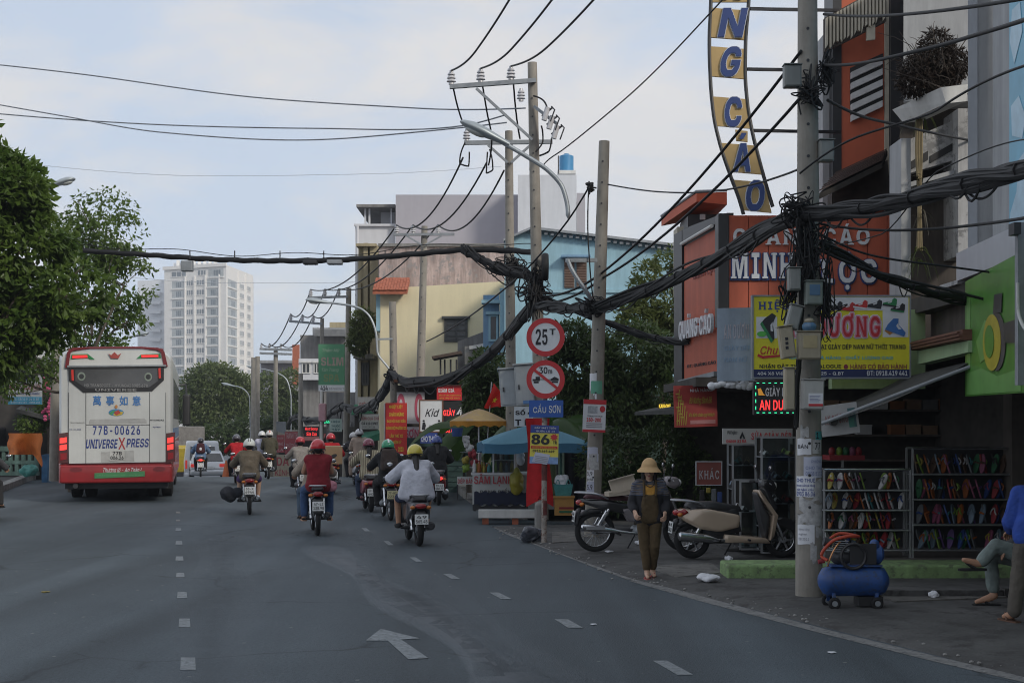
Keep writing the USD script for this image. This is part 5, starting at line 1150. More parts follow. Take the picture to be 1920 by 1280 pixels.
for r in (3,4):
    for k in range(17):
        if g.uniform()<.25:continue
        i=int(g.integers(5));x=X(1530,21)+k*.25;z=.53+.38*r;h=g.uniform(.1,.13)
        o=thing('shoe_box',f'{("brown", "white", "blue", "orange", "grey")[i]} shoe box on the {"lower" if r == 3 else "upper"} wall shelf in the dim shop, {WORDN[k]} from left','shoe box',(x,21.14,z+.001),g.uniform(-.08,.08),group='shoe boxes on the wall shelves')
        part(o,'carton',MB().b2((-.11,-.08,0),(.11,.08,h)),SBX[i],False);part(o,'lid',MB().b2((-.115,-.085,h),(.115,.085,h+.025)),SBX[i],False)
single('dark_awning','flat dark awning edge beside the red banner','awning',MB().hull([P(1190,772,26),P(1268,768,23),P(1268,776,23),P(1190,778,26),P(1230,764,27),P(1290,760,25)]),C['canvas_grey'],False)
# --- slipper racks
def rack(px0,px1,pytop,pybot,Y,label,shelves=4):
    x0,x1,zt,zb=X(px0,Y),X(px1,Y),Z(pytop,Y),.207;t=thing('slipper_rack',label,'rack');D=.26
    for x in (x0,x1):
        for y in (Y,Y+D):part(t,'post',MB().b2((x-.012,y-.012,zb),(x+.012,y+.012,zt)),C['steel'],False)
    part(t,'top_rail',MB().tube([(x0,Y,zt),(x1,Y,zt)],.018,10),C['chrome']);part(t,'top_rail',MB().tube([(x0,Y+D,zt),(x1,Y+D,zt)],.014,8),C['steel'])
    zs=[zb+.09+(zt-zb-.1)*k/shelves for k in range(shelves)]
    for z in zs:
        part(t,'shelf',MB().b2((x0+.013,Y-.01,z-.012),(x1-.013,Y+D,z)),C['grey_metal'],False);part(t,'shelf_rail',MB().tube([(x0,Y-.022,z+.002),(x1,Y-.022,z+.002)],.011,8),C['steel'])
    part(t,'back_mesh',MB().b2((x0+.013,Y+D+.014,zb+.1),(x1-.013,Y+D+.02,zt)),C['black_plastic'],False)
    return x0,x1,zs,(zt-zb)/shelves
SCOL=[('white',(.5,.5,.5)),('grey',(.22,.24,.26)),('red',(.42,.03,.04)),('blue',(.04,.10,.35)),('teal',(.05,.28,.30)),('lime green',(.25,.42,.04)),('orange',(.5,.14,.02)),('yellow',(.5,.4,.05)),('pink',(.4,.1,.2)),('black',(.02,.02,.022)),('brown',(.13,.07,.04)),('pale blue',(.25,.35,.45)),('green',(.03,.2,.08)),('purple',(.14,.06,.25))]
SM={n:mat('slipper_'+n.replace(' ','_'),np.array(c)*(.48 if n not in ('white','paper') else .8),rough=.6,var=.12,scale=20) for n,c in SCOL}
def slipper(name_c,strap_c,L):
    """a flip flop standing on its heel: sole, strap, in local coords with the sole in the xz plane"""
    out=[(math.sin(a)*.042*(1.15 if math.cos(a)>0 else .92)*(1-.12*math.sin(2*a)),L/2-math.cos(a)*-L/2) for a in np.linspace(0,2*np.pi,14,endpoint=False)]
    return MB().prism(Polygon(out),frame((0,0,0),(1,0,0),(0,0,1)),.018),MB().tube(smoothpath([(-.042,-.02,L*.45),(-.026,-.045,L*.6),(0,-.03,L*.78),(.026,-.045,L*.6),(.042,-.02,L*.45)],12),.009,5),MB().tube([(-.042,-.018,L*.5),(0,-.05,L*.56),(.042,-.018,L*.5)],.012,5)
g=np.random.default_rng(17);protos={}
ordn=('lowest','second lowest','second highest','top')
def stock(px0,px1,pytop,Y,which,n,palette):
    x0,x1,zs,hh=rack(px0,px1,pytop,1048,Y,f'chrome slipper rack, {which}')
    seen={}
    for si,z in enumerate(zs):
        for k in range(n):
            if g.uniform()<.06:continue
            i=int(g.choice(palette)) if palette else int(g.integers(len(SCOL)));j=int(g.integers(len(SCOL)));cn,sn=SCOL[i][0],SCOL[j][0];L=float(np.clip(hh*.80,.15,.25))
            x=x0+.07+(x1-x0-.14)*(k+.5)/n+g.uniform(-.015,.015);c=seen.get((si,cn),0);seen[(si,cn)]=c+1
            lab=f'{cn} flip flop{" with %s strap" % sn if sn != cn else ""}, {ordn[si]} shelf, {"lower" if "lower" in which else "taller"} rack, {WORDN[k]} from left'
            o=thing('flip_flop',lab,'flip flop',(x,Y+.12+.04*(k %2),z+.003),float(g.choice([-1,1]))*g.uniform(.75,1.35),group='flip flops standing on the racks')
            R=rotx(g.uniform(-.32,-.2))@roty(g.normal()*.12);a,b,c2=slipper(cn,sn,L)
            for mm in (a,b,c2):mm.v=[q@R.T for q in mm.v]
            part(o,'sole',a,SM[cn],False);part(o,'strap',b if g.uniform()<.5 else c2,SM[sn],40)
stock(1545,1706,880,16.9,'the lower one beside the near pole',15,[0,0,1,2,7,4,5,10,9,11,2,6])
stock(1711,1902,840,16.9,'the taller one behind the standing man',17,[3,3,5,2,8,9,11,10,12,6,13,1])
# --- glass display cabinets
def cabinet(px0,px1,pytop,pybot,Y,label,rows):
    x0,x1,zt,zb=X(px0,Y),X(px1,Y),Z(pytop,Y),max(.1,Z(pybot,Y));t=thing('display_cabinet',label,'cabinet');D=.45;w=.025
    for x in (x0,x1):
        for y in (Y,Y+D):part(t,'post',MB().b2((x-w/2,y-w/2,zb),(x+w/2,y+w/2,zt)),C['steel'],False)
    for y in (Y,Y+D):
        for z in (zt,zb+.02):part(t,'rail',MB().b2((x0+w/2,y-w/2,z-w),(x1-w/2,y+w/2,z)),C['steel'],False)
    for k in range(rows):part(t,'shelf',MB().b2((x0,Y+.02,zb+(zt-zb)*k/rows+.03),(x1,Y+D,zb+(zt-zb)*k/rows+.042)),C['grey_metal'],False)
    part(t,'pane',MB().b2((x0+w/2,Y-.004,zb),(x1-w/2,Y+.002,zt-w)),glass(),False);part(t,'back',MB().b2((x0,Y+D+.015,zb),(x1,Y+D+.03,zt)),C['dark_interior'],False)
    return x0,x1,[zb+(zt-zb)*k/rows+.042 for k in range(rows)],Y
def sandal(x,y,z,col,label):
    o=thing('sandal',label,'sandal',(x,y,z),g.uniform(-.6,.6),group='footwear inside the glass cabinets')
    part(o,'sole',MB().hull([(sx*.04,yy,zz) for sx in (-1,1) for yy,zz in ((-.12,0),(-.12,.02),(.12,0),(.12,.05))]),SM['black'],False)
    m=MB();m.sheet(lambda u,w:V((u-.5)*.084,-.08+w*.1,.025+.05*math.sin(math.pi*u)),8,3);m.sheet(lambda u,w:V((u-.5)*.08,.08+w*.03,.05+.06*math.sin(math.pi*u)),8,2);part(o,'upper',m,SM[col],True)
for args,nm in (((1374,1434,832,1012,19.6,'narrow glass cabinet of footwear behind the beige scooter',4),'behind the scooter'),((1428,1492,818,1046,18.6,'glass cabinet with a pale top rail against the near pole',5),'beside the near pole'),((1388,1424,900,1030,19.0,'low glass case just behind the scooter mirror',2),'behind the scooter mirror')):
    x0,x1,zs,Y=cabinet(*args[:5],args[5],args[6]);rown=('lowest','second','third','fourth','fifth')
    for si,z in enumerate(zs):
        for k in range(3 if x1-x0>.3 else 1):
            cn=SCOL[int(g.integers(len(SCOL)))][0];sandal(x0+(x1-x0)*(k+.5)/3,Y+.16,z,cn,f'{cn} strapped sandal, {rown[si]} shelf of the cabinet {nm}, {WORDN[k]} along')
# hanging goods below the maroon board
for k,(x,y,w,h,c_) in enumerate(((1312,918,9,30,'black'),(1324,914,8,10,'yellow'),(1334,916,9,34,'grey'),(1345,922,9,30,'blue'),(1318,948,10,16,'pale blue'),(1332,950,9,14,'brown'),(1344,952,9,14,'orange'))):
    a,b=P(x,y+h,20.1),P(x+w,y,20.1);single('goods_packet',f'{c_} packet hung below the maroon board','packet',rbox((a[0],a[1]-.02,a[2]),(b[0],a[1]+.02,b[2]),.012,6),SM[c_],30)
# fruit coloured goods on a red stand behind the left rack
t=thing('goods_stand','red tray of bright toys above the lower slipper rack','stand');part(t,'tray',MB().b2((X(1552,18),17.9,Z(862,18)),(X(1618,18),18.3,Z(853,18))),SM['red'],False);part(t,'leg',MB().b2((X(1580,18),18.05,.2),(X(1584,18),18.1,Z(862,18))),C['steel'],False)
for k,(x,c_) in enumerate(((1560,'red'),(1574,'lime green'),(1586,'green'),(1598,'pink'),(1610,'red'))):part(t,'toy',MB().ball(P(x,846,18.1),(.045,.045,.06),sub=2),SM[c_])
# ------------------------------------------------------------------ people
_sph={}
def sph(r):
    r=round(float(r),4)
    if r not in _sph:_sph[r]=m3.Manifold.sphere(r,14)
    return _sph[r]
def hs(*pr):return m3.Manifold.batch_hull([sph(r).translate([float(q) for q in p]) for p,r in pr])
def fuse(parts,res=.03,smooth=6):
    m=m3.Manifold.batch_boolean(parts,m3.OpType.Add)
    if res:m=m.refine_to_length(res)
    q=m.to_mesh();t=trimesh.Trimesh(q.vert_properties[:,:3],q.tri_verts,process=True)
    if smooth:trimesh.smoothing.filter_taubin(t,.5,.53,smooth)
    return t
def hand(wr,d,up,side,r=.0088,curl=.9,s=1.):
    """palm and five fingers: wr wrist, d pointing direction, up back of the hand, side +1 right / -1 left thumb side"""
    d,up=np.asarray(d,float),np.asarray(up,float);d=d/np.linalg.norm(d);x=np.cross(d,up);x /= np.linalg.norm(x);up=np.cross(x,d);x=x*side;out=[]
    pl=[(wr+d*.085*s+x*k*.019*s,.0125*s) for k in (-1.4,0,1.4)];out.append(hs((wr,.02*s),*pl,(wr+d*.02+x*.02,.014*s),(wr+d*.02-x*.02,.014*s)))
    for k,L in ((-1.5,.062),(-.5,.072),(.5,.067),(1.5,.052)):
        a=wr+d*.09*s+x*k*.0185*s;b=a+(d*math.cos(curl*.6)-up*math.sin(curl*.6))*L*.5*s;c=b+(d*math.cos(curl*1.7)-up*math.sin(curl*1.7))*L*.5*s
        out+=[hs((a,r*s*1.05),(b,r*s)),hs((b,r*s),(c,r*s*.85))]
    a=wr+d*.03*s-x*.024*s;b=a+d*.03*s-x*.022*s-up*.012;c=b+d*.03*s-up*.016*s;out+=[hs((a,r*1.3*s),(b,r*1.1*s)),hs((b,r*1.1*s),(c,r*.9*s))]
    return out
def person(label,loc,rz,J,top,bottom,shoe='black_rubber',skin='skin',sleeve=1.,leg=1.,hem=None,infl=.02,helmet=None,hair=True,face=False,cat='person',s=1.,extra=None,feet='shoe',shoulder=.0,group=None):
    """J: joints in local metres. One continuous body; clothes, hair and helmet are its parts"""
    t=thing('person',label,cat,loc,rz,group=group);J={k:np.asarray(v,float) for k,v in J.items()}
    g=lambda k:J[k]
    hip,wst,chest,nk,hd=g('hip'),g('waist'),g('chest'),g('neck'),g('head')
    xw=g('shR')-g('shL');xw /= np.linalg.norm(xw);hx=g('hipR')-g('hipL');hx /= np.linalg.norm(hx)
    def torso(i=0.):return [hs((chest+xw*.085,.095+i),(chest-xw*.085,.095+i),(wst+hx*.06,.085+i),(wst-hx*.06,.085+i)),hs((wst+hx*.06,.085+i),(wst-hx*.06,.085+i),(g('hipL'),.095+i),(g('hipR'),.095+i)),
                            hs((chest+xw*.07,.09+i),(chest-xw*.07,.09+i),(g('shL'),.055+i),(g('shR'),.055+i))]
    B=torso()+[hs((chest,.07),(nk,.048)),hs((nk,.046),(hd-(hd-nk)*.35,.05))]
    fw=np.asarray(J.get('look',(0,1.,0)),float);fw /= np.linalg.norm(fw);upv=hd-nk;upv /= np.linalg.norm(upv);rt=np.cross(fw,upv);rt /= np.linalg.norm(rt);fw=np.cross(upv,rt)
    Rh=np.stack([rt,fw,upv],1)
    hm=m3.Manifold.sphere(1.,20).scale([.072,.09,.105]);M34=np.c_[Rh,hd];B.append(hm.transform(M34));at=lambda x,y,z:hd+Rh@V(x,y,z)
    B+=[hs((at(0,.055,-.085),.026),(at(0,.02,-.05),.05)),hs((at(0,.083,.0),.010),(at(0,.103,-.028),.013)),hs((at(-.074,-.005,0),.012),(at(-.074,-.008,-.03),.010)),hs((at(.074,-.005,0),.012),(at(.074,-.008,-.03),.010)),hs((at(-.02,.082,-.058),.008),(at(.02,.082,-.058),.008))]
    for S_ in 'LR':
        B+=[hs((g('sh'+S_),.052),(g('el'+S_),.040)),hs((g('el'+S_),.040),(g('wr'+S_),.026)),hs((g('hip'+S_),.080),(g('kn'+S_),.052)),hs((g('kn'+S_),.055),(g('an'+S_),.036)),hs((g('an'+S_),.037),(g('an'+S_)*.7+g('to'+S_)*.3-V(0,0,.01),.034),(g('to'+S_),.022))]
        B+=hand(g('wr'+S_),J.get('hd'+S_,V(0,1,-.35)),J.get('hu'+S_,V(0,.3,1)),1 if S_=='L' else-1,curl=J.get('curl',1.1))
    part(t,'body',fuse(B,.022 if face else .034,4),C[skin] if isinstance(skin,str) else skin,True)
    T=torso(infl)
    def lerp(a,b,f):return a+(b-a)*f
    for S_ in 'LR':
        a,b,c=g('sh'+S_),g('el'+S_),g('wr'+S_)
        if sleeve>0:
            f=min(1,sleeve*2);T.append(hs((a,.052+infl),(lerp(a,b,f),.048+infl)))
            if sleeve>.5:T.append(hs((b,.046+infl),(lerp(b,c,(sleeve-.5)*2*.93),.034+infl)))
    if hem: # flared hem below the waist: list of (point, radius)
        T.append(hs(*hem))
    if J.get('collar',1):T.append(hs((chest+(nk-chest)*.5,.085),(nk-(nk-chest)*.15,.06)))
    tm=fuse(T,.034,5)
    v=tm.vertices.copy();n=tm.vertex_normals;tm.vertices=v+n*((meshkit.fbm(v*9+len(label),3,2)-.5)*.028)[:,None]
    part(t,'shirt',tm,top,True)
    Lg=[hs((g('hipL'),.088+infl*.4),(g('hipR'),.088+infl*.4),(hip+V(0,0,.03),.09))]
    for S_ in 'LR':
        a,b,c=g('hip'+S_),g('kn'+S_),g('an'+S_);f=min(1,leg*2);Lg.append(hs((a,.086+infl*.4),(lerp(a,b,f),.058+infl*.5)))
        if leg>.5:Lg.append(hs((b,.058+infl*.5),(lerp(b,c,(leg-.5)*2*.95),.043+infl*.7)))
    tm=fuse(Lg,.034,5);v=tm.vertices.copy();n=tm.vertex_normals;tm.vertices=v+n*((meshkit.fbm(v*10+3,3,4)-.5)*.02)[:,None]
    part(t,'trousers',tm,bottom,True)
    for S_ in 'LR':
        an,to=g('an'+S_),g('to'+S_)
        if feet=='shoe':part(t,'shoe',fuse([hs((an+V(0,0,-.01),.046),(lerp(an,to,-.25)-V(0,0,.03),.038),(lerp(an,to,.5)-V(0,0,.015),.042),(to,.034))],.03,3),shoe if not isinstance(shoe,str) else C[shoe],True)
        else:
            d=to-an;d[2]=0;d /= np.linalg.norm(d);q=np.cross(d,(0,0,1));z=min(to[2]-.022,an[2]-.045);m=MB();out=[]
            for f,w in ((-.06,.03),(-.03,.042),(.05,.038),(.13,.05),(.19,.042),(.215,.02)):out+=[an+d*f+q*w,an+d*f-q*w]
            m.hull([(p[0],p[1],z+dz) for p in out for dz in (0,-.022)]);m.tube([(an+d*.05+q*.04)*V(1,1,0)+V(0,0,z),(an+d*.14)*V(1,1,0)+V(0,0,z+.055),(an+d*.05-q*.04)*V(1,1,0)+V(0,0,z)],.011,6);part(t,'sandal',m,shoe if not isinstance(shoe,str) else C[shoe],40)
    if hair:
        hp=[m3.Manifold.sphere(1.,18).scale([.081,.097,.112]).transform(np.c_[Rh,at(0,-.012,.012)])]
        cut=m3.Manifold.cube([.4,.4,.4],True).transform(np.c_[Rh,at(0,.245,-.11)]);hm_=hp[0]-cut
        if hair=='long':hm_=m3.Manifold.batch_boolean([hm_,hs((at(0,-.06,-.04),.05),(nk-Rh@V(0,.085,.1),.052),(chest-Rh@V(0,.15,.02),.03))],m3.OpType.Add)
        if hair=='bob':hm_=m3.Manifold.batch_boolean([hm_,hs((at(-.07,-.01,0),.03),(at(-.075,.0,-.16),.03)),hs((at(.07,-.01,0),.03),(at(.075,0,-.16),.03)),hs((at(0,-.07,0),.05),(at(0,-.07,-.15),.045))],m3.OpType.Add)
        q=hm_.refine_to_length(.03).to_mesh();part(t,'hair',(q.vert_properties[:,:3],q.tri_verts),C['hair'],True)
    if face:
        for k in (-1,1):part(t,'eye',MB().ball(at(k*.03,.082,.012),(.013,.008,.007)),C['off_white']);part(t,'pupil',MB().ball(at(k*.03,.089,.012),.0055),C['ink_black'])
        part(t,'mouth',MB().ball(at(0,.088,-.058),(.022,.008,.007)),mat('lips',(.32,.07,.07)))
    if helmet:
        cm,stripe,smat=helmet;m=m3.Manifold.sphere(1.,28).scale([.122,.145,.13]);m=m-m3.Manifold.cube([.6,.6,.4],True).translate([0,0,-.25])-m3.Manifold.cube([.6,.3,.2],True).translate([0,.2,-.09])
        mm=m.transform(np.c_[Rh,at(0,-.005,.03)]);q=mm.to_mesh();o=part(t,'helmet',(q.vert_properties[:,:3],q.tri_verts),cm,50)
        vis=m3.Manifold.sphere(1.,24).scale([.115,.17,.05])-m3.Manifold.cube([1,1,.2],True).translate([0,0,-.11])-m3.Manifold.cube([1,1,1],True).translate([0,-.42,0]);q=vis.transform(np.c_[Rh,at(0,.02,.035)]).to_mesh();part(o,'peak',(q.vert_properties[:,:3],q.tri_verts),cm if not smat else smat,40)
        part(o,'rim',MB().tube([at(.124*math.cos(a),-.005+.147*math.sin(a),-.022 if math.sin(a)<.3 else .02) for a in np.linspace(0,2*np.pi,28)],.007,6),C['black_plastic'])
        if stripe:
            for k in ((0,) if stripe==1 else (-.02,.02)):part(o,'stripe',MB().sheet(lambda u,w:at(k+(w-.5)*(.035 if stripe==1 else .014),-.005+.1475*math.cos(.25+u*2.6),.03+.1325*math.sin(.25+u*2.6)),16,3),smat,True)
        part(t,'chin_strap',MB().tube([at(-.085,.01,-.02),at(-.05,.04,-.11),at(.05,.04,-.11),at(.085,.01,-.02)],.006,5),C['black_plastic'])
    return t,J,at
def ride(seat=(.0,-.22,.80),lean=.06,spread=.17,grips=(.29,.40,.98),foot=(.17,.12,.27),s=1.,look=(0,1,0),pas=False,wob=0.):
    sx,sy,sz=seat;s=s*.95;sz=sz-.035;J={};J['hip']=V(sx,sy,sz);J['hipL']=V(sx-.09,sy,sz+.01);J['hipR']=V(sx+.09,sy,sz+.01)
    J['waist']=V(sx+wob*.3,sy+lean*.4,sz+.19*s);J['chest']=V(sx+wob*.7,sy+lean*1.2,sz+.38*s);J['shL']=V(sx-.165*s+wob,sy+lean*1.35,sz+.455*s);J['shR']=V(sx+.165*s+wob,sy+lean*1.35,sz+.455*s)
    J['neck']=V(sx+wob,sy+lean*1.5,sz+.53*s);J['head']=V(sx+wob*1.1,sy+lean*1.9,sz+.64*s);J['look']=look
    for S_,k in (('L',-1),('R',1)):
        w=V(sx+k*grips[0],grips[1],grips[2]);sh=J['sh'+S_];J['wr'+S_]=w;mid=(sh+w)/2;J['el'+S_]=mid+V(k*.09,-.04,-.09)
        J['kn'+S_]=V(sx+k*spread,sy+.40,sz-.08);J['an'+S_]=V(sx+k*foot[0],foot[1],foot[2]+.04);J['to'+S_]=V(sx+k*(foot[0]+.015),foot[1]+.17,foot[2]+.01)
        J['hd'+S_]=V(-k*.1,.8,-.6)
    J['curl']=1.4
    return J

# ------------------------------------------------------------------ motorbikes and scooters
def wheel(parent,y,R,name,r=.042,spokes=18,disc=False):
    z=R;o=part(parent,name,MB().torus((0,y,z),R-r,r,'x',32,10,1.0),C['black_rubber'])
    part(o,'rim',MB().torus((0,y,z),R-r*1.75,.014,'x',32,8,1.6),C['chrome'])
    m=MB();m.cyl((-.055,y,z),(.055,y,z),.045,n=14);part(o,'hub',m,C['grey_metal'])
    m=MB()
    for k in range(spokes):
        a=k*2*math.pi/spokes;b=a+(.35 if k %2 else-.35);m.cyl((.03*(-1) ** k,y+.043*math.cos(b),z+.043*math.sin(b)),(0,y+(R-r*1.8)*math.cos(a),z+(R-r*1.8)*math.sin(a)),.0045 if spokes>8 else .014,n=4)
    part(o,'spoke',m,C['steel'],kind='stuff')
    return o
def mbike(label,loc,rz,kind,body,body2=None,plate='59-X2 123.45',plate_mat=None,lit=False,rack=False,group='motorbikes riding away',seatmat=None,chrome_ex=True):
    sc=kind=='s';t=thing('scooter' if sc else 'motorbike',label,'scooter' if sc else 'motorbike',loc,rz,group=group);body2=body2 or body
    R=.245 if sc else .285;ry_,fy_=-.62,.61 if sc else .63;bp,ch=C['black_plastic'],C['chrome']
    wheel(t,ry_,R,'rear_wheel',.05 if sc else .04,6 if sc else 20);wheel(t,fy_,R,'front_wheel',.046 if sc else .036,6 if sc else 20)
    h=lambda pts:m3.Manifold.hull_points(np.array(pts,float))
    def sym(prof,w,w2=None):    # hull of a side profile (y, z, half width factor)
        return h([(k*w*f,y,z) for y,z,f in prof for k in (-1,1)])
    if sc:
        part(t,'tail_panel',fuse([sym([(-.84,.60,.5),(-.80,.66,.55),(-.45,.67,.98),(-.0,.58,1),(-.02,.42,1),(-.28,.36,1.05),(-.55,.40,1.02),(-.74,.50,.9)],.172)],.05,3),body,True)
        part(t,'floor_board',fuse([sym([(-.22,.33,1),(.35,.27,1),(.42,.20,.8),(-.22,.22,1)],.17)],.06,2),body,True)
        part(t,'leg_shield',fuse([sym([(.24,.90,.6),(.28,.91,.55),(.38,.74,.95),(.50,.57,1),(.455,.56,1.05),(.27,.82,1)],.19),sym([(.50,.58,1),(.44,.57,1.05),(.40,.24,.9),(.46,.30,.8)],.19)],.04,2),body,True)
        part(t,'inner_shield',fuse([sym([(.23,.88,.8),(.40,.56,1),(.36,.26,.8),(.30,.5,.8)],.15)],.06,2),bp,True)
        part(t,'seat_base',fuse([sym([(-.70,.60,.8),(-.66,.70,.8),(-.02,.66,.8),(.02,.36,.8),(-.3,.30,.9),(-.5,.45,.8)],.150)],.06,2),bp,True)
        part(t,'under_tray',fuse([sym([(-.5,.42,.8),(-.1,.4,.9),(-.05,.2,.8),(-.45,.2,.6)],.14)],.08,1),C['dark_metal'],True)
        part(t,'seat',fuse([sym([(-.72,.68,.7),(-.68,.755,.6),(-.35,.76,.8),(.0,.70,.7),(.04,.62,.7),(-.4,.66,.95)],.15)],.05,4),seatmat or bp,True)
        part(t,'front_fender',fuse([h([(k*.065,fy_+.30*math.cos(a),R+.30*math.sin(a)) for k in (-1,1) for a in (.5,1.0,1.57,2.2)]+[(k*.05,fy_+.255*math.cos(a),R+.255*math.sin(a)) for k in (-1,1) for a in (.4,2.2)])],.06,2),body2,True)
        part(t,'front_apron',fuse([sym([(.47,.60,1),(.53,.66,.7),(.40,.93,.6),(.31,.95,.7)],.13)],.05,2),body2,True)
    else:
        part(t,'tail_panel',fuse([sym([(-.86,.70,.35),(-.82,.74,.4),(-.4,.72,.9),(-.05,.64,.95),(-.1,.52,.8),(-.5,.58,.8)],.125)],.05,3),body,True)
        part(t,'side_panel',fuse([sym([(-.25,.60,1),(.2,.58,1),(.34,.66,.8),(.26,.46,.9),(-.15,.42,1)],.13)],.06,2),body2,True)
        part(t,'engine',fuse([hs(((-.05,.02,.31),.08),((.05,.02,.31),.09),((.0,.25,.36),.06)),hs(((-.09,-.04,.3),.07),((.1,-.04,.3),.07))],.06,1),C['grey_metal'],True)
        part(t,'leg_shield',fuse([h([(k*x,y,z) for k in (-1,1) for x,y,z in ((.06,.42,.88),(.16,.34,.80),(.2,.40,.62),(.17,.33,.34),(.10,.36,.34),(.07,.5,.62))])],.05,3),body,True)
        part(t,'seat',fuse([sym([(-.78,.75,.6),(-.74,.80,.6),(-.35,.80,.8),(-.02,.76,.8),(.10,.70,.5),(-.3,.72,1)],.135)],.05,4),seatmat or bp,True)
        part(t,'front_fender',fuse([h([(k*.06,fy_+.33*math.cos(a),R+.33*math.sin(a)) for k in (-1,1) for a in (.7,1.3,2.0,2.7)]+[(k*.05,fy_+.295*math.cos(a),R+.295*math.sin(a)) for k in (-1,1) for a in (.7,2.7)])],.06,2),body,True)
    # front end
    m=MB();hz=1.0;hy=.33 if sc else .40
    for k in (-1,1):m.tube([(k*.075,fy_,R),(k*.075,hy+.06,.72)],.02,8)
    part(t,'fork',m,ch)
    part(t,'handlebar',MB().tube(smoothpath([(-.34,hy-.04,hz),(-.2,hy,hz+.01),(0,hy+.03,hz-.03),(.2,hy,hz+.01),(.34,hy-.04,hz)],20),.013,8),C['dark_metal'])
    for k in (-1,1):
        part(t,'grip',MB().cyl((k*.25,hy-.02,hz+.005),(k*.36,hy-.045,hz),.019,n=10),C['black_rubber'])
        part(t,'brake_lever',MB().tube([(k*.22,hy+.04,hz),(k*.34,hy+.03,hz-.01)],.007,6),C['steel'])
        o=part(t,'mirror',MB().ball((k*.33,hy+.02,hz+.20),(.055,.014,.036)),bp);part(o,'glass',MB().ball((k*.33,hy+.007,hz+.20),(.047,.008,.03)),ch)
        part(o,'stalk',MB().tube([(k*.2,hy,hz+.01),(k*.25,hy+.02,hz+.1),(k*.32,hy+.02,hz+.19)],.007,6),bp)
    part(t,'headlight_cowl',fuse([sym([(hy-.03,hz-.06,.9),(hy-.02,hz+.05,.8),(hy+.14,hz+.04,.7),(hy+.19,hz-.06,.7),(hy+.1,hz-.13,.8)],.12)],.05,3),body2,True);part(t,'headlight',MB().ball((0,hy+.17,hz-.04),(.075,.035,.05)),C['lamp_lens'])
    # rear end
    py_=-.89 if sc else-.90;zt=.62 if sc else .70
    part(t,'rear_fender',fuse([h([(k*.07,y,z) for k in (-1,1) for y,z in ((py_+.03,zt-.1),(py_+.09,zt-.08),(py_-.02,.38),(py_+.02,.36))]),h([(k*.075,ry_+(R+.045)*math.cos(a),R+(R+.045)*math.sin(a)) for k in (-1,1) for a in (1.2,1.8,2.4)]+[(k*.06,ry_+(R+.02)*math.cos(a),R+(R+.02)*math.sin(a)) for k in (-1,1) for a in (1.2,2.4)])],.06,2),bp,True)
    part(t,'tail_light',MB().ball((0,py_+.055,zt-.01),(.085,.045,.042)),TAIL_ON if lit else C['tail_red'])
    for k in (-1,1):part(t,'indicator',MB().ball((k*.12,py_+.08,zt-.03),(.04,.035,.028)),C['amber'])
    pz=zt-.20;o=part(t,'licence_plate',MB().box((0,py_-.02,pz),(.20,.008,.15),R=rotx(-.12)),plate_mat or C['plate_white'],False)
    a,b=plate.split(' ',1);u,v=V(1,0,0),rotx(-.12)@V(0,0,1);O=V(0,py_-.0265,pz)
    lettering(o,a,O+u*-.075+v*.012,u,v,.15,.045,C['ink_black'],.002,weight=600);lettering(o,b,O+u*-.085-v*.055,u,v,.17,.05,C['ink_black'],.002,weight=600)
    for k in (-1,1):m=MB();m.cyl((k*.105,ry_,R),(k*.11,ry_+.18,.60),.022,n=10);m.tube([(k*.105,ry_+.02+.13*f,R+.07+.22*f) for f in np.linspace(0,1,7)],[.03,.024]*3+[.03],10);part(t,'shock_absorber',m,ch)
    [part(t,'swing_arm',MB().bar((k*.085,ry_,R),(k*.085,.0,.3),.03,.05),C['dark_metal'],False) for k in (-1,1)]
    ex=(.15,ry_-.22,R+.07);ex1=(.15,ry_+.30,R+.01);o=part(t,'exhaust',MB().tube([ex,(.15,ry_-.20,R+.07),(.15,ry_+.15,R+.035),ex1,(.12,.1,.24)],[.04,.064,.06,.026,.018] if sc else [.03,.052,.05,.022,.018],14),ch if chrome_ex else C['dark_metal']);part(o,'heat_guard',MB().box((.20,ry_-.02,R+.065),(.012,.26,.05)),C['steel'],False)
    m=MB();zz=.78 if sc else .83;m.tube(smoothpath([(-.11,-.45,zz-.09),(-.13,-.62,zz-.02),(-.11,-.86,zz),(0,-.9,zz),(.11,-.86,zz),(.13,-.62,zz-.02),(.11,-.45,zz-.09)],24),.014,8);part(t,'grab_rail',m,C['steel'])
    if rack:part(t,'rack',MB().box((0,-.92,zz+.01),(.2,.12,.025)),ch,False)
    for y in (.1,-.3):part(t,'foot_peg',MB().cyl((-.24,y,.255),(.24,y,.255),.015,n=8),C['black_rubber'])
    if group=='parked two wheelers':part(t,'side_stand',MB().cyl((-.12,-.02,.25),(-.20,-.12,.03),.011,n=8),C['dark_metal'])
    return t
HEAD=.22
def hel(col,name,stripe=0,smat=None):return (mat('helmet_'+name,col,rough=.22,var=.06,coat=.6),stripe,smat)
def cloth(name,col,**k):return mat('cloth_'+name,col,rough=.9,var=k.pop('var',.26),scale=k.pop('scale',8),obj=True,bump=1.,bscale=13,**k)
RED_M=mat('bike_red',(.28,.015,.02),rough=.25,var=.08,coat=.7);BLACK_M=mat('bike_black',(.02,.02,.022),rough=.25,var=.1,coat=.6);GREY_M=mat('bike_grey',(.2,.21,.22),rough=.3,metal=.4,var=.08);SILVER_M=mat('bike_silver',(.4,.42,.44),rough=.3,metal=.5,var=.08);BEIGE_M=mat('bike_beige',(.46,.36,.27),rough=.25,var=.06,coat=.6,metal=.2);BLUE_M=mat('bike_blue',(.03,.08,.25),rough=.25,coat=.6)
plY=mat('plate_yellowed',(.5,.47,.28),rough=.6,var=.1)
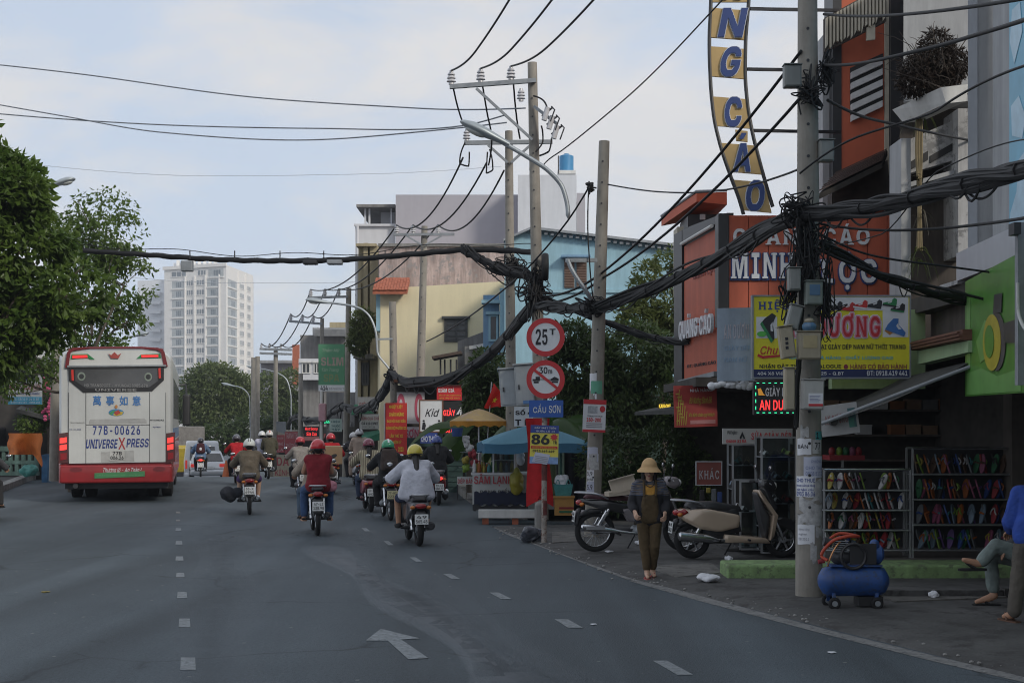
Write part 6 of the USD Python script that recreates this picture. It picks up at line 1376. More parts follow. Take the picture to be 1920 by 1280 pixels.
def onroad(px,pyb,Y=None):
    Y=F*H/(pyb-HY) if Y is None else Y
    return V(X(px,Y),Y+.85,float(gz(Y)))      # rear wheel's contact is .85 behind the middle
# A: brown jacket, purple shorts, bag
hA=.2
b=mbike('red brown old motorbike ridden by the person in purple shorts',onroad(452,966),hA,'u',mat('bike_maroon',(.2,.05,.035),rough=.3,coat=.5),GREY_M,'53-X 6944',rack=True)
person('rider in olive brown jacket and purple shorts with a black striped white helmet',onroad(452,966),hA,ride((0,-.32,.80),.05,.20,foot=(.18,.05,.27)),cloth('olive',(.13,.105,.075)),cloth('purple',(.07,.03,.13)),shoe='dark_metal',skin='skin_pale',leg=.46,infl=.035,helmet=hel((.6,.62,.58),'cream',2,C['ink_black']),hem=[(V(-.13,-.36,.86),.06),(V(.13,-.36,.86),.06),(V(0,-.3,1.0),.14)])
o=onroad(452,966);bag=MB();bag.ball((0,0,0),(.19,.13,.15),sub=3);bag.ball((.13,0,.1),(.12,.08,.12),sub=2);bag.ball((.2,0,.22),(.06,.05,.1),sub=2)
single('black_bag','black cloth bag hanging at the left side of the brown jacketed rider','bag',crumple(bag,.1,6).xf(roty(.5),o+V(-.33,-.42,.40)),cloth('bagblack',(.02,.022,.03)),True)
# B: red vest pair
hB=.2;oB=onroad(577,1006)
mbike('black motorbike carrying the pair in red vest and jeans',oB,hB,'u',BLACK_M,BLACK_M,'47-L1 138.98',chrome_ex=False)
jeans=cloth('jeans',(.035,.075,.17));DKRED=cloth('vestred',(.20,.012,.02))
person('pillion passenger in dark red vest and jeans with a bright red helmet',oB,hB,ride((.02,-.50,.84),.03,.21,grips=(.12,-.18,1.0),foot=(.21,-.18,.25),s=1.02),DKRED,jeans,shoe=C['skin'],sleeve=0.,leg=.98,infl=.03,helmet=hel((.5,.02,.03),'red',0),feet='sandal')
person('rider in front of the red vested passenger wearing a tan and red helmet',oB,hB,ride((-.03,-.06,.80),.08,.20,foot=(.2,.16,.26),s=1.0,wob=.05),cloth('tanshirt',(.30,.25,.2)),cloth('greyblue',(.06,.09,.13)),sleeve=.98,helmet=hel((.48,.36,.22),'tan',1,mat('hel_red2',(.4,.02,.03),rough=.3)),infl=.025,feet='sandal')
pb=MB();pb.ball((0,0,0),(.13,.1,.1),sub=3);single('pink_bag','small pink bag carried at the right hip of the red vested passenger','bag',crumple(pb,.06,9).xf(None,oB+V(.30,-.38,.80)),cloth('pink',(.5,.22,.27)),True)
m=MB();
for k in (-1,1):pass
# long dark sleeves of the vest wearer are a jersey below it
# C: white jacket
hC=.2;oC=onroad(768,1026)
mbike('black scooter with white rear plate ridden by the person in the pale grey jacket',oC,hC,'s',BLACK_M,BLACK_M,'49 565.45',chrome_ex=False)
WJ=cloth('palejacket',(.50,.51,.57),var=.1)
person('rider in a loose pale grey hooded jacket with a yellow helmet',oC,hC,ride((.0,-.30,.79),.07,.24,grips=(.33,.36,.98),foot=(.22,.12,.24)),WJ,cloth('navyskirt',(.02,.03,.07)),shoe='black_rubber',skin='skin',leg=.42,infl=.045,helmet=hel((.55,.45,.05),'yellow',0),hair='long',hem=[(V(-.22,-.34,.74),.07),(V(.22,-.34,.74),.07),(V(0,-.40,.74),.09),(V(-.1,-.3,1.05),.12),(V(.1,-.3,1.05),.12)])
# D: green helmet, backpack
hD=.2;oD=onroad(718,977)
mbike('dark motorbike with a yellowed plate under the rider with the backpack',oD,hD,'u',BLACK_M,BLACK_M,'77-H2 222.3',plY,chrome_ex=False)
tD,JD,_=person('rider in black with a brown backpack and a white striped green helmet',oD,hD,ride((0,-.26,.80),.05,.2),cloth('black',(.018,.018,.02)),cloth('black',(.018,.018,.02)),helmet=hel((.02,.24,.12),'green',1,C['sign_white']),infl=.035)
bk=thing('backpack','brown black backpack worn by the rider with the green striped helmet','backpack',oD,hD)
part(bk,'sack',fuse([hs((V(-.1,-.41,1.02),.08),(V(.1,-.41,1.02),.08),(V(-.08,-.36,1.28),.07),(V(.08,-.36,1.28),.07),(V(-.11,-.45,.98),.06),(V(.11,-.45,.98),.06))],.04,4),cloth('pack',(.045,.032,.028)),True)
part(bk,'pocket',fuse([hs((V(-.07,-.5,1.0),.05),(V(.07,-.5,1.0),.05),(V(-.06,-.48,1.1),.04),(V(.06,-.48,1.1),.04))],.04,3),cloth('pack2',(.035,.026,.024)),True)
for k in (-1,1):part(bk,'strap',MB().tube(smoothpath([(k*.09,-.32,1.34),(k*.12,-.16,1.35),(k*.13,-.04,1.2),(k*.13,-.12,1.0)],14),.018,6),cloth('pack',(.045,.032,.028)))
# E: maroon helmet, striped shirt
hE=.2;oE=onroad(682,961)
mbike('maroon scooter ridden by the long haired person in the striped shirt',oE,hE,'s',mat('bike_plum',(.12,.02,.03),rough=.3,coat=.6),BLACK_M,'59-U1 442.1')
STR=usdkit.material(stage,'/World/Looks/cloth_stripe',{'g':('texture_coordinate',{}),'w':('wave_texture',{'wave_type':'bands','bands_direction':'x','scale':9.}),'r':('rgb_ramp',{'ramp':[(.55,(.42,.38,.27)),(.75,(.12,.09,.06))]}),'p':('principled_bsdf',{'roughness':.9})},[('g.object','w.vector'),('w.fac','r.fac'),('r.color','p.base_color')],surface='p.BSDF')
person('long haired rider in a cream and brown striped shirt with a maroon helmet',oE,hE,ride((0,-.28,.79),.06,.2),STR,cloth('jeans2',(.04,.06,.11)),helmet=hel((.16,.02,.045),'maroon',0),hair='long',infl=.035,feet='sandal')
# F: red scooter, black rider with blue helmet
hF=.12;oF=onroad(815,948)
mbike('round tailed red scooter with a lit tail lamp beside the kerb',oF,hF,'s',RED_M,RED_M,'59-L2 086.77',lit=True)
person('rider all in black with a blue helmet on the red scooter',oF,hF,ride((0,-.2,.82),.05,.18,foot=(.2,.1,.1)),cloth('black',(.018,.018,.02)),cloth('black',(.018,.018,.02)),helmet=hel((.03,.06,.25),'blue',0),infl=.05,hair='long')
# G: red shirt with box
hG=.22;oG=onroad(612,926)
mbike('dark motorbike loaded with a cardboard box between riders',oG,hG,'u',BLACK_M,BLACK_M,'59-S3 330.1',lit=False)
person('rider in a bright red shirt with a red helmet carrying a carton',oG,hG,ride((.0,-.15,.82),.05,.2,s=1.04),cloth('brightred',(.42,.012,.02)),cloth('black',(.018,.018,.02)),helmet=hel((.45,.03,.04),'red2',0),infl=.035)
bx_=thing('carton','brown cardboard carton with a dark printed mark behind the red shirted rider','carton',oG,hG)
part(bx_,'carton_body',MB().b2((-.22,-.9,.78),(.22,-.52,1.22)),mat('cardboard',(.30,.20,.115),rough=.85,var=.1,scale=3),False);part(bx_,'print',MB().prism(Polygon(blob(0,0,.1,.05,14)),frame((-.01,-.9,.98),V(1,0,.5),V(-.5,0,1)),.003),C['ink_black'],False);part(bx_,'flap',MB().box((0,-.72,1.235),(.42,.36,.012),R=rotx(.06)),mat('cardboard',(.3,.2,.115)),False)
# H: beige pair
hH=.24;oH=onroad(664,0,40.)
mbike('scooter with chrome rail under the pair in beige',oH,hH,'s',SILVER_M,GREY_M,'59-K1 270.9');bei=cloth('beige',(.42,.33,.27),var=.1)
person('pillion passenger in a long beige tunic with a white and black helmet',oH,hH,ride((0,-.48,.92),.03,.2,grips=(.1,-.1,1.05),foot=(.2,-.1,.3),s=1.04),bei,bei,helmet=hel((.6,.6,.62),'white',1,C['ink_black']),infl=.035,feet='sandal',hem=[(V(-.12,-.5,.85),.09),(V(.12,-.5,.85),.09),(V(0,-.45,1.1),.15)])
person('rider with a dark helmet hidden in front of the beige tunic',oH,hH,ride((-.10,.0,.84),.06,.2,s=1.0),cloth('darkgrey',(.05,.05,.055)),cloth('black',(.018,.018,.02)),helmet=hel((.45,.46,.48),'grey',0))
# I: two with white helmets at the crest
hI=.25;oI=onroad(492,0,46.)
mbike('black motorbike at the crest under the olive jacketed pair',oI,hI,'u',BLACK_M,BLACK_M,'59-V2 118.2',chrome_ex=True)
person('pillion passenger in an olive dark jacket with an orange and white helmet',oI,hI,ride((.06,-.45,.88),.04,.18,grips=(.1,-.1,1.),foot=(.2,-.12,.28),s=1.02),cloth('olivedark',(.06,.055,.035)),cloth('black',(.018,.018,.02)),helmet=hel((.6,.58,.56),'white2',1,mat('hel_or',(.5,.1,.04),rough=.3)),infl=.04)
person('rider in a pale lilac shirt with a plain white helmet at the crest',oI,hI,ride((-.16,-.05,.86),.06,.2,s=1.02),cloth('lilac',(.42,.42,.52)),cloth('navy',(.03,.04,.08)),helmet=hel((.62,.63,.63),'white3',0))
# J: blue rider with backpack, before the car
hJ=.22;oJ=onroad(367,0,54.)
mbike('dark motorbike with a lit red tail lamp in front of the silver car',oJ,hJ,'u',BLACK_M,BLACK_M,'59-Z1 771.0',lit=True)
person('rider in a blue shirt with a dark helmet and red black backpack',oJ,hJ,ride((0,-.2,.83),.05,.2),cloth('blueshirt',(.12,.19,.32)),cloth('black',(.018,.018,.02)),helmet=hel((.03,.03,.04),'black',0),infl=.04)
bk=thing('backpack','red trimmed black backpack worn by the blue shirted rider','backpack',oJ,hJ)
part(bk,'sack',fuse([hs((V(-.1,-.36,1.02),.08),(V(.1,-.36,1.02),.08),(V(-.08,-.33,1.28),.07),(V(.08,-.33,1.28),.07))],.05,3),cloth('pack3',(.05,.01,.015)),True);part(bk,'badge',MB().ball((0,-.44,1.12),(.05,.01,.06)),C['paper'])
# K: rider left of the red vested pair, facing away
hK=.25;oK=onroad(553,0,34.)
mbike('grey motorbike with bright mirrors left of the red vested pair',oK,hK,'u',GREY_M,GREY_M,'59-T1 505.5')
person('rider in a grey beige shirt with a small red helmet beside the pair',oK,hK,ride((0,-.15,.80),.08,.2,s=.95),cloth('greybeige',(.3,.27,.24)),cloth('black',(.018,.018,.02)),helmet=hel((.42,.03,.04),'red4',0))
hM=.25;oM=onroad(433,0,41.)
mbike('small blue motorbike mostly hidden behind the brown jacketed rider',oM,hM,'u',BLUE_M,BLUE_M,'59-N1 404.4')
person('rider in a red shirt mostly hidden behind the brown jacketed rider',oM,hM,ride((0,-.15,.80),.08,.2,s=.95),cloth('brightred',(.42,.012,.02)),cloth('black',(.018,.018,.02)),helmet=hel((.1,.1,.12),'grey4',0))
# left edge rider: only a sandalled foot reaches into the frame
oN=V(X(-14,26.2)-.22,26.5,0);mbike('motorbike cut off by the left edge of the frame',oN,.2,'u',BLACK_M,BLACK_M,'59-M1 222.2')
person('rider cut off by the left edge with a sandalled foot showing',oN,.2,ride((0,-.22,.8),.05,.2,foot=(.24,.05,.25)),cloth('darkgrey',(.05,.05,.055)),cloth('black',(.018,.018,.02)),helmet=hel((.6,.6,.6),'white5',0),feet='sandal')

# ------------------------------------------------------------------ parked two-wheelers on the pavement
oP=V(X(1200,19.2),19.4,.05)
mbike('dark maroon motorbike parked on the pavement behind the walking woman',oP,-1.47,'u',BLACK_M,mat('bike_panel',(.22,.20,.21),rough=.3,metal=.3),'54-X1 290.6',group='parked two wheelers',seatmat=mat('seat_maroon',(.06,.012,.02),rough=.5))
oS=V(X(1384,18.4),18.45,.05)
tS=mbike('beige scooter parked on the pavement in front of the shoe shop',oS,-1.45,'s',BEIGE_M,BLACK_M,'54-V8 130.2',group='parked two wheelers')
part(tS,'tail_lamp_side',fuse([m3.Manifold.hull_points(np.array([(k*x,y,z) for k in (-1,1) for x,y,z in ((.10,-.87,.62),(.14,-.74,.665),(.15,-.70,.62),(.12,-.80,.56))]))],.05,2),C['tail_red'],True)
lettering(tS,'Attila',V(.176,-.50,.56),V(0,1,.05),V(0,0,1),.26,.05,mat('badge_red',(.3,.03,.04)),.004,shear=.2,weight=700) if False else None
b=thing('cardboard_box','open pale cardboard lid tilted on the seat of the dark motorbike','box',P(1168,908,19.1),.2)
part(b,'lid',MB().box((0,0,0),(.36,.03,.20),R=roty(-.25)@rotx(-.3)),mat('card_pale',(.40,.34,.27),rough=.9,var=.12),False);part(b,'rim',join(MB().box((0,-.02,.10),(.38,.04,.012),R=rotx(0)),).xf(roty(-.25)),mat('card_edge',(.36,.31,.25),rough=.9),False);part(b,'base',MB().box((-.06,.08,-.12),(.30,.24,.06),R=roty(-.1)),mat('card_pale',(.3,.25,.19)),False)
# ------------------------------------------------------------------ the woman, walking towards the camera
YWm=16.35;oW=V(X(1217,YWm),YWm,.02)
J=dict(hip=(0,0,.80),hipL=(.085,0,.79),hipR=(-.085,0,.79),waist=(0,.0,.97),chest=(0,.0,1.14),shL=(.155,0,1.225),shR=(-.155,0,1.225),neck=(0,-.01,1.30),head=(0,-.03,1.415),look=(-.1,-1,-.12),
         elL=(.225,.03,.98),wrL=(.19,-.16,.86),elR=(-.225,.02,.98),wrR=(-.2,-.15,.88),hdL=(-.1,-.7,-.5),hdR=(.1,-.7,-.5),huL=(.8,-.2,.3),huR=(-.8,-.2,.3),curl=.9,collar=0,
         knL=(.07,-.05,.44),anL=(.055,.09,.085),toL=(.065,-.06,.035),knR=(-.06,-.02,.44),anR=(-.03,-.04,.075),toR=(-.035,-.2,.03))
PATT=usdkit.material(stage,'/World/Looks/cloth_pattern',{'g':('texture_coordinate',{}),'m':('mapping',{'scale':(1,1,26)}),'n':('noise_texture',{'scale':3.,'detail':2}),'s':('separate_xyz',{}),'h':('math',{'math_type':'greater_than','value2':1.09}),
    'r':('rgb_ramp',{'ramp':[(.3,(.016,.016,.022)),(.42,(.06,.09,.16)),(.5,(.17,.12,.06)),(.56,(.12,.12,.14)),(.6,(.03,.025,.03))],'interpolate':False}),'x':('mix_color',{'a':(.016,.016,.02)}),'p':('principled_bsdf',{'roughness':.9})},
    [('g.object','m.vector'),('m.vector','n.vector'),('n.fac','r.fac'),('g.object','s.vector'),('s.z','h.value1'),('h.value','x.fac'),('r.color','x.b'),('x.result','p.base_color')],surface='p.BSDF')
tW,JW,atW=person('woman in straw hat, brown overalls and patterned dark jacket walking on the road edge',oW,0,J,PATT,cloth('overall',(.075,.05,.022)),shoe=mat('sandal_red',(.35,.08,.07),rough=.6),skin='skin_pale',sleeve=.9,leg=.93,infl=.02,hair='bob',face=True,feet='sandal',hem=[(V(-.12,.03,.80),.075),(V(.12,.03,.80),.075),(V(-.1,.02,1.0),.08),(V(.1,.02,1.0),.08)])
UsdGeom.Xformable(tW).AddScaleOp().Set(Gf.Vec3f(.9,.9,.895))
part(tW,'yellow_top',fuse([hs((V(-.04,-.07,1.17),.06),(V(.04,-.07,1.17),.06),(V(0,-.06,1.0),.07))],.03,4),cloth('yellowtop',(.5,.26,.05)),True)
part(tW,'overall_bib',fuse([hs((V(-.045,-.085,1.07),.055),(V(.045,-.085,1.07),.055),(V(-.07,-.045,.78),.075),(V(.07,-.045,.78),.075))],.03,4),cloth('overall',(.075,.05,.022)),True)
for k in (-1,1):part(tW,'overall_strap',MB().tube(smoothpath([(k*.075,-.142,1.09),(k*.08,-.125,1.2),(k*.075,-.045,1.285)],10),.017,6),cloth('overall',(.075,.05,.022)))
part(tW,'necklace',MB().tube(smoothpath([(-.065,-.05,1.30),(-.05,-.12,1.235),(0,-.145,1.205),(.05,-.12,1.235),(.065,-.05,1.30)],18),.006,5),C['hair'])
STRAW=usdkit.material(stage,'/World/Looks/straw',{'g':('texture_coordinate',{}),'w':('wave_texture',{'bands_direction':'z','scale':28.,'distortion':.6}),'r':('rgb_ramp',{'ramp':[(.2,(.40,.25,.11)),(.8,(.56,.38,.19))]}),'b':('bump',{'strength':.5,'distance':.004}),'p':('principled_bsdf',{'roughness':.8})},[('g.object','w.vector'),('w.fac','r.fac'),('r.color','p.base_color'),('w.fac','b.height'),('b.normal','p.normal')],surface='p.BSDF')
hc=JW['head']+V(0,.005,.035)
def hat(u,w):
    a=u*2*math.pi;r,z=((.105*math.sin(w/.55*1.5),.135-.135*(1-math.cos(w/.55*1.45))) if w<.55 else (.105+(w-.55)/.45*.055,.012-(w-.55)/.45*.045));fr=1.12 if math.sin(a)<0 else 1.0
    return hc+V(r*math.cos(a)*1.0,r*math.sin(a)*fr*1.12,z-(.02 if math.sin(a)<0 else 0)*max(0,w-.55)/.45)
o=part(tW,'straw_hat',MB().sheet(hat,37,22),STRAW,True);part(o,'hat_band',MB().tube([hc+V(.107*math.cos(a),.119*math.sin(a),.012) for a in np.linspace(0,2*np.pi,30)],.006,5),STRAW)
# ------------------------------------------------------------------ the two men by the compressor
YM=12.55;oM_=V(X(1941,YM),YM,.05)
J=dict(hip=(0,0,.80),hipL=(-.085,0,.79),hipR=(.085,0,.79),waist=(.02,.03,.95),chest=(.06,.10,1.08),shL=(-.10,.12,1.14),shR=(.22,.14,1.16),neck=(.14,.17,1.22),head=(.24,.22,1.31),look=(.6,1,-.5),elL=(-.185,.1,.90),wrL=(-.12,.26,.80),elR=(.3,.14,.9),wrR=(.24,.3,.82),curl=.8,
         knL=(-.14,.03,.44),anL=(-.19,.0,.08),toL=(-.23,.14,.03),knR=(.1,.08,.44),anR=(.12,.03,.08),toR=(.16,.18,.03))
person('man in a blue shirt and grey trousers standing at the right edge, back turned',oM_,0,J,cloth('blue',(.02,.06,.30)),cloth('khakigrey',(.085,.075,.062)),shoe=mat('sandal_brown',(.1,.05,.03)),sleeve=.9,infl=.03,feet='sandal',hem=[(V(-.10,0,.76),.08),(V(.12,0,.76),.08),(V(.02,.02,.92),.12)])
YQ=13.6;oQ=V(X(1935,YQ),YQ,.05)
J=dict(hip=(.05,.1,.42),hipL=(.03,.18,.43),hipR=(.05,-.02,.43),waist=(.10,.08,.6),chest=(.1,.07,.78),shL=(.08,.24,.86),shR=(.08,-.1,.86),neck=(.06,.07,.95),head=(.02,.07,1.06),look=(-1,0,-.2),elL=(.0,.3,.62),wrL=(-.2,.2,.55),elR=(.0,-.2,.62),wrR=(-.2,-.05,.55),hdL=(-1,0,-.3),hdR=(-1,0,-.3),
         knL=(-.36,.15,.50),anL=(-.33,.12,.09),toL=(-.5,.12,.03),knR=(-.36,-.02,.60),anR=(-.52,-.02,.42),toR=(-.68,-.04,.46),curl=.7)
person('seated man at the right edge with crossed legs in grey green trousers',oQ,0,J,cloth('dimshirt',(.06,.065,.07)),cloth('greygreen',(.17,.21,.20)),shoe='black_rubber',leg=.93,infl=.03,feet='sandal')
t=thing('stool','low plastic stool under the seated man at the right edge','stool',oQ+V(.08,.08,0))
part(t,'seat',rbox((-.17,-.17,.29),(.17,.17,.325),.015),mat('stool_red',(.3,.04,.04),rough=.4),30)
for a in (-1,1):
    for c in (-1,1):part(t,'leg',MB().cyl((a*.14,c*.14,.29),(a*.17,c*.17,0),.02,.016),mat('stool_red',(.3,.04,.04)))
# ------------------------------------------------------------------ air compressor
cbl=mat('compressor_blue',(.016,.06,.21),rough=.5,var=.25,scale=9,coat=.15,dirt=(.03,.05,.11))
oC2=V(X(1600,13.62),13.62,.03);t=thing('air_compressor','blue wheeled air compressor with a belt pump standing on the road edge','air compressor',oC2,.03)
prof=[(-.345,0),(-.34,.06),(-.30,.125),(-.24,.15),(.24,.15),(.30,.125),(.34,.06),(.345,0)]
part(t,'tank',MB().tube([(x,0,.27) for x,r in prof],[max(r,.004) for x,r in prof],28),cbl,40)
m=MB();m.b2((-.24,-.10,.415),(.26,.10,.432));part(t,'deck',m,cbl,False)
part(t,'motor',MB().tube([(.10,0,.53),(.12,0,.53),(.26,0,.53),(.29,0,.53)],[.05,.095,.095,.06],20),cbl,40)
part(t,'motor_cap',MB().ball((.2,-.03,.62),(.05,.05,.06)),cbl)
part(t,'pump',fuse([hs(((-.16,0,.50),.07),((-.08,0,.50),.07)),hs(((-.12,0,.5),.06),((-.14,-.02,.66),.055))],.03,1),C['dark_metal'],True)
m=MB()
for k in range(6):m.b2((-.20,-.09,.56+k*.02),(-.07,.07,.567+k*.02))
part(t,'cooling_fin',m,C['grey_metal'],False);part(t,'pulley',MB().torus((-.03,-.11,.52),.12,.016,'y',24,8),C['black_plastic']);part(t,'belt_guard',MB().b2((-.06,-.10,.44),(.2,-.085,.64)),C['black_plastic'],False)
part(t,'air_filter',MB().cyl((-.22,-.02,.64),(-.30,-.02,.66),.045),C['dark_metal'])
part(t,'hose',MB().tube(smoothpath([(-.28,-.1,.48),(-.33,-.05,.52),(-.2,-.08,.68),(-.05,-.06,.71),(.06,.02,.70),(-.1,.05,.73),(-.25,.0,.66)],40),.016,8),mat('hose_red',(.4,.05,.02),rough=.5));part(t,'valve',MB().cyl((-.36,-.05,.46),(-.30,-.05,.47),.022),SM['red']);part(t,'copper_pipe',MB().tube(smoothpath([(-.15,-.08,.66),(-.24,-.12,.55),(-.28,-.1,.42)],14),.009,6),mat('copper',(.5,.25,.12),metal=.9,rough=.35))
for x,y in ((-.22,-.13),(.2,-.13),(-.22,.13),(.2,.13)):
    o=part(t,'wheel',MB().torus((x,y,.062),.042,.02,'y',20,8),C['black_rubber']);part(o,'hub',MB().cyl((x,y-.018,.062),(x,y+.018,.062),.028),C['grey_metal']);part(o,'bracket',MB().bar((x,y*.9,.06),(x,y*.75,.16),.03),cbl,False)
part(t,'drip_pan',MB().b2((.03,-.08,.03),(.27,.1,.12)),C['black_plastic'],False)
# ------------------------------------------------------------------ boxes, posters and fittings on the near pole
def meterbox(label,px0,py0,px1,py1,Y,material,tilt=0.,depth=.12,lid=True,window=None,extra=None):
    c=P((px0+px1)/2,(py0+py1)/2,Y);w,h=(px1-px0)*Y/F,(py1-py0)*Y/F;R=roty(tilt);t=thing('meter_box',label,'meter box',c)
    mv=lambda m:[setattr(m,'v',[q@R.T for q in m.v]),m][1]
    b=MB().tm(rbox((-w/2,-depth/2,-h/2),(w/2,depth/2,h/2),.012,8));part(t,'case',mv(b),material,30)
    if lid:part(t,'lid',mv(MB().tm(rbox((-w/2+.012,-depth/2-.012,-h/2+.012),(w/2-.012,-depth/2+.004,h/2-.02),.006,6))),material,30)
    part(t,'visor',mv(MB().b2((-w/2-.006,-depth/2-.02,h/2+.001),(w/2+.006,depth/2,h/2+.010))),material,False)
    if window:part(t,'window',mv(MB().b2((-w*.3,-depth/2-.018,-h*.1),(w*.3,-depth/2-.0125,h*.35))),window,False)
    if extra:extra(t,w,h,depth,R)
    return t
paint('box_beige',(.33,.29,.21),rough=.5,var=.1,streak=.15);paint('box_grey',(.21,.22,.21),rough=.5,var=.12,streak=.2);paint('box_white',(.40,.40,.38),rough=.5,var=.08,streak=.12);paint('meter_blue',(.08,.16,.26),rough=.15,var=.15,spec=.6)
meterbox('grey junction box high on the left of the near pole',1469,124,1501,165,14.25,C['box_grey'])
meterbox('grey junction box halfway up the right of the near pole',1535,264,1562,304,14.4,C['box_grey'])
meterbox('narrow grey box above the others left on the near pole',1477,503,1500,545,14.12,C['box_grey'])
meterbox('greenish grey meter box with a small round window on the near pole',1509,528,1541,572,14.12,mat('box_green',(.17,.20,.18),rough=.5,var=.1),window=C['meter_blue'])
meterbox('tilted grey meter box at the left of the near pole',1476,573,1500,618,14.1,C['box_grey'],.25)
def stencil(t,w,h,d,R):
    for k in range(3):part(t,'stencil',(lambda m:[setattr(m,'v',[q@R.T for q in m.v]),m][1])(MB().b2((-.03+k*.004,-d/2-.016,-.07+k*.045),(.0+k*.004,-d/2-.0125,-.04+k*.045))),C['ink_black'],False)
meterbox('tilted beige meter box with stencilled marks left of the near pole',1461,612,1488,672,14.05,C['box_beige'],-.14,extra=stencil)
t=meterbox('beige electricity meter box with a glass dome in the middle of the near pole',1495,622,1538,674,14.05,C['box_beige'],window=mat('box_window',(.36,.30,.17),rough=.3))
part(t,'glass_dome',MB().ball((0,-.02,.19),(.075,.06,.055),sub=3),C['meter_blue']);part(t,'dome_cap',MB().ball((0,-.02,.25),(.05,.045,.03),sub=2),C['box_beige'])
meterbox('long narrow beige box hanging left on the near pole',1470,690,1489,769,14.08,C['box_beige'])
def sticker(t,w,h,d,R):
    o=part(t,'notice',MB().b2((-w*.25,-d/2-.017,-h*.38),(w*.42,-d/2-.0125,h*.05)),C['paper'],False)
    for k in range(5):part(o,'print',MB().b2((-w*.2,-d/2-.0185,-.015-k*.014),(w*.3-.01*(k %3),-d/2-.0172,-.011-k*.014)),C['ink_blue'],False)
    part(o,'red_band',MB().b2((-w*.25,-d/2-.0186,-h*.38),(w*.42,-d/2-.0172,-h*.30)),C['ink_red'],False)
meterbox('largest pale box with a printed notice, lowest on the near pole',1503,712,1543,768,14.08,C['box_white'],.03,extra=sticker)
def polepaper(parent,px0,py0,px1,py1,Y,r,pxc,material,text=(),tm=None,jag=0.,seed=0):
    """a sheet of paper wrapped on the pole's front"""
    cx=X(pxc,Y);a0=math.asin(np.clip((X(px0,Y)-cx)/r,-.98,.98));a1=math.asin(np.clip((X(px1,Y)-cx)/r,-.98,.98));g=np.random.default_rng(seed)
    z0,z1=Z(py1,Y),Z(py0,Y);R_=r+.004
    fn=lambda u,w:V(cx+R_*math.sin(a0+(a1-a0)*u),Y-R_*math.cos(a0+(a1-a0)*u),z0+(z1-z0)*w+(meshkit.noise(V(u*5,w*5,seed))-.5)*jag)
    o=part(parent,'paper',MB().sheet(fn,9,5),material,True)
    for k,(tx,f0,f1,fx0,fx1) in enumerate(text):
        # lettering bent round the pole
        s=affinity.scale(textpoly(tx,weight=600),fx1-fx0,f1-f0,origin=(0,0));m=MB().prism(s,np.eye(4),.0005);v,f=m.mesh()
        u=fx0+v[:,0];w=1-f1+v[:,1];a=a0+(a1-a0)*u;rr=R_+.002+v[:,2]
        part(o,'lettering',MB().add(np.c_[cx+rr*np.sin(a),Y-rr*np.cos(a),z0+(z1-z0)*w],f),tm or C['ink_blue'],False)
    return o
rp=.139
def rat(py):return .142+(.098-.142)*(Z(py,R1Y))/(Z(-60,R1Y))
T_=[('PHÒNG',.12,.3,.3,.8),('CHO THUÊ',.4,.6,.08,.92),('0908 517 22',.7,.88,.08,.92)]
for args in ((1494,822,1516,852,C['paper'],[('BÁN',.3,.6,.1,.8)],C['ink_black']),(1518,824,1536,850,mat('torn_paper',(.4,.4,.4),rough=.9,var=.35,scale=18),[('77',.2,.7,.2,.8)],C['ink_black']),(1503,855,1540,895,mat('paper_lilac',(.46,.48,.58),rough=.85,var=.06),T_,mat('ink_pale',(.2,.24,.4))),
             (1493,892,1524,930,C['paper'],[('CHO THUÊ',.04,.28,.04,.96),('khoan cắt bê tông',.36,.52,.04,.96),('rút hầm cầu',.56,.7,.06,.9),('0903 86.06',.74,.96,.04,.96)],C['ink_blue']),(1494,982,1522,1018,C['paper'],[('thông cống',.15,.3,.1,.7),('nghẹt',.42,.55,.1,.6),('08 3511',.66,.8,.1,.7)],mat('ink_faint',(.3,.31,.34)))):
    polepaper(R1,*args[:4],R1Y,rat(args[1]),1517-(1517-1514)*.3,args[4],args[5],args[6],.012,args[0])
for k,(a,b,c,d) in enumerate(((1496,932,1520,958),(1506,945,1538,985),(1514,1016,1526,1050),(1494,960,1510,980),(1520,900,1540,940),(1498,800,1512,820),(1524,984,1540,1004))):
    polepaper(R1,a,b,c,d,R1Y,rat(b),1516,mat('torn_paper',(.4,.4,.4),rough=.9,var=.35,scale=18,dirt=(.2,.19,.18)),(),None,.06,20+k)
polepaper(R1,1524,808,1540,824,R1Y,rat(808),1516,mat('teal_paper',(.05,.28,.28),rough=.8),[('1',.15,.85,.05,.3)],C['ink_black'],0,40)
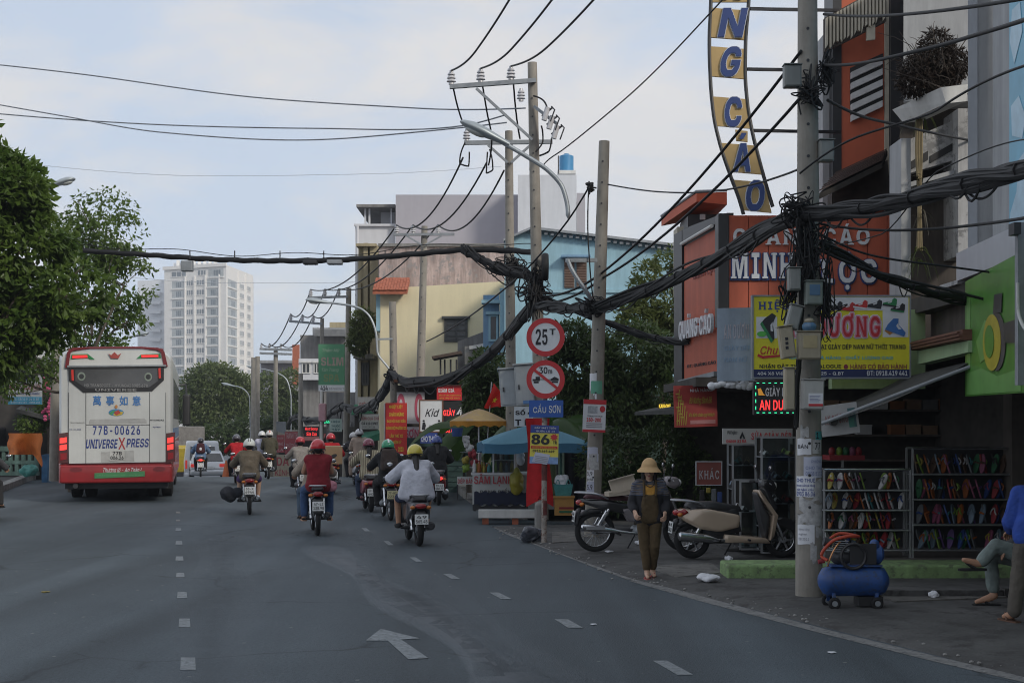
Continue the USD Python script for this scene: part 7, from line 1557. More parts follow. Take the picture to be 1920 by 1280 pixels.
# posters on the leaning pole
S=Sign('pole_poster','white and red hanging advert tied to the leaning pole','poster',1093,749,1136,810,21.75,C['paper'],yaw=.12,roll=.04,thick=.006)
S.patch(0,0,1,.14,C['ink_red']);S.patch(0,.92,1,1,C['ink_red']);S.patch(.2,.2,.62,.42,mat('poster_pic',(.35,.37,.4),var=.4,scale=30));S.shape(blob(.84,.28,.12,.1),C['ink_red']);S.text('150-200',.16,.56,.8,.68,C['ink_red'],weight=800);S.text('Phòng cho thuê',.2,.48,.85,.53,C['ink_black'])
for k in range(3):S.patch(.15,.72+k*.055,.85,.745+k*.055,mat('print_grey',(.28,.28,.3)),'print')
for k,(a,b,c,d,mm,tx) in enumerate(((1106,700,1118,748,C['paper'],()),(1108,714,1128,738,mat('paper_green',(.12,.35,.24),rough=.8),()),(1098,838,1120,865,mat('paper_lilac',(.46,.48,.58)),()),(1096,880,1113,902,C['paper'],[('5,9',.15,.55,.05,.8),('cho thuê',.68,.9,.05,.9)]),(1096,902,1113,930,mat('paper_lilac',(.46,.48,.58)),[('5.9',.2,.55,.1,.8)]),(1104,850,1122,880,mat('torn_paper',(.4,.4,.4)),()))):
    pc=1110+(1020-(b+d)/2)*23/755;polepaper(P2,max(a,pc-13),b,min(c,pc+13),d,22,.13-.045*(Z(b,22))/6.3,pc,mm,tx,C['ink_black'],.01,50+k)
# ------------------------------------------------------------------ round road signs on their post
YG_=21.1
t=thing('road_sign','round 25 T weight limit sign, red rimmed, on the striped post','road sign');yf=YG_-.08
def disc(t,cx,cy,r,items):
    c=P(cx,cy,yf);rr=r*yf/F;m=MB();m.prism(Point(0,0).buffer(rr,32).difference(Point(0,0).buffer(rr*.74,32)),frame(c+V(0,-.004,0),(1,0,0),(0,0,1)),.004)
    part(t,'plate',MB().prism(Point(0,0).buffer(rr*1.0,32),frame(c+V(0,.012,0),(1,0,0),(0,0,1)),.015),C['sign_white'],False);part(t,'rim',m,C['sign_red'],False)
    for kind,a,b,c_,d,tx in items:
        if kind=='t':lettering(t,tx,c+V(a*rr,-.0045,b*rr),V(1,0,0),V(0,0,1),c_*rr,d*rr,C['ink_black'],.003,weight=700)
        elif kind=='p':part(t,'symbol',MB().prism(Polygon([(x*rr,y*rr) for x,y in tx]),frame(c+V(0,-.0045,0),(1,0,0),(0,0,1)),.003),C['ink_black'],False)
        else:part(t,'bar',MB().prism(Polygon([(x*rr,y*rr) for x,y in tx]),frame(c+V(0,-.009,0),(1,0,0),(0,0,1)),.003),C['sign_red'],False)
disc(t,1023,632,36,[('t',-.52,-.40,.62,.82,'25'),('t',.2,.12,.32,.32,'T')])
t=thing('road_sign','round no towing distance sign with 30m and a red bar below the weight limit sign','road sign')
disc(t,1023,711,36,[('t',-.34,.3,.44,.34,'30'),('t',.14,.3,.2,.2,'m'),('p',0,0,0,0,[(-.68,-.08),(-.3,-.08),(-.3,.14),(-.52,.14),(-.52,.02),(-.68,.02)]),('p',0,0,0,0,[(-.62,-.2),(-.36,-.2),(-.36,-.1),(-.62,-.1)]),('p',0,0,0,0,[(.26,-.08),(.68,-.08),(.68,.04),(.46,.14),(.26,.02)]),('p',0,0,0,0,[(.32,-.18),(.64,-.18),(.64,-.1),(.32,-.1)]),('p',0,0,0,0,[(-.3,-.02),(.26,-.02),(.26,.01),(-.3,.01)]),('r',0,0,0,0,[(-.66,.46),(-.56,.56),(.66,-.42),(.56,-.52)])])
S=Sign('street_name_plate','blue street name plate with white letters CẦU SƠN under the round signs','sign',992,750,1056,782,YG_-.09,C['sign_blue'],thick=.012)
S.text('CẦU',.12,.22,.5,.74,mat('plate_letter',(.55,.58,.6)),weight=600);S.text('SƠN',.58,.25,.92,.74,mat('plate_letter',(.55,.58,.6)),weight=600)
t=thing('sign_post','round steel post with peeling red and white bands carrying the road signs','post')
m=MB();m.cyl((X(1020,YG_),YG_,-.05),P(1022,597,YG_),.042,n=14);part(t,'shaft',m,mat('post_paint',(.30,.27,.24),rough=.8,var=.25,scale=7,dirt=(.15,.07,.05)))
for k,(a,b) in enumerate(((868,900),(938,965))):part(t,'band',MB().cyl(P(1020.6,b,YG_),P(1020.8,a,YG_),.0435,n=14),mat('band_red',(.13,.035,.03),rough=.8,var=.5,scale=12))
S=Sign('poster','yellow and blue land sale poster with big 86 wired to the sign post','poster',994,797,1047,869,YG_-.06,mat('poster_yellow',(.62,.54,.08),rough=.6,var=.06),yaw=-.1,roll=.03,thick=.006)
S.patch(0,0,1,.2,C['ink_blue']);S.text('ĐẤT MẶT TIỀN',.14,.03,.9,.1,C['paper'],lift=.006,weight=600);S.text('QUỐC LỘ 13',.2,.12,.86,.18,C['paper'],lift=.006,weight=600);S.text('86',.04,.24,.68,.50,C['ink_black'],weight=900);S.shape([(.84+(.15 if i %2 else .09)*math.cos(i*math.pi/8),.3+(.1 if i %2 else .06)*math.sin(i*math.pi/8)) for i in range(16)],C['ink_red']);S.text('TR',.8,.4,.94,.48,C['ink_black'],weight=700)
S.patch(.03,.54,.97,.61,C['ink_red']);S.text('Sổ hồng riêng, xây dựng tự do',.08,.555,.92,.6,C['sign_yellow'],lift=.006);S.text('0915.669.449',.1,.64,.86,.7,C['ink_black'],weight=700);S.patch(0,.82,1,1,mat('poster_sky',(.2,.32,.55),var=.3,scale=12));S.shape([(.08,.96),(.2,.70),(.72,.76),(.62,1.02)],mat('paper_lilac',(.46,.48,.58)),'stuck_note',lift=.008)
for k in range(4):S.shape([(.2+.0*k,.79+k*.045),(.64,.83+k*.045),(.63,.845+k*.045),(.19,.805+k*.045)],mat('print_grey',(.28,.28,.3)),'print',lift=.0125)
YV=YG_+.35
def vban(u,w):
    x0,x1=(985+(8 if w>.5 else 0)*0-0,1030);z=784+(950-784)*w;px=985+5*w+45*u+3*math.sin(w*5+u*3);py=z-(14*(1-abs(u-.5)*2)*(1 if w>.93 else 0))
    return P(px,py,YV+.05*math.sin(u*5+w*2))
single('red_banner','plain red swallow tailed banner hanging behind the sign post','banner',MB().sheet(vban,9,26),C['cloth_red'],True)
single('concrete_post','round topped concrete kerb post at the foot of the red banner','post',MB().tm(m3.Manifold.batch_hull([sph(.09).translate([X(1013,22.3),22.3,z]) for z in (.05,.5)])),C['concrete'],True)
bagm=MB()
for k in range(5):bagm.ball(V(X(1008,21.6),21.4,.1)+rng.normal(size=3)*V(.1,.08,.05),(.13,.11,.1),sub=3)
single('rubbish_bag','dark plastic rubbish bag slumped at the foot of the sign post','bag',crumple(bagm,.12,9),mat('bag_plastic',(.06,.065,.08),rough=.3,var=.5,scale=6),True)
# ------------------------------------------------------------------ twin cabinets, flag, white board
for k,(a,b,c_,d,rr_,nm) in enumerate(((937,692,972,761,-.07,'left'),(966,684,1000,760,-.07,'right'))):
    Yc=25.2-k*.25;c=P((a+c_)/2,(b+d)/2,Yc);w,h=(c_-a)*Yc/F,(d-b)*Yc/F;R=roty(rr_);t=thing('electric_cabinet',f'{nm} one of the twin grey cabinets strapped behind the tall pole','cabinet',c)
    part(t,'case',MB().box((0,0,0),(w,.22,h),R=R),mat('cabinet_grey',(.33,.36,.38),rough=.5,var=.08,streak=.15),False);part(t,'door',MB().box(R@V(0,-.118,0),(w-.05,.014,h-.06),R=R),mat('cabinet_grey',(.33,.36,.38)),False)
    part(t,'roof',MB().box(R@V(0,-.02,h/2+.014),(w+.05,.3,.024),R=R),mat('cabinet_grey',(.33,.36,.38)),False);part(t,'handle',MB().box(R@V(-w*.3,-.135,-.03),(.03,.02,.08),R=R),C['dark_metal'],False)
    if k:part(t,'label',MB().box(R@V(w*.12,-.128,-h*.42),(w*.5,.004,.06),R=R),mat('label_blue',(.1,.22,.45)),False)
S=Sign('shop_sign','white board with black capitals partly hidden behind the red banner','sign',964,762,1012,799,26.3,C['sign_white'],thick=.03);S.text('SỐ 4',.05,.1,.7,.42,C['ink_black'],weight=800);S.text('T KÊ',.04,.55,.9,.95,C['ink_black'],weight=800)
t=thing('flag','red flag with a yellow star drooping above the beige umbrella','flag');YFg=27.6
part(t,'pole',MB().cyl(P(913,842,YFg),P(922,716,YFg),.012,n=8),C['steel'])
fl_=lambda u,w:P(922-19*w+4+(u*30)*(1-.35*(1-w))+1.5*math.sin(5*u+3*w),718+46*w+26*u*(1-w)+2*math.sin(6*u),YFg-.05-.05*math.sin(7*u+2*w))
part(t,'cloth',MB().sheet(fl_,14,12),mat('flag_red',(.5,.02,.015),rough=.8,var=.12,trans=.25),True)
star=[(.52+(.22 if i %2==0 else .09)*math.sin(i*math.pi/5),.56-(.2 if i %2==0 else .085)*math.cos(i*math.pi/5)) for i in range(10)]
v=[fl_(a,b)+V(0,-.035,0) for a,b in star]+[fl_(.52,.56)+V(0,-.045,0)];part(t,'star',MB().add(v,[[i,(i+1) %10,10] for i in range(10)]),mat('star_yellow',(.6,.45,.03),rough=.8),False)
# ------------------------------------------------------------------ drink stall
YD=26.3
t=thing('drink_stall','drink stall cart with a lettered white counter, glass case and shelf poles','stall')
x0,x1=X(886,YD),X(990,YD);zc0,zc1=Z(946,YD),Z(888,YD)
part(t,'counter',MB().b2((x0,YD,zc0-.1),(x1,YD+.7,zc1-.02)),C['dark_metal'],False)
part(t,'counter_top',MB().b2((x0-.03,YD-.04,zc1-.018),(x1+.03,YD+.74,zc1+.02)),C['steel'],False)
for px in (890,984):part(t,'leg',MB().cyl((X(px,YD),YD+.1,.17),(X(px,YD),YD+.1,zc0-.1),.03,n=10),C['dark_metal'])
b=part(t,'banner',MB().sheet(lambda u,w:V(x0+(x1-x0)*u,YD-.03-.012*math.sin(9*u+2*w),zc0+(zc1-zc0)*w+(.03*math.sin(26*u) if w<.05 else 0)),30,5),mat('stall_vinyl',(.42,.43,.42),rough=.6,var=.1),True)
O=lambda px,py:V(X(px,YD),YD-.05,Z(py,YD));L_=lambda px:px*YD/F
lettering(b,'SÂM LẠNH',O(889,911),V(1,0,0),V(0,0,1),L_(72),.24,mat('faded_red',(.36,.05,.06)),.004,weight=700);lettering(b,'• RONG BIỂN',O(893,926),V(1,0,0),V(0,0,1),L_(66),.12,mat('ink_dim',(.08,.08,.08)),.004,weight=800);lettering(b,'BÔNG CÚC',O(897,940),V(1,0,0),V(0,0,1),L_(55),.11,mat('dim_blue',(.08,.22,.36)),.004,weight=800)
S=Sign('stall_board','small white board with red capitals left of the drink counter','sign',857,893,889,908,YD+.5,mat('stall_vinyl',(.42,.43,.42)),thick=.02);S.text('DÉP BÁN',.04,.15,.96,.85,mat('faded_red',(.36,.05,.06)),weight=700)
part(t,'stand',MB().tube([P(858,908,YD+.5),P(858,936,YD+.5),P(888,936,YD+.5),P(888,908,YD+.5)],.015,6),C['dark_metal'])
gc=thing('glass_case','glazed display case standing on the drink counter','glass case');a,c=P(925,888,YD+.2),P(965,838,YD+.2);m=MB()
for x in (a[0],c[0]):
    for y in (YD+.1,YD+.5):m.b2((x-.015,y-.015,zc1+.021),(x+.015,y+.015,c[2]))
part(gc,'frame',m,C['steel'],False);part(gc,'pane',MB().b2((a[0]+.015,YD+.1,zc1+.03),(c[0]-.015,YD+.104,c[2]-.03)),glass(),False);part(gc,'top',MB().b2((a[0]-.03,YD+.07,c[2]),(c[0]+.03,YD+.53,c[2]+.03)),C['steel'],False);part(gc,'shelf',MB().b2((a[0],YD+.12,(a[2]+c[2])/2),(c[0],YD+.5,(a[2]+c[2])/2+.012)),C['steel'],False);part(gc,'back',MB().b2((a[0],YD+.51,zc1+.03),(c[0],YD+.53,c[2])),C['dark_interior'],False)
g=np.random.default_rng(33)
bcol=['red','lime green','orange','yellow','brown','pale blue','green','white','teal']
for k in range(16):
    px=889+k*4.6+(14 if k>7 else 0);cn=bcol[int(g.integers(len(bcol)))];r=.035*g.uniform(.8,1.2);h=.2*g.uniform(.8,1.25);up=k>=8
    yb_,zb_=(YD+.22+.1*(k %2),zc1+.021) if not up else (YD+.3,zc1+.022 if k<12 else (a[2]+c[2])/2+.013)
    xx=X(px,YD) if not up else a[0]+.05+(k %4)*.1;o=thing('drink_bottle',f'{cn} bottle {"in the glass case, %s along the %s shelf" % (WORDN[k % 4], "lower" if k < 12 else "upper") if up else "on the drink counter, %s from the left" % WORDN[k]}','bottle',(xx,yb_,zb_),group='bottles of the drink stall')
    part(o,'bottle',MB().tube([(0,0,0),(0,0,.01),(0,0,h*.62),(0,0,h*.8),(0,0,h)],[r*.8,r,r,r*.4,r*.35],12),SM[cn],40);part(o,'cap',MB().cyl((0,0,h),(0,0,h+.02),r*.42,n=10),SM['white' if k %2 else 'red'])
for px,zt_,yq in ((850,768,38),(857,800,38),(901,826,YD+.4)):part(t,'shelf_pole',MB().cyl((X(px,yq),yq,.17),P(px,zt_,yq),.02,n=8),C['steel'])
for py in (847,875):part(t,'shelf_bar',MB().cyl(P(857,py,37.9),P(901,py+2,YD+.4),.012,n=8),C['steel'])
for k,(px,py,c1,r) in enumerate(((879,838,'white',8),(874,826,'white',6),(884,852,'red',8),(889,866,'red',6),(873,862,'yellow',5),(874,876,'lime green',5))):
    m=MB();
    for q in range(9):m.ball(P(px+g.uniform(-r,r)*.7,py+g.uniform(-r,r),YD+.35+g.uniform(-.05,.05)),(.045,.035,.05),sub=1)
    single('hanging_goods',f'{("white lace like", "small white", "dark red", "lower dark red", "yellow", "green")[k]} bunch of goods hanging on the stall pole','goods',crumple(m,.04,20),SM[c1] if c1!='red' else mat('goods_red',(.22,.02,.03)),True)
single('blue_bucket','blue plastic bucket hung under the beige umbrella','bucket',MB().tube([P(857,818,YD+.2),P(857,802,YD+.2)],[.09,.12],14),SM['blue'],40)
t=thing('beige_umbrella','faded beige and orange round umbrella over the left of the stall','umbrella')
cU=P(898,766,27.2);RU=55*27.2/F
fnU=lambda u,w:cU+V(RU*w*math.cos(u*2*math.pi)*(1-.035*math.cos(u*2*math.pi*8)*w),RU*w*math.sin(u*2*math.pi)*(1-.035*math.cos(u*2*math.pi*8)*w),-.24*w ** 1.3)
part(t,'canopy',MB().sheet(fnU,49,9),mat('umbrella_cloth',(.50,.36,.17),rough=.9,var=.2,scale=2.2,dirt=(.45,.34,.27),trans=.25),True);part(t,'valance',MB().sheet(lambda u,w:fnU(u,1)+V(0,0,-.10*w-.02*w*math.cos(u*2*math.pi*16)),49,3),mat('umbrella_edge',(.48,.22,.03),rough=.9,var=.2,trans=.3),True)
part(t,'shaft',MB().cyl((cU[0],cU[1],.17),cU,.02,n=8),C['steel'])
for k in range(8):part(t,'rib',MB().tube([cU+V(0,0,-.03)]+[fnU(k/8+.0625,w)+V(0,0,-.02) for w in (.4,.7,1.)],.006,5),C['dark_metal'])
t=thing('blue_umbrella','wide square pale blue stall umbrella behind the sign post','umbrella')
cB=P(1000,795,25.6);hw=99*25.6/F
def sq(u,w):
    a=u*2*math.pi+math.pi/4;m_=max(abs(math.cos(a)),abs(math.sin(a)));d=V(math.cos(a),math.sin(a)*.8,0)/m_*w*hw;d=rotz(.12)@d
    return cB+d+V(0,0,-.27*w-.09*w ** 3-.05*w*(1-abs(math.sin(2*a)))*-.8)
part(t,'canopy',MB().sheet(sq,57,9),mat('umbrella_blue',(.13,.30,.40),rough=.85,var=.1,scale=2,trans=.25),True);part(t,'valance',MB().sheet(lambda u,w:sq(u,1)+V(0,0,-.17*w-.015*math.sin(u*60)),57,3),mat('umbrella_blue_deep',(.05,.16,.26),rough=.85,var=.12,trans=.2),True)
part(t,'shaft',MB().cyl((X(1052,25.8),25.8,.17),(X(1052,25.8),25.8,cB[2]-.3),.024,n=10),mat('pole_green',(.03,.12,.09),rough=.5))
part(t,'side_sheet',MB().sheet(lambda u,w:P(1058+40*u,835+125*w,26.6+.05*math.sin(u*12)),12,4),mat('black_sheet',(.015,.015,.018),rough=.8),True)
t=thing('white_ledge','long white ledge on tiny brick feet at the pavement before the stall','ledge');part(t,'plank',MB().b2((X(897,25.2),25.2,.12),(X(1018,25.2),25.5,.26)),C['off_white'],False)
for px in (904,960,1008):part(t,'foot',MB().b2((X(px,25.2),25.24,0),(X(px+12,25.2),25.46,.119)),C['clay_tile'],False)
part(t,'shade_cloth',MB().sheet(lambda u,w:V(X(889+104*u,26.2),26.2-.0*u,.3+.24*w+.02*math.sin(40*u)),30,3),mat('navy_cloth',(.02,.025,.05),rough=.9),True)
bg=MB();bg.ball((0,0,0),(.14,.11,.22),sub=3);bg.ball((0,0,.2),(.06,.06,.1),sub=2);single('yellow_bag','yellow plastic bag hanging at the right of the drink counter','bag',crumple(bg,.08,10).xf(None,P(969,905,YD-.15)),mat('bag_yellow',(.30,.27,.03),rough=.4,var=.2,trans=.2),True)
bg=MB();bg.ball((0,0,0),(.09,.08,.14),sub=3);single('white_bag','thin white plastic bag hanging by the glass case','bag',crumple(bg,.07,10).xf(None,P(976,858,YD+.1)),C['paper'],True)
single('orange_lantern','small glowing orange lantern beside the yellow bag','lantern',MB().ball(P(976,899,YD-.1),(.035,.03,.05),sub=2),glow('lantern',(1.,.3,.04),.8))
t=thing('carton','orange striped carton with a green line beside the banner','carton');a,c=P(1040,966,24.9),P(1076,933,24.9)
part(t,'carton_body',MB().b2((a[0],24.9,.17 if False else a[2]),(c[0],25.25,c[2])),mat('carton_orange',(.36,.19,.05),rough=.8,var=.1),False)
for py,cn in ((950,'red'),(957,'green')):part(t,'print',MB().b2((a[0]+.08,24.895,Z(py+4,24.9)),(c[0],24.899,Z(py,24.9))),SM[cn],False)
part(t,'lid',MB().b2((a[0]-.02,24.88,c[2]),(c[0]+.015,25.26,c[2]+.03)),mat('carton_orange',(.36,.19,.05)),False)
bg=MB();bg.hull([P(1042,931,25)+V(0,y,0) for y in (0,.25)]+[P(1070,931,25)+V(0,y,0) for y in (0,.25)]+[P(1038,908,25)+V(0,y,0) for y in (-.05,.3)]+[P(1074,908,25)+V(0,y,0) for y in (-.05,.3)]);t=thing('teal_bag','teal woven shopping bag with white things inside on the carton','bag');part(t,'sack',bg,mat('bag_teal',(.06,.25,.25),rough=.7,var=.2,scale=14),False);bb=MB();bb.ball(P(1053,902,25.1),(.12,.1,.13),sub=3);part(t,'contents',crumple(bb,.1,9),C['paper'],True)
for k in (1046,1066):part(t,'handle',MB().tube(smoothpath([P(k-4,908,24.98),P(k,899,24.95),P(k+4,908,24.98)],10),.008,5),mat('bag_teal',(.06,.25,.25)))
bb=MB();bb.ball(P(1088,962,24.6),(.18,.14,.06),sub=3);single('white_sack','crumpled whitish sack on the ground right of the carton','sack',crumple(bb,.12,8),mat('sack_white',(.42,.4,.42),rough=.8),True)

# ------------------------------------------------------------------ signs and banners along the street
S=Sign('red_banner','tall red street banner with yellow congress lettering behind the riders','banner',723,755,763,852,35.5,mat('banner_scarlet',(.5,.03,.025),rough=.7,var=.08),thick=.02)
for k,tx in enumerate(('NHIỆT LIỆT','CHÀO MỪNG','ĐẠI HỘI ĐẠI BIỂU','ĐẢNG BỘ PHƯỜNG 25','LẦN THỨ XII','NHIỆM KỲ','2015 - 2020')):S.text(tx,(.16,.16,.06,.03,.2,.28,.2)[k],.03+k*.137,(.8,.86,.94,.97,.82,.74,.84)[k],.12+k*.137,mat('banner_gold',(.62,.44,.04),rough=.6),weight=700)
t=thing('banner_pole','thin pole holding the tall red banner','pole');part(t,'shaft',MB().cyl(P(722,756,35.55),(X(722,35.55),35.55,0),.025,n=8),C['steel'])
S=Sign('shop_sign','white framed shop sign with black handwriting and small figures','sign',788,751,829,808,35.9,C['sign_white'],thick=.06,rim=C['brown_wood'],rimw=.03)
S.text('Kid',.22,.26,.78,.52,C['ink_black'],shear=.3,weight=500)
for cx in (.16,.86):S.shape(blob(cx,.66,.05,.035,10),C['ink_black']);S.shape([(cx-.08,.95),(cx-.05,.72),(cx+.05,.7),(cx+.1,.82),(cx+.06,.95)],C['ink_black'])
S.text('1500 - 45',.4,.8,.72,.85,C['ink_black']);S.text('0932 189 155',.3,.9,.78,.95,C['ink_black'])
S=Sign('shop_sign','small dark blue to let sign below the white framed sign','sign',788,811,820,831,35.8,C['ink_blue'],thick=.03);S.text('CHO THUÊ',.05,.15,.95,.85,C['sign_white'],weight=600)
S=Sign('led_sign','black LED sign with red and green words right of the framed sign','LED sign',830,752,868,812,36.2,C['black_cladding'],thick=.06);S.text('GIÀY',.03,.22,.62,.45,LEDR,weight=800);S.text('PHỤ LIỆU',.0,.62,.7,.8,LEDG,weight=600);S.shape([(.66,.42),(.78,.3),(.95,.1),(.92,.42),(.86,.44),(.88,.25),(.8,.4)],C['paper'],'shoe_picture');S.text('SALE',.05,.86,.5,.98,LEDR,weight=700)
S=Sign('shop_sign','red shop sign with white capitals above the LED sign','sign',819,722,866,750,36.3,C['sign_red'],thick=.05);S.text('GIẢM GIÁ',.05,.14,.7,.48,C['sign_white'],weight=700);S.text('tất cả các mặt hàng',.08,.6,.95,.74,mat('gold2',(.6,.4,.05)));S.text('giày dép túi xách',.1,.8,.9,.93,mat('gold2',(.6,.4,.05)))
S=Sign('shop_sign','grey white shop hoarding with big pink ovals behind the banner','sign',744,735,796,794,36.6,mat('hoarding',(.46,.45,.47),rough=.7,var=.08,streak=.1),thick=.04)
for cx in (.15,.8):S.shape(blob(cx,.5,.16,.46,24),mat('oval_pink',(.4,.07,.12)));S.shape(blob(cx,.52,.07,.3,20),mat('hoarding',(.46,.45,.47)),lift=.009)
S=Sign('shop_sign','pale sign with rosy capitals right of the dark red awning stalls','sign',744,800,786,824,36.6,mat('hoarding',(.46,.45,.47)),thick=.04);S.text('SƠN',.35,.1,.98,.85,mat('oval_pink',(.4,.07,.12)),weight=800)
S=Sign('shop_sign','grey white noodle shop sign above the address board','sign',671,744,708,770,50.8,mat('sign_dull',(.45,.44,.43),rough=.7,var=.08),thick=.06);S.text('RIÊU CUA',.08,.3,.95,.75,mat('dull_rose',(.36,.14,.14)),weight=700)
S=Sign('shop_sign','white address board with red words and black 410','sign',674,776,715,804,50.2,mat('sign_dull2',(.5,.5,.5),rough=.7,var=.08),thick=.06);S.text('BÚN CUA CHẢ',.08,.12,.92,.4,mat('dull_rose',(.36,.14,.14)),weight=700);S.text('CẢ 410 XVNT',.1,.48,.85,.72,C['ink_black'],weight=800);S.text('0908 220 118',.12,.8,.7,.92,C['ink_black'])
S=Sign('billboard','green roadside billboard with pale lettering and the number 414','billboard',597,645,646,733,53,mat('billboard_green',(.09,.27,.15),rough=.7,var=.08,scale=2),thick=.12)
S.patch(0,.87,1,1,C['sign_white']);S.text('414',.08,.885,.36,.985,C['ink_black'],lift=.006,weight=800);S.text('Xô Viết N.T',.4,.91,.98,.97,mat('print_grey',(.28,.28,.3)),lift=.006,weight=600)
PS=mat('pale_script',(.38,.46,.36));PR=mat('rosy_block',(.36,.28,.24));S.text('Thẩm Mỹ',.12,.08,.78,.18,PS,shear=.25);S.text('SLIM',.1,.28,.96,.46,PR,weight=800);S.text('Tân Trang',.1,.51,.75,.6,PS,shear=.2);S.text('SPA',.2,.64,.8,.8,mat('olive_block',(.20,.26,.12)),weight=800)
t=thing('billboard_post','thin white post under the green billboard with a pink box sign','post');part(t,'shaft',MB().cyl(P(603,733,53),(X(603,53),53,gz(53)),.05,n=8),C['off_white']);part(t,'box',MB().tm(rbox(P(598,790,52.8)-V(0,.12,0),P(612,756,52.8)+V(0,.12,0),.05)),mat('pink_box',(.42,.24,.27),rough=.6,var=.15),40)
S=Sign('pharmacy_sign','pale green pharmacy sign with dark words behind the beige riders','sign',618,785,641,809,56,mat('sign_mint',(.42,.52,.48),rough=.7),thick=.06)
for k,tx in enumerate(('HIỆU','THUỐC','TÂY')):S.text(tx,.15+.04*(k==2),.1+k*.3,.85,.33+k*.3,mat('dark_teal',(.03,.12,.13)),weight=700)
S=Sign('led_sign','small green LED word beside the pharmacy sign','LED sign',605,786,619,795,56.5,C['black_cladding'],thick=.06);S.text('24h',.2,.2,.9,.8,LEDG,weight=700)
S=Sign('led_sign','black LED board with two lines of red words behind the riders','LED sign',569,799,598,818,60,C['black_cladding'],thick=.08);S.text('Hot Sony',.1,.1,.92,.45,LEDR,weight=600);S.text('Sửa Cua',.2,.55,.85,.92,LEDR,weight=600)
S=Sign('shop_sign','left of two dull red shop signs near the crest','sign',519,815,533,848,62,mat('dull_sign_red',(.3,.06,.07),rough=.7,var=.1),thick=.06)
for k,tx in enumerate(('NHẬN','MAI','LÁ')):S.text(tx,.15,.1+k*.32,.85,.27+k*.32,mat('dull_rose2',(.42,.28,.28)),weight=600)
S=Sign('shop_sign','right, wider one of two dull red picture shop signs near the crest','sign',534,809,558,851,62,mat('dull_sign_red',(.3,.06,.07)),thick=.06);S.text('TRANH TH',.06,.05,.98,.3,mat('dull_rose2',(.42,.28,.28)),weight=600);S.text('CHỮ THẬP',.1,.48,.95,.75,mat('dull_rose2',(.42,.28,.28)),weight=600)
S=Sign('shop_sign','beige hoarding with dark red letters low behind the crest','sign',514,852,545,898,60,mat('hoarding_beige',(.36,.32,.24),rough=.8),thick=.05);S.text('DA',.15,.1,.9,.45,mat('dull_sign_red',(.3,.06,.07)),weight=700);S.text('KÍNH',.05,.55,.95,.85,mat('dull_sign_red',(.3,.06,.07)),weight=600)
single('grey_tarp','drooping grey tarp under the trees left of the red signs','tarp',MB().sheet(lambda u,w:P(518+18*u,790+18*w+6*u*w,70-.8*u),6,5),mat('tarp_grey',(.13,.14,.15),rough=.9),True)
single('green_awning','green awning of the noodle shop behind the riders','awning',MB().hull([P(672,812,50.6),P(724,803,50.6),P(724,807,49),P(672,826,49),P(672,829,49),P(724,824,49)]),mat('awning_green',(.02,.15,.09),rough=.8),False)

# ------------------------------------------------------------------ left side: boards, tarp, railing
YLft=41.
S=Sign('music_sign','white and blue music school sign with a dark red violin line left of the bus','sign',17,703,77,758,YLft,C['off_white'],thick=.06,yaw=.15)
S.patch(0,.74,1,1,mat('sign_azure',(.06,.32,.48),rough=.5));S.text('DẠY NHẠC CỤ',.22,.08,.86,.24,C['ink_blue'],shear=.15,weight=700);S.text('PIANO - VIOLON.VN',.05,.3,.96,.5,mat('dull_rose3',(.42,.08,.1)),weight=600);S.text('LUYỆN THI NĂNG KHIẾU',.12,.57,.92,.68,C['ink_blue'],weight=600);S.text('Đ/C: 33/12 P. 24 Q. BT',.12,.78,.92,.87,C['sign_white'],lift=.006);S.text('0909.123.123 - 0903.456',.08,.9,.95,.97,C['sign_white'],lift=.006)
S=Sign('shop_sign','grey sign with pink bulging capitals above the music sign','sign',16,670,78,694,YLft+.3,mat('sign_pale_pink',(.45,.42,.43),rough=.6),thick=.05);S.text('QUANG',.12,.2,.98,.85,mat('letter_pink',(.42,.1,.2)),weight=800)
single('orange_tarp','orange tarp draped over a stall behind the green railing','tarp',MB().sheet(lambda u,w:P(15+63*u+2*math.sin(9*w),812+(40+24*max(0,u-.75)*4)*w,42.5-.5*math.sin(u*8)*w),20,10),mat('tarp_orange',(.55,.15,.025),rough=.7,var=.15,scale=3,trans=.2),True)
t=thing('dark_stall','dim stall with a slanting dark awning beside the left pole','stall');part(t,'back',MB().b2((X(-40,46),46,gz(46)),(X(112,46),46.3,Z(740,46))),C['dark_interior'],False);part(t,'awning',MB().hull([P(30,766,44.5),P(98,782,44.5),P(98,790,44.5),P(30,773,44.5),P(40,760,45.8),P(100,776,45.8)]),C['canvas_grey'],False);part(t,'screen',MB().b2((X(78,43),43,0),(X(88,43),43.4,Z(852,43))),mat('screen_blue',(.06,.2,.4),rough=.6,var=.3),False)
t=thing('bridge_railing','green painted concrete railing with square balusters at the left pavement','railing')
YRL=45.2;GRN=mat('railing_green',(.15,.25,.215),rough=.8,var=.2,scale=3,streak=.3);xa,xb=X(-130,YRL),X(72,YRL)
for n_,z0,z1,w in (('top_rail',.92,1.08,.2),('mid_rail',.50,.62,.16),('base',.131,.26,.22)):part(t,n_,MB().b2((xa,YRL-w/2,z0),(xb,YRL+w/2,z1)),GRN,False)
for k in range(17):
    x=xa+.06+(xb-xa-.12)*k/16;part(t,'baluster',MB().b2((x-.055,YRL-.06,.261),(x+.055,YRL+.06,.499)),GRN,False);part(t,'baluster',MB().b2((x-.055,YRL-.06,.621),(x+.055,YRL+.06,.919)),GRN,False)
tb=MB();tb.ball(P(55,882,42.3),(.28,.2,.18),sub=3);single('teal_sack','teal plastic sack leaning on the green railing','sack',crumple(tb,.16,6),mat('sack_teal',(.07,.27,.24),rough=.4,var=.25),True)
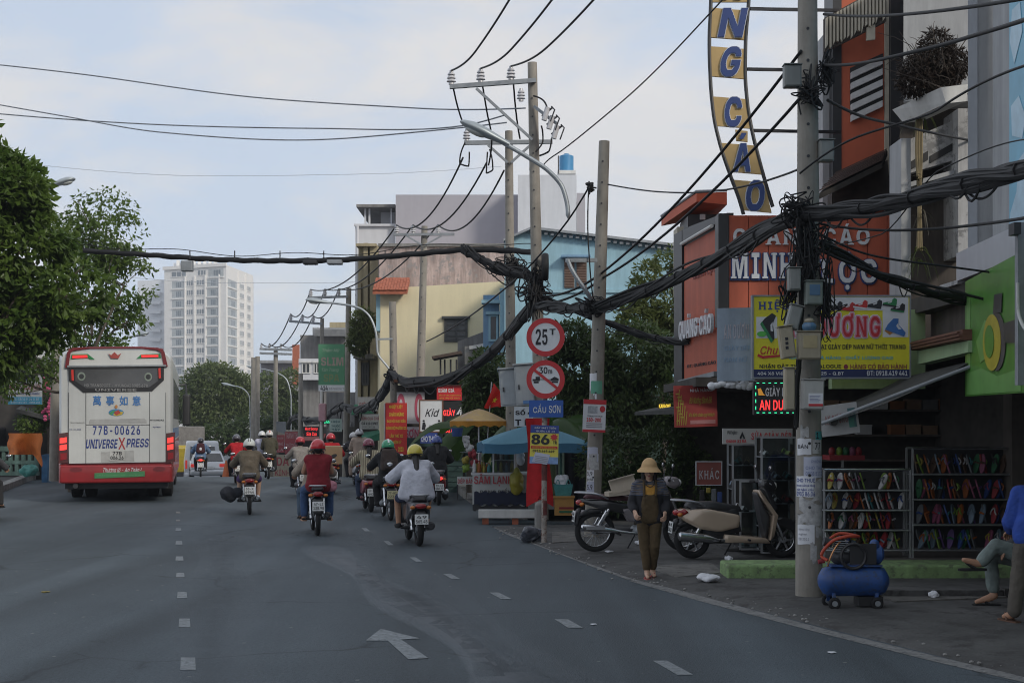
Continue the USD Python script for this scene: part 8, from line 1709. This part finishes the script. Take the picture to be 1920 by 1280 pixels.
single('dark_vehicle','dark parked vehicle corner at the left edge behind the railing','vehicle',rbox(P(-70,850,44) ,P(12,800,46)+V(0,.5,0),.12),C['dark_metal'],40)
tree('bougainvillea','pink flowering creeper behind the left pole',(X(95,45),45,0),[ell(88,740,45,22,60),ell(112,760,45,20,70),ell(60,790,45,30,22)],2600,.15,LG,C['bark'],cat='creeper',seed=31,trunk_r=.05,clump=.45)
fm=MB();g=np.random.default_rng(9)
for k in range(70):fm.ball(P(g.uniform(80,118),g.uniform(690,790),44.3+g.uniform(-.3,.3)),(.07,.05,.06),sub=0)
single('blossom','pink blossoms scattered over the creeper by the left pole','blossom',fm,mat('blossom_pink',(.4,.06,.14),rough=.8),False,kind='stuff')
t=thing('far_pale_house','pale house glimpsed between the trees behind the bus','house');block(t,'wall',(-60,140),(-50,140),62,8,640,C['white_render']);block(t,'wall',(138,262),(150,262),90,8,655,C['white_render'])
for k in range(5):win(t,150+k*22,675,163+k*22,700,89.97,C['off_white'],C['dark_pane'])
for k in range(3):win(t,20+k*38,670,38+k*38,720,61.97,C['off_white'],C['dark_pane'])
tree('left_tree','dark tree behind the green railing at the left',(X(20,50),50,0),[ell(20,740,50,60,60),ell(-40,720,50,60,80),ell(70,720,50,40,40)],7000,.2,LD,C['bark'],seed=32,clump=.44)

# ------------------------------------------------------------------ bus
YBs=32.0;hB=.225;gzb=0.0
bus=thing('coach','white and red long distance coach seen from behind on the left lane','coach',(X(218,YBs),YBs,gzb),hB);S_=1/math.cos(hB-.0)
ppm=F/YBs;lx=lambda px:(px-218)/ppm*1.02;lz=lambda py:Z(py,YBs)-gzb
W2=1.27
def sect(w,z0,z1,r,zr=None):
    p=sbox(-w,z0,w,z1);q=sbox(-w+r,z0-1,w-r,z1-r).buffer(r,6).intersection(sbox(-w,z0,w,z1+1));return np.array(affinity.scale(q,1,1).exterior.coords)[:-1]
def loft(secs):return MB().hull([(x,y,z) for y,pts in secs for x,z in pts])
ztop_=lz(657)
paint('coach_white',(.52,.53,.515),rough=.35,var=.07,scale=1.2,coat=.4,streak=.05);paint('coach_red',(.27,.016,.018),rough=.3,var=.1,coat=.5,streak=.15);paint('coach_blue',(.10,.22,.42),rough=.3,coat=.5)
paint('coach_dark',(.03,.032,.035),rough=.5,var=.2);paint('coach_glass',(.07,.072,.075),rough=.12,var=.3,scale=1.3,spec=.7)
part(bus,'body',loft([(.16,sect(W2,.95,ztop_,.22)),(.02,sect(W2-.06,.95,ztop_-.06,.2)),(11.9,sect(W2,.95,ztop_,.22)),(12.1,sect(W2-.15,.95,ztop_-.3,.2))]),C['coach_white'],40)
part(bus,'skirt',loft([(.05,sect(W2-.03,lz(904),.949,.06)),(.16,sect(W2+.01,lz(904),.949,.05)),(12.,sect(W2+.01,lz(904),.949,.05))]),C['coach_red'],40)
part(bus,'bumper',MB().tm(rbox((-W2+.02,-.06,lz(905)),(W2-.02,.1,lz(871)),.05)),C['coach_red'],40)
part(bus,'underbody',MB().b2((-W2+.12,.25,.32),(W2-.12,11.5,lz(904)-.003)),C['coach_dark'],False)
part(bus,'side_stripe',MB().b2((W2-.004,.2,1.45),(W2+.006,11.6,1.72)),C['coach_blue'],False)
part(bus,'side_red',MB().b2((W2-.004,.17,.95),(W2+.007,11.6,1.40)),C['coach_red'],False);part(bus,'side_red',MB().b2((-W2-.007,.17,.95),(-W2+.004,11.6,1.40)),C['coach_red'],False)
for k in range(6):part(bus,'side_window',MB().b2((W2-.003,.9+k*1.8,1.95),(W2+.008,2.6+k*1.8,2.9)),C['coach_glass'],False)
def rear(pts,y,th=.02):return MB().prism(Polygon([(lx(a),lz(b)) for a,b in pts]).buffer(0),frame((0,y+th,0),(1,0,0),(0,0,1)),th)
part(bus,'rear_panel',rear([(135,868),(306,866),(306,735),(300,690),(136,690),(134,735)],-.015,.03),C['coach_white'],False)
o=part(bus,'rear_window',rear([(134,689),(303,684),(303,712),(282,733),(160,736),(135,714)],-.035,.03),C['black_plastic'],False)
part(o,'glass',rear([(146,694),(291,690),(292,714),(276,726),(165,728),(146,715)],-.042,.006),C['coach_glass'],False)
for px in (157,275):part(o,'sticker',rear(blob(px,706,7,8,14),-.046,.003),mat('sticker',(.2,.24,.2)),False);part(o,'sticker_inner',rear(blob(px,706,4.5,5,12),-.049,.003),C['coach_dark'],False)
def rtext(p,tx,a,b,c,d,m_,y=-.05,**k):lettering(p,tx,V(lx(a),y,lz(d)),V(1,0,0),V(0,0,1),lx(c)-lx(a),lz(b)-lz(d),m_,.004,**k)
rtext(o,'HD TRANSPORT - HYUNDAI 0905.678',162,720,274,725,mat('faded_white',(.25,.25,.25)));rtext(o,'UNIVERSE',181,728.5,254,733,mat('faded_white',(.25,.25,.25)),weight=700)
for pts in ([(139,694),(143,693.5),(144,714),(140,714)],[(293,690),(297,689),(298,708),(294,709)]):part(o,'brake_lamp',rear(pts,-.05,.01),glow('bus_dim_red',(.6,.05,.04),.25),False)
sp=part(bus,'roof_spoiler',MB().hull([(lx(a),y,lz(b)) for a,b,y in ((130,688,-.03),(309,684,-.03),(136,659,.0),(300,655,.0),(143,655,.12),(294,652,.12),(140,655,.8),(298,652,.8),(130,690,.6),(309,690,.6))]),C['coach_white'],False)
part(sp,'spoiler_lip',rear([(132,689),(307,686),(307,683),(132,686)],-.06,.03),C['grey_metal'],False)
for pts in ([(128,690),(134,690),(138,662),(146,656),(170,654),(170,651),(140,653),(132,661)],[(303,687),(310,686),(304,658),(294,651),(262,650),(262,653),(290,655),(298,660)]):part(sp,'red_corner',rear(pts,-.045,.06),mat('coach_maroon',(.16,.02,.025),rough=.4),False)
part(sp,'red_lip',MB().tube([(lx(134),-.02,lz(658)),(lx(170),-.01,lz(653)),(lx(215),-.01,lz(652)),(lx(265),-.01,lz(651.5)),(lx(302),-.02,lz(655))],.03,8),mat('coach_maroon',(.16,.02,.025),rough=.4))
for pts,tri in (([(141,667),(167,666),(168,671),(141,673)],[(138,674),(140,665),(168,664),(180,674),(172,674),(168,671.5)]),([(262,665),(293,664),(293,669),(263,670)],[(254,672),(262,664),(296,662),(298,670),(292,670),(262,671)])):
    part(sp,'green_wedge',rear(tri,-.036,.012),mat('wedge_green',(.03,.2,.07),rough=.4),False);part(sp,'high_brake_lamp',rear(pts,-.05,.014),glow('bus_red',(.9,.05,.05),.5),False)
part(sp,'crest',rear([(204,662),(209,666),(215,660),(221,666),(227,662),(222,672),(209,672)],-.05,.014),mat('crest_red',(.3,.05,.04)),False)
for k,(ch,a) in enumerate((('萬',177),('事',200),('如',224),('意',247))):rtext(bus,ch,a,742,a+14.5,760,mat('cjk_blue',(.05,.17,.42),rough=.5),-.022,font='Noto Sans CJK',stroke=1)
for pts,mm in ((blob(218,773,13.5,6.5,24),mat('logo_blue',(.05,.2,.4))),([(205,775),(212,769),(226,771),(214,773),(210,778)],mat('logo_green',(.05,.28,.12))),([(212,777),(220,771),(231,772),(228,777),(218,779.5)],mat('logo_yellow',(.5,.36,.03))),([(214,772.5),(222,768),(226,774),(218,778)],mat('logo_red',(.36,.05,.04))),(blob(218,762,2.6,3.4,12),mat('logo_orange',(.45,.2,.06)))):
    part(bus,'logo',rear(pts,-.021-.003*len(_names)*0-.004*[24,5,5,4,12].index(len(pts)),.005),mm,False)
part(bus,'handle_recess',rear([(170,790),(172,786),(268,784),(272,788),(272,793),(170,795)],-.02,.006),mat('recess_grey',(.36,.36,.35),rough=.5),False)
NAVY=mat('coach_navy',(.03,.05,.20),rough=.4)
stx=affinity.scale(seriftext('77B-00626'),lx(260.5)-lx(177),lz(798)-lz(814.5),origin=(0,0));part(bus,'lettering',MB().prism(stx,frame((lx(177),-.018,lz(814.5)),(1,0,0),(0,0,1)),.004),NAVY,False)
rtext(bus,'UNIVERSE',164,823,219,840,NAVY,-.018,weight=700,shear=.12);rtext(bus,'X',222,820,234,842,mat('coach_redtext',(.36,.03,.03)),-.018,weight=500);rtext(bus,'PRESS',236,822,275,838,NAVY,-.018,weight=700,shear=.12)
rtext(bus,'HYUNDAI',278,786,303,788.6,C['coach_dark'],-.018,weight=700);rtext(bus,'TRACOMECO',136,791,162,793.5,mat('faded_grey',(.3,.3,.3)),-.018);rtext(bus,'HI-CLASS',136,803.5,156,806,NAVY,-.018);rtext(bus,'Xpress',283,799,297,802,NAVY,-.018)
lp=part(bus,'plate_housing',rear([(191,847),(249,844),(250,865),(191,866)],-.02,.008),mat('recess_grey',(.36,.36,.35)),False);o=part(lp,'licence_plate',rear([(206,845),(233,843.5),(233,862),(206,863)],-.035,.01),mat('plate_dull',(.46,.46,.44)),False)
rtext(o,'77B',212,846,228,852.5,C['ink_black'],-.04,weight=600);rtext(o,'006.26',208,854.5,231,861,C['ink_black'],-.04,weight=600)
for (a,b,c,d) in ((164,690,165,868),(277,735,278,866),(164,796,278,797),(134,736,134.8,868),(306,735,306.8,866)):part(bus,'panel_gap',rear([(a,b),(c,b),(c,d),(a,d)],-.0195,.006),C['coach_dark'],False)
part(bus,'wish_text',rear([(0,0),(.01,0),(0,.01)],0,.001),C['coach_dark'],False) if False else rtext(bus,'Thượng lộ - An Toàn !',193,876,261,887,C['sign_white'],-.066,shear=.25,weight=400)
gb=part(bus,'green_board',rear([(180,886),(269,883),(269,893),(180,896)],-.08,.02),mat('board_green',(.05,.2,.08),rough=.6),False);rtext(gb,'CHẤT LƯỢNG CAO - AN TOÀN',184,887.5,266,893,mat('board_text',(.1,.32,.14)),-.085,weight=600)
for a in (148,295):part(bus,'fog_recess',rear(blob(a,879,11,4.2,20),-.075,.02),mat('coach_maroon',(.16,.02,.025)),False)
for k,(a,b) in enumerate(((117,134),(307,323))):
    o=part(bus,'tail_lamp_cluster',rear([(a,812),(b,810),(b,866),(a,868)],-.012,.08),mat('lamp_dark',(.08,.02,.02),rough=.2,coat=.6),False)
    for q in range(2):part(o,'brake_lamp',rear([(a+2,821+q*13),(b-3,819+q*13),(b-3,829+q*13),(a+2,831+q*13)],-.03,.02),TAIL_ON,False)
    part(o,'reverse_lamp',rear([(a+3,849),(b-3,848),(b-3,860),(a+3,862)],-.025,.014),C['tail_red'],False)
def buswheel(y,side,dual):
    m=MB();xs=(side*(W2-.18),)+((side*(W2-.52),) if dual else ());o=None
    for x in xs:o=part(bus,'tyre',MB().tube([(x-.14,y,.5),(x-.11,y,.5),(x+.11,y,.5),(x+.14,y,.5)],[.42,.5,.5,.42],28),C['black_rubber'],40);part(o,'rim',MB().cyl((x-.145,y,.5),(x+.145,y,.5),.27,n=20),C['steel'],40)
for y,du in ((2.9,True),(9.6,False)):
    for sd in (-1,1):buswheel(y,sd,du)
part(bus,'mud_flap',MB().b2((W2-.52,2.2,.22),(W2-.04,2.23,.75)),C['black_rubber'],False);part(bus,'mud_flap',MB().b2((-W2+.04,2.2,.22),(-W2+.52,2.23,.75)),C['black_rubber'],False)
part(bus,'engine_sump',MB().b2((-.75,.5,.34),(.75,1.9,.60)),C['coach_dark'],False);part(bus,'exhaust',MB().cyl((-.9,.0,.40),(-.9,.8,.42),.06),C['dark_metal'])
o=part(bus,'mirror',MB().tm(rbox((W2+.12,11.8,1.75),(W2+.36,11.95,2.75),.06)),C['black_plastic'],40);part(o,'mirror_arm',MB().tube(smoothpath([(W2-.1,12.,3.0),(W2+.2,12.1,3.05),(W2+.24,11.9,2.7)],12),.03,8),C['black_plastic'])
part(bus,'roof_unit',MB().tm(rbox((-.7,3.5,ztop_-.02),(.7,6.2,ztop_+.17),.07)),C['coach_white'],40)
part(bus,'roof_hatch',MB().tm(rbox((.25,1.2,ztop_-.02),(.75,1.9,ztop_+.12),.04)),C['dark_metal'],40)
# ------------------------------------------------------------------ car, van and trucks beyond the crest
def car(label,loc,rz,body,w=1.72,L=4.3,h=1.45,kind='car'):
    t=thing('parked_car' if False else ('van' if kind=='van' else 'car'),label,kind,loc,rz);hw=w/2;low=.32
    if kind=='van':
        part(t,'body',fuse([m3.Manifold.hull_points(np.array([(k*x,y,z) for k in (-1,1) for x,y,z in ((hw,.05,low),(hw,.0,1.0),(hw*.98,.08,1.3),(hw*.86,.2,h),(hw*.86,L*.7,h),(hw,L*.85,1.2),(hw,L,.95),(hw*.9,L,low))]))],.12,3),body,True)
        part(t,'rear_window',MB().hull([(k*hw*x,y,z) for k in (-1,1) for x,y,z in ((.72,.015,1.22),(.66,.10,h-.28),(.72,.05,1.22),(.66,.14,h-.28))]),C['coach_glass'],False);bz,wy=.55,(.9,L-.9)
    else:
        part(t,'body',fuse([m3.Manifold.hull_points(np.array([(k*x,y,z) for k in (-1,1) for x,y,z in ((hw,.12,low),(hw,.04,.62),(hw*.94,.1,.95),(hw,1.,.95),(hw,L-.5,.85),(hw*.9,L-.02,.6),(hw*.9,L-.05,low),(hw,L*.5,.98))]))],.1,3),body,True)
        part(t,'cabin',fuse([m3.Manifold.hull_points(np.array([(k*x,y,z) for k in (-1,1) for x,y,z in ((hw*.92,.45,.93),(hw*.72,1.0,h-.04),(hw*.72,2.2,h),(hw*.90,3.2,.95))]))],.1,2),body,True)
        part(t,'rear_window',MB().hull([(k*hw*x,y,z) for k in (-1,1) for x,y,z in ((.80,.48,.99),(.66,.90,h-.12),(.80,.44,.99),(.66,.86,h-.12))]),C['coach_glass'],False);bz,wy=.5,(.85,L-.85)
    part(t,'bumper',MB().tm(rbox((-hw*.98,-.05,.3),(hw*.98,.15,.58),.07)),body,40)
    for k in (-1,1):
        part(t,'tail_light',MB().tm(rbox((k*hw*.78-.16,-.02+.04,.70),(k*hw*.78+.16,.14,.86),.03)) if kind=='car' else MB().b2((k*hw*.9-.05,-.01,.8),(k*hw*.9+.05,.05,1.25)),glow('car_red',(.7,.05,.04),.35),40)
        for y in wy:o=part(t,'tyre',MB().cyl((k*(hw-.2),y,.31),(k*(hw+.01),y,.31),.31,n=22),C['black_rubber'],40);part(o,'rim',MB().cyl((k*(hw-.02),y,.31),(k*(hw+.02),y,.31),.19,n=16),C['steel'],40)
    part(t,'licence_plate',MB().b2((-.24,-.075 if kind=='car' else-.07,.42 if kind=='van' else .62),(.24,-.052 if kind=='car' else-.052,.56 if kind=='van' else .74)),C['plate_white'],False)
    return t
YCar=66.;car('silver saloon car with red tail lamps partly sunk behind the crest',(X(391,YCar),YCar,gz(YCar)),.24,mat('car_silver',(.5,.52,.54),rough=.25,metal=.4,coat=.5,var=.05))
YVan=74.;car('white minibus with a dark rear window beyond the silver car',(X(380,YVan),YVan,gz(YVan)),.24,mat('van_white',(.6,.62,.64),rough=.3,coat=.4,var=.05),1.9,4.8,2.25,'van')
YTr=84.;t=thing('yellow_truck','yellow truck peeping out right of the coach','truck',(X(326,YTr),YTr,gz(YTr)),.24)
part(t,'cargo_box',MB().tm(rbox((-.95,0,.75),(.95,3.6,2.2),.04)),mat('truck_yellow',(.5,.36,.02),rough=.5),40);part(t,'chassis',MB().b2((-.8,0,.45),(.8,5,.75)),C['dark_metal'],False);part(t,'cab',MB().tm(rbox((-.95,3.65,.6),(.95,5.2,2.3),.1)),mat('truck_yellow',(.5,.36,.02)),40)
for k in (-1,1):
    for y in (.9,4.3):part(t,'tyre',MB().cyl((k*.7,y,.4),(k*.96,y,.4),.4,n=20),C['black_rubber'],40)
YT2=96.;t=thing('grey_truck','grey tarpaulin covered truck far behind the minibus','truck',(X(352,YT2),YT2,gz(YT2)),.24)
part(t,'cargo_box',MB().tm(rbox((-1.15,0,1.0),(1.15,5,3.9),.08)),mat('truck_tarp',(.2,.19,.18),rough=.9,var=.25,streak=.2),40);part(t,'chassis',MB().b2((-1,0,.5),(1,6.5,1.0)),C['dark_metal'],False);part(t,'cab',MB().tm(rbox((-1.1,5.1,.7),(1.1,6.7,2.9),.1)),mat('truck_cab',(.15,.25,.4)),40)
for k in (-1,1):
    for y in (1.1,5.6):part(t,'tyre',MB().cyl((k*.8,y,.48),(k*1.1,y,.48),.48,n=20),C['black_rubber'],40)
single('traffic_cone','orange traffic cone left of the brown jacketed rider','cone',MB().tube([(X(424,62),62,gz(62)+z) for z in (0,.04,.05,.9)],[.3,.3,.2,.03],14),mat('cone_orange',(.5,.12,.03)),40)
# ------------------------------------------------------------------ litter
def litter(label,px,py,s,material,flat=.35,z=.05):
    c=G(px,py);c[2]=z;m=MB();m.ball((0,0,s*flat),(s,s*.8,s*flat),sub=3);m.ball((s*.7,0,s*flat*.8),(s*.5,s*.5,s*flat*.8),sub=2);single('litter',label,'litter',crumple(m,s*.9,7/s*.2).xf(None,c),material,True)
litter('crumpled white plastic bag in front of the green slab end',1328,1098,.13,C['paper']);litter('white paper scrap under the beige scooter',1366,1058,.05,C['paper'],.6);litter('white rag near the parked motorbike wheel',1142,1042,.06,C['paper'],.25);litter('pale paper scrap right of the air compressor',1750,1130,.05,C['paper'],.7)
litter('tiny white paper piece on the asphalt in front',1113,1171,.03,C['paper'],.15,.004);litter('small white scrap on the road below the near pole',1560,1224,.035,C['paper'],.15,.004);litter('white scrap beside the motorbike stand',1198,1027,.06,C['paper'],.5);litter('dry yellow leaf on the road at the left',85,1110,.05,mat('leaf_litter',(.2,.16,.03)),.1,.004)
# ------------------------------------------------------------------ the street goes on behind the camera: plain houses whose height shades the foreground
for x0,x1,ya,yb,h,lab in ((9.5,18,-40,9,11,'long plain house row continuing the right side of the street behind the view'),(6.9,9.4,-2,10.8,9,'tall narrow house on the right just outside the view')):
    t=thing('street_house',lab,'house');part(t,'wall',MB().b2((x0,ya,0),(x1,yb,h)),C['grey_render'],False);part(t,'cornice',MB().b2((x0-.18,ya,h+.002),(x1,yb,h+.22)),C['concrete'],False);y=ya+1.2
    while y<yb-1.6:
        for z in np.arange(4.2,h-1.2,3.1):
            o=part(t,'window',MB().b2((x0-.02,y,z),(x0-.002,y+1.1,z+1.4)),C['dark_pane'],False);part(o,'frame',join(MB().b2((x0-.07,y-.08,z-.08),(x0-.021,y+1.18,z)),MB().b2((x0-.07,y-.08,z+1.4),(x0-.021,y+1.18,z+1.48)),MB().b2((x0-.07,y+.52,z),(x0-.021,y+.58,z+1.4))),C['off_white'],False)
        part(t,'shutter',MB().b2((x0-.03,y-.3,.05),(x0-.002,y+1.7,2.7)),C['green_shutter'],False);y+=2.9
# ------------------------------------------------------------------ the hazy air
HZ=usdkit.material(stage,'/World/Looks/haze',{'v':('principled_volume',{'density':.0004,'color':(.86,.92,1.0),'anisotropy':.2})},[],volume='v.volume')
o=part(None,'haze',MB().b2((-720,-90,-5),(720,930,64)),HZ,False);o.SetCustomDataByKey('kind','stuff')
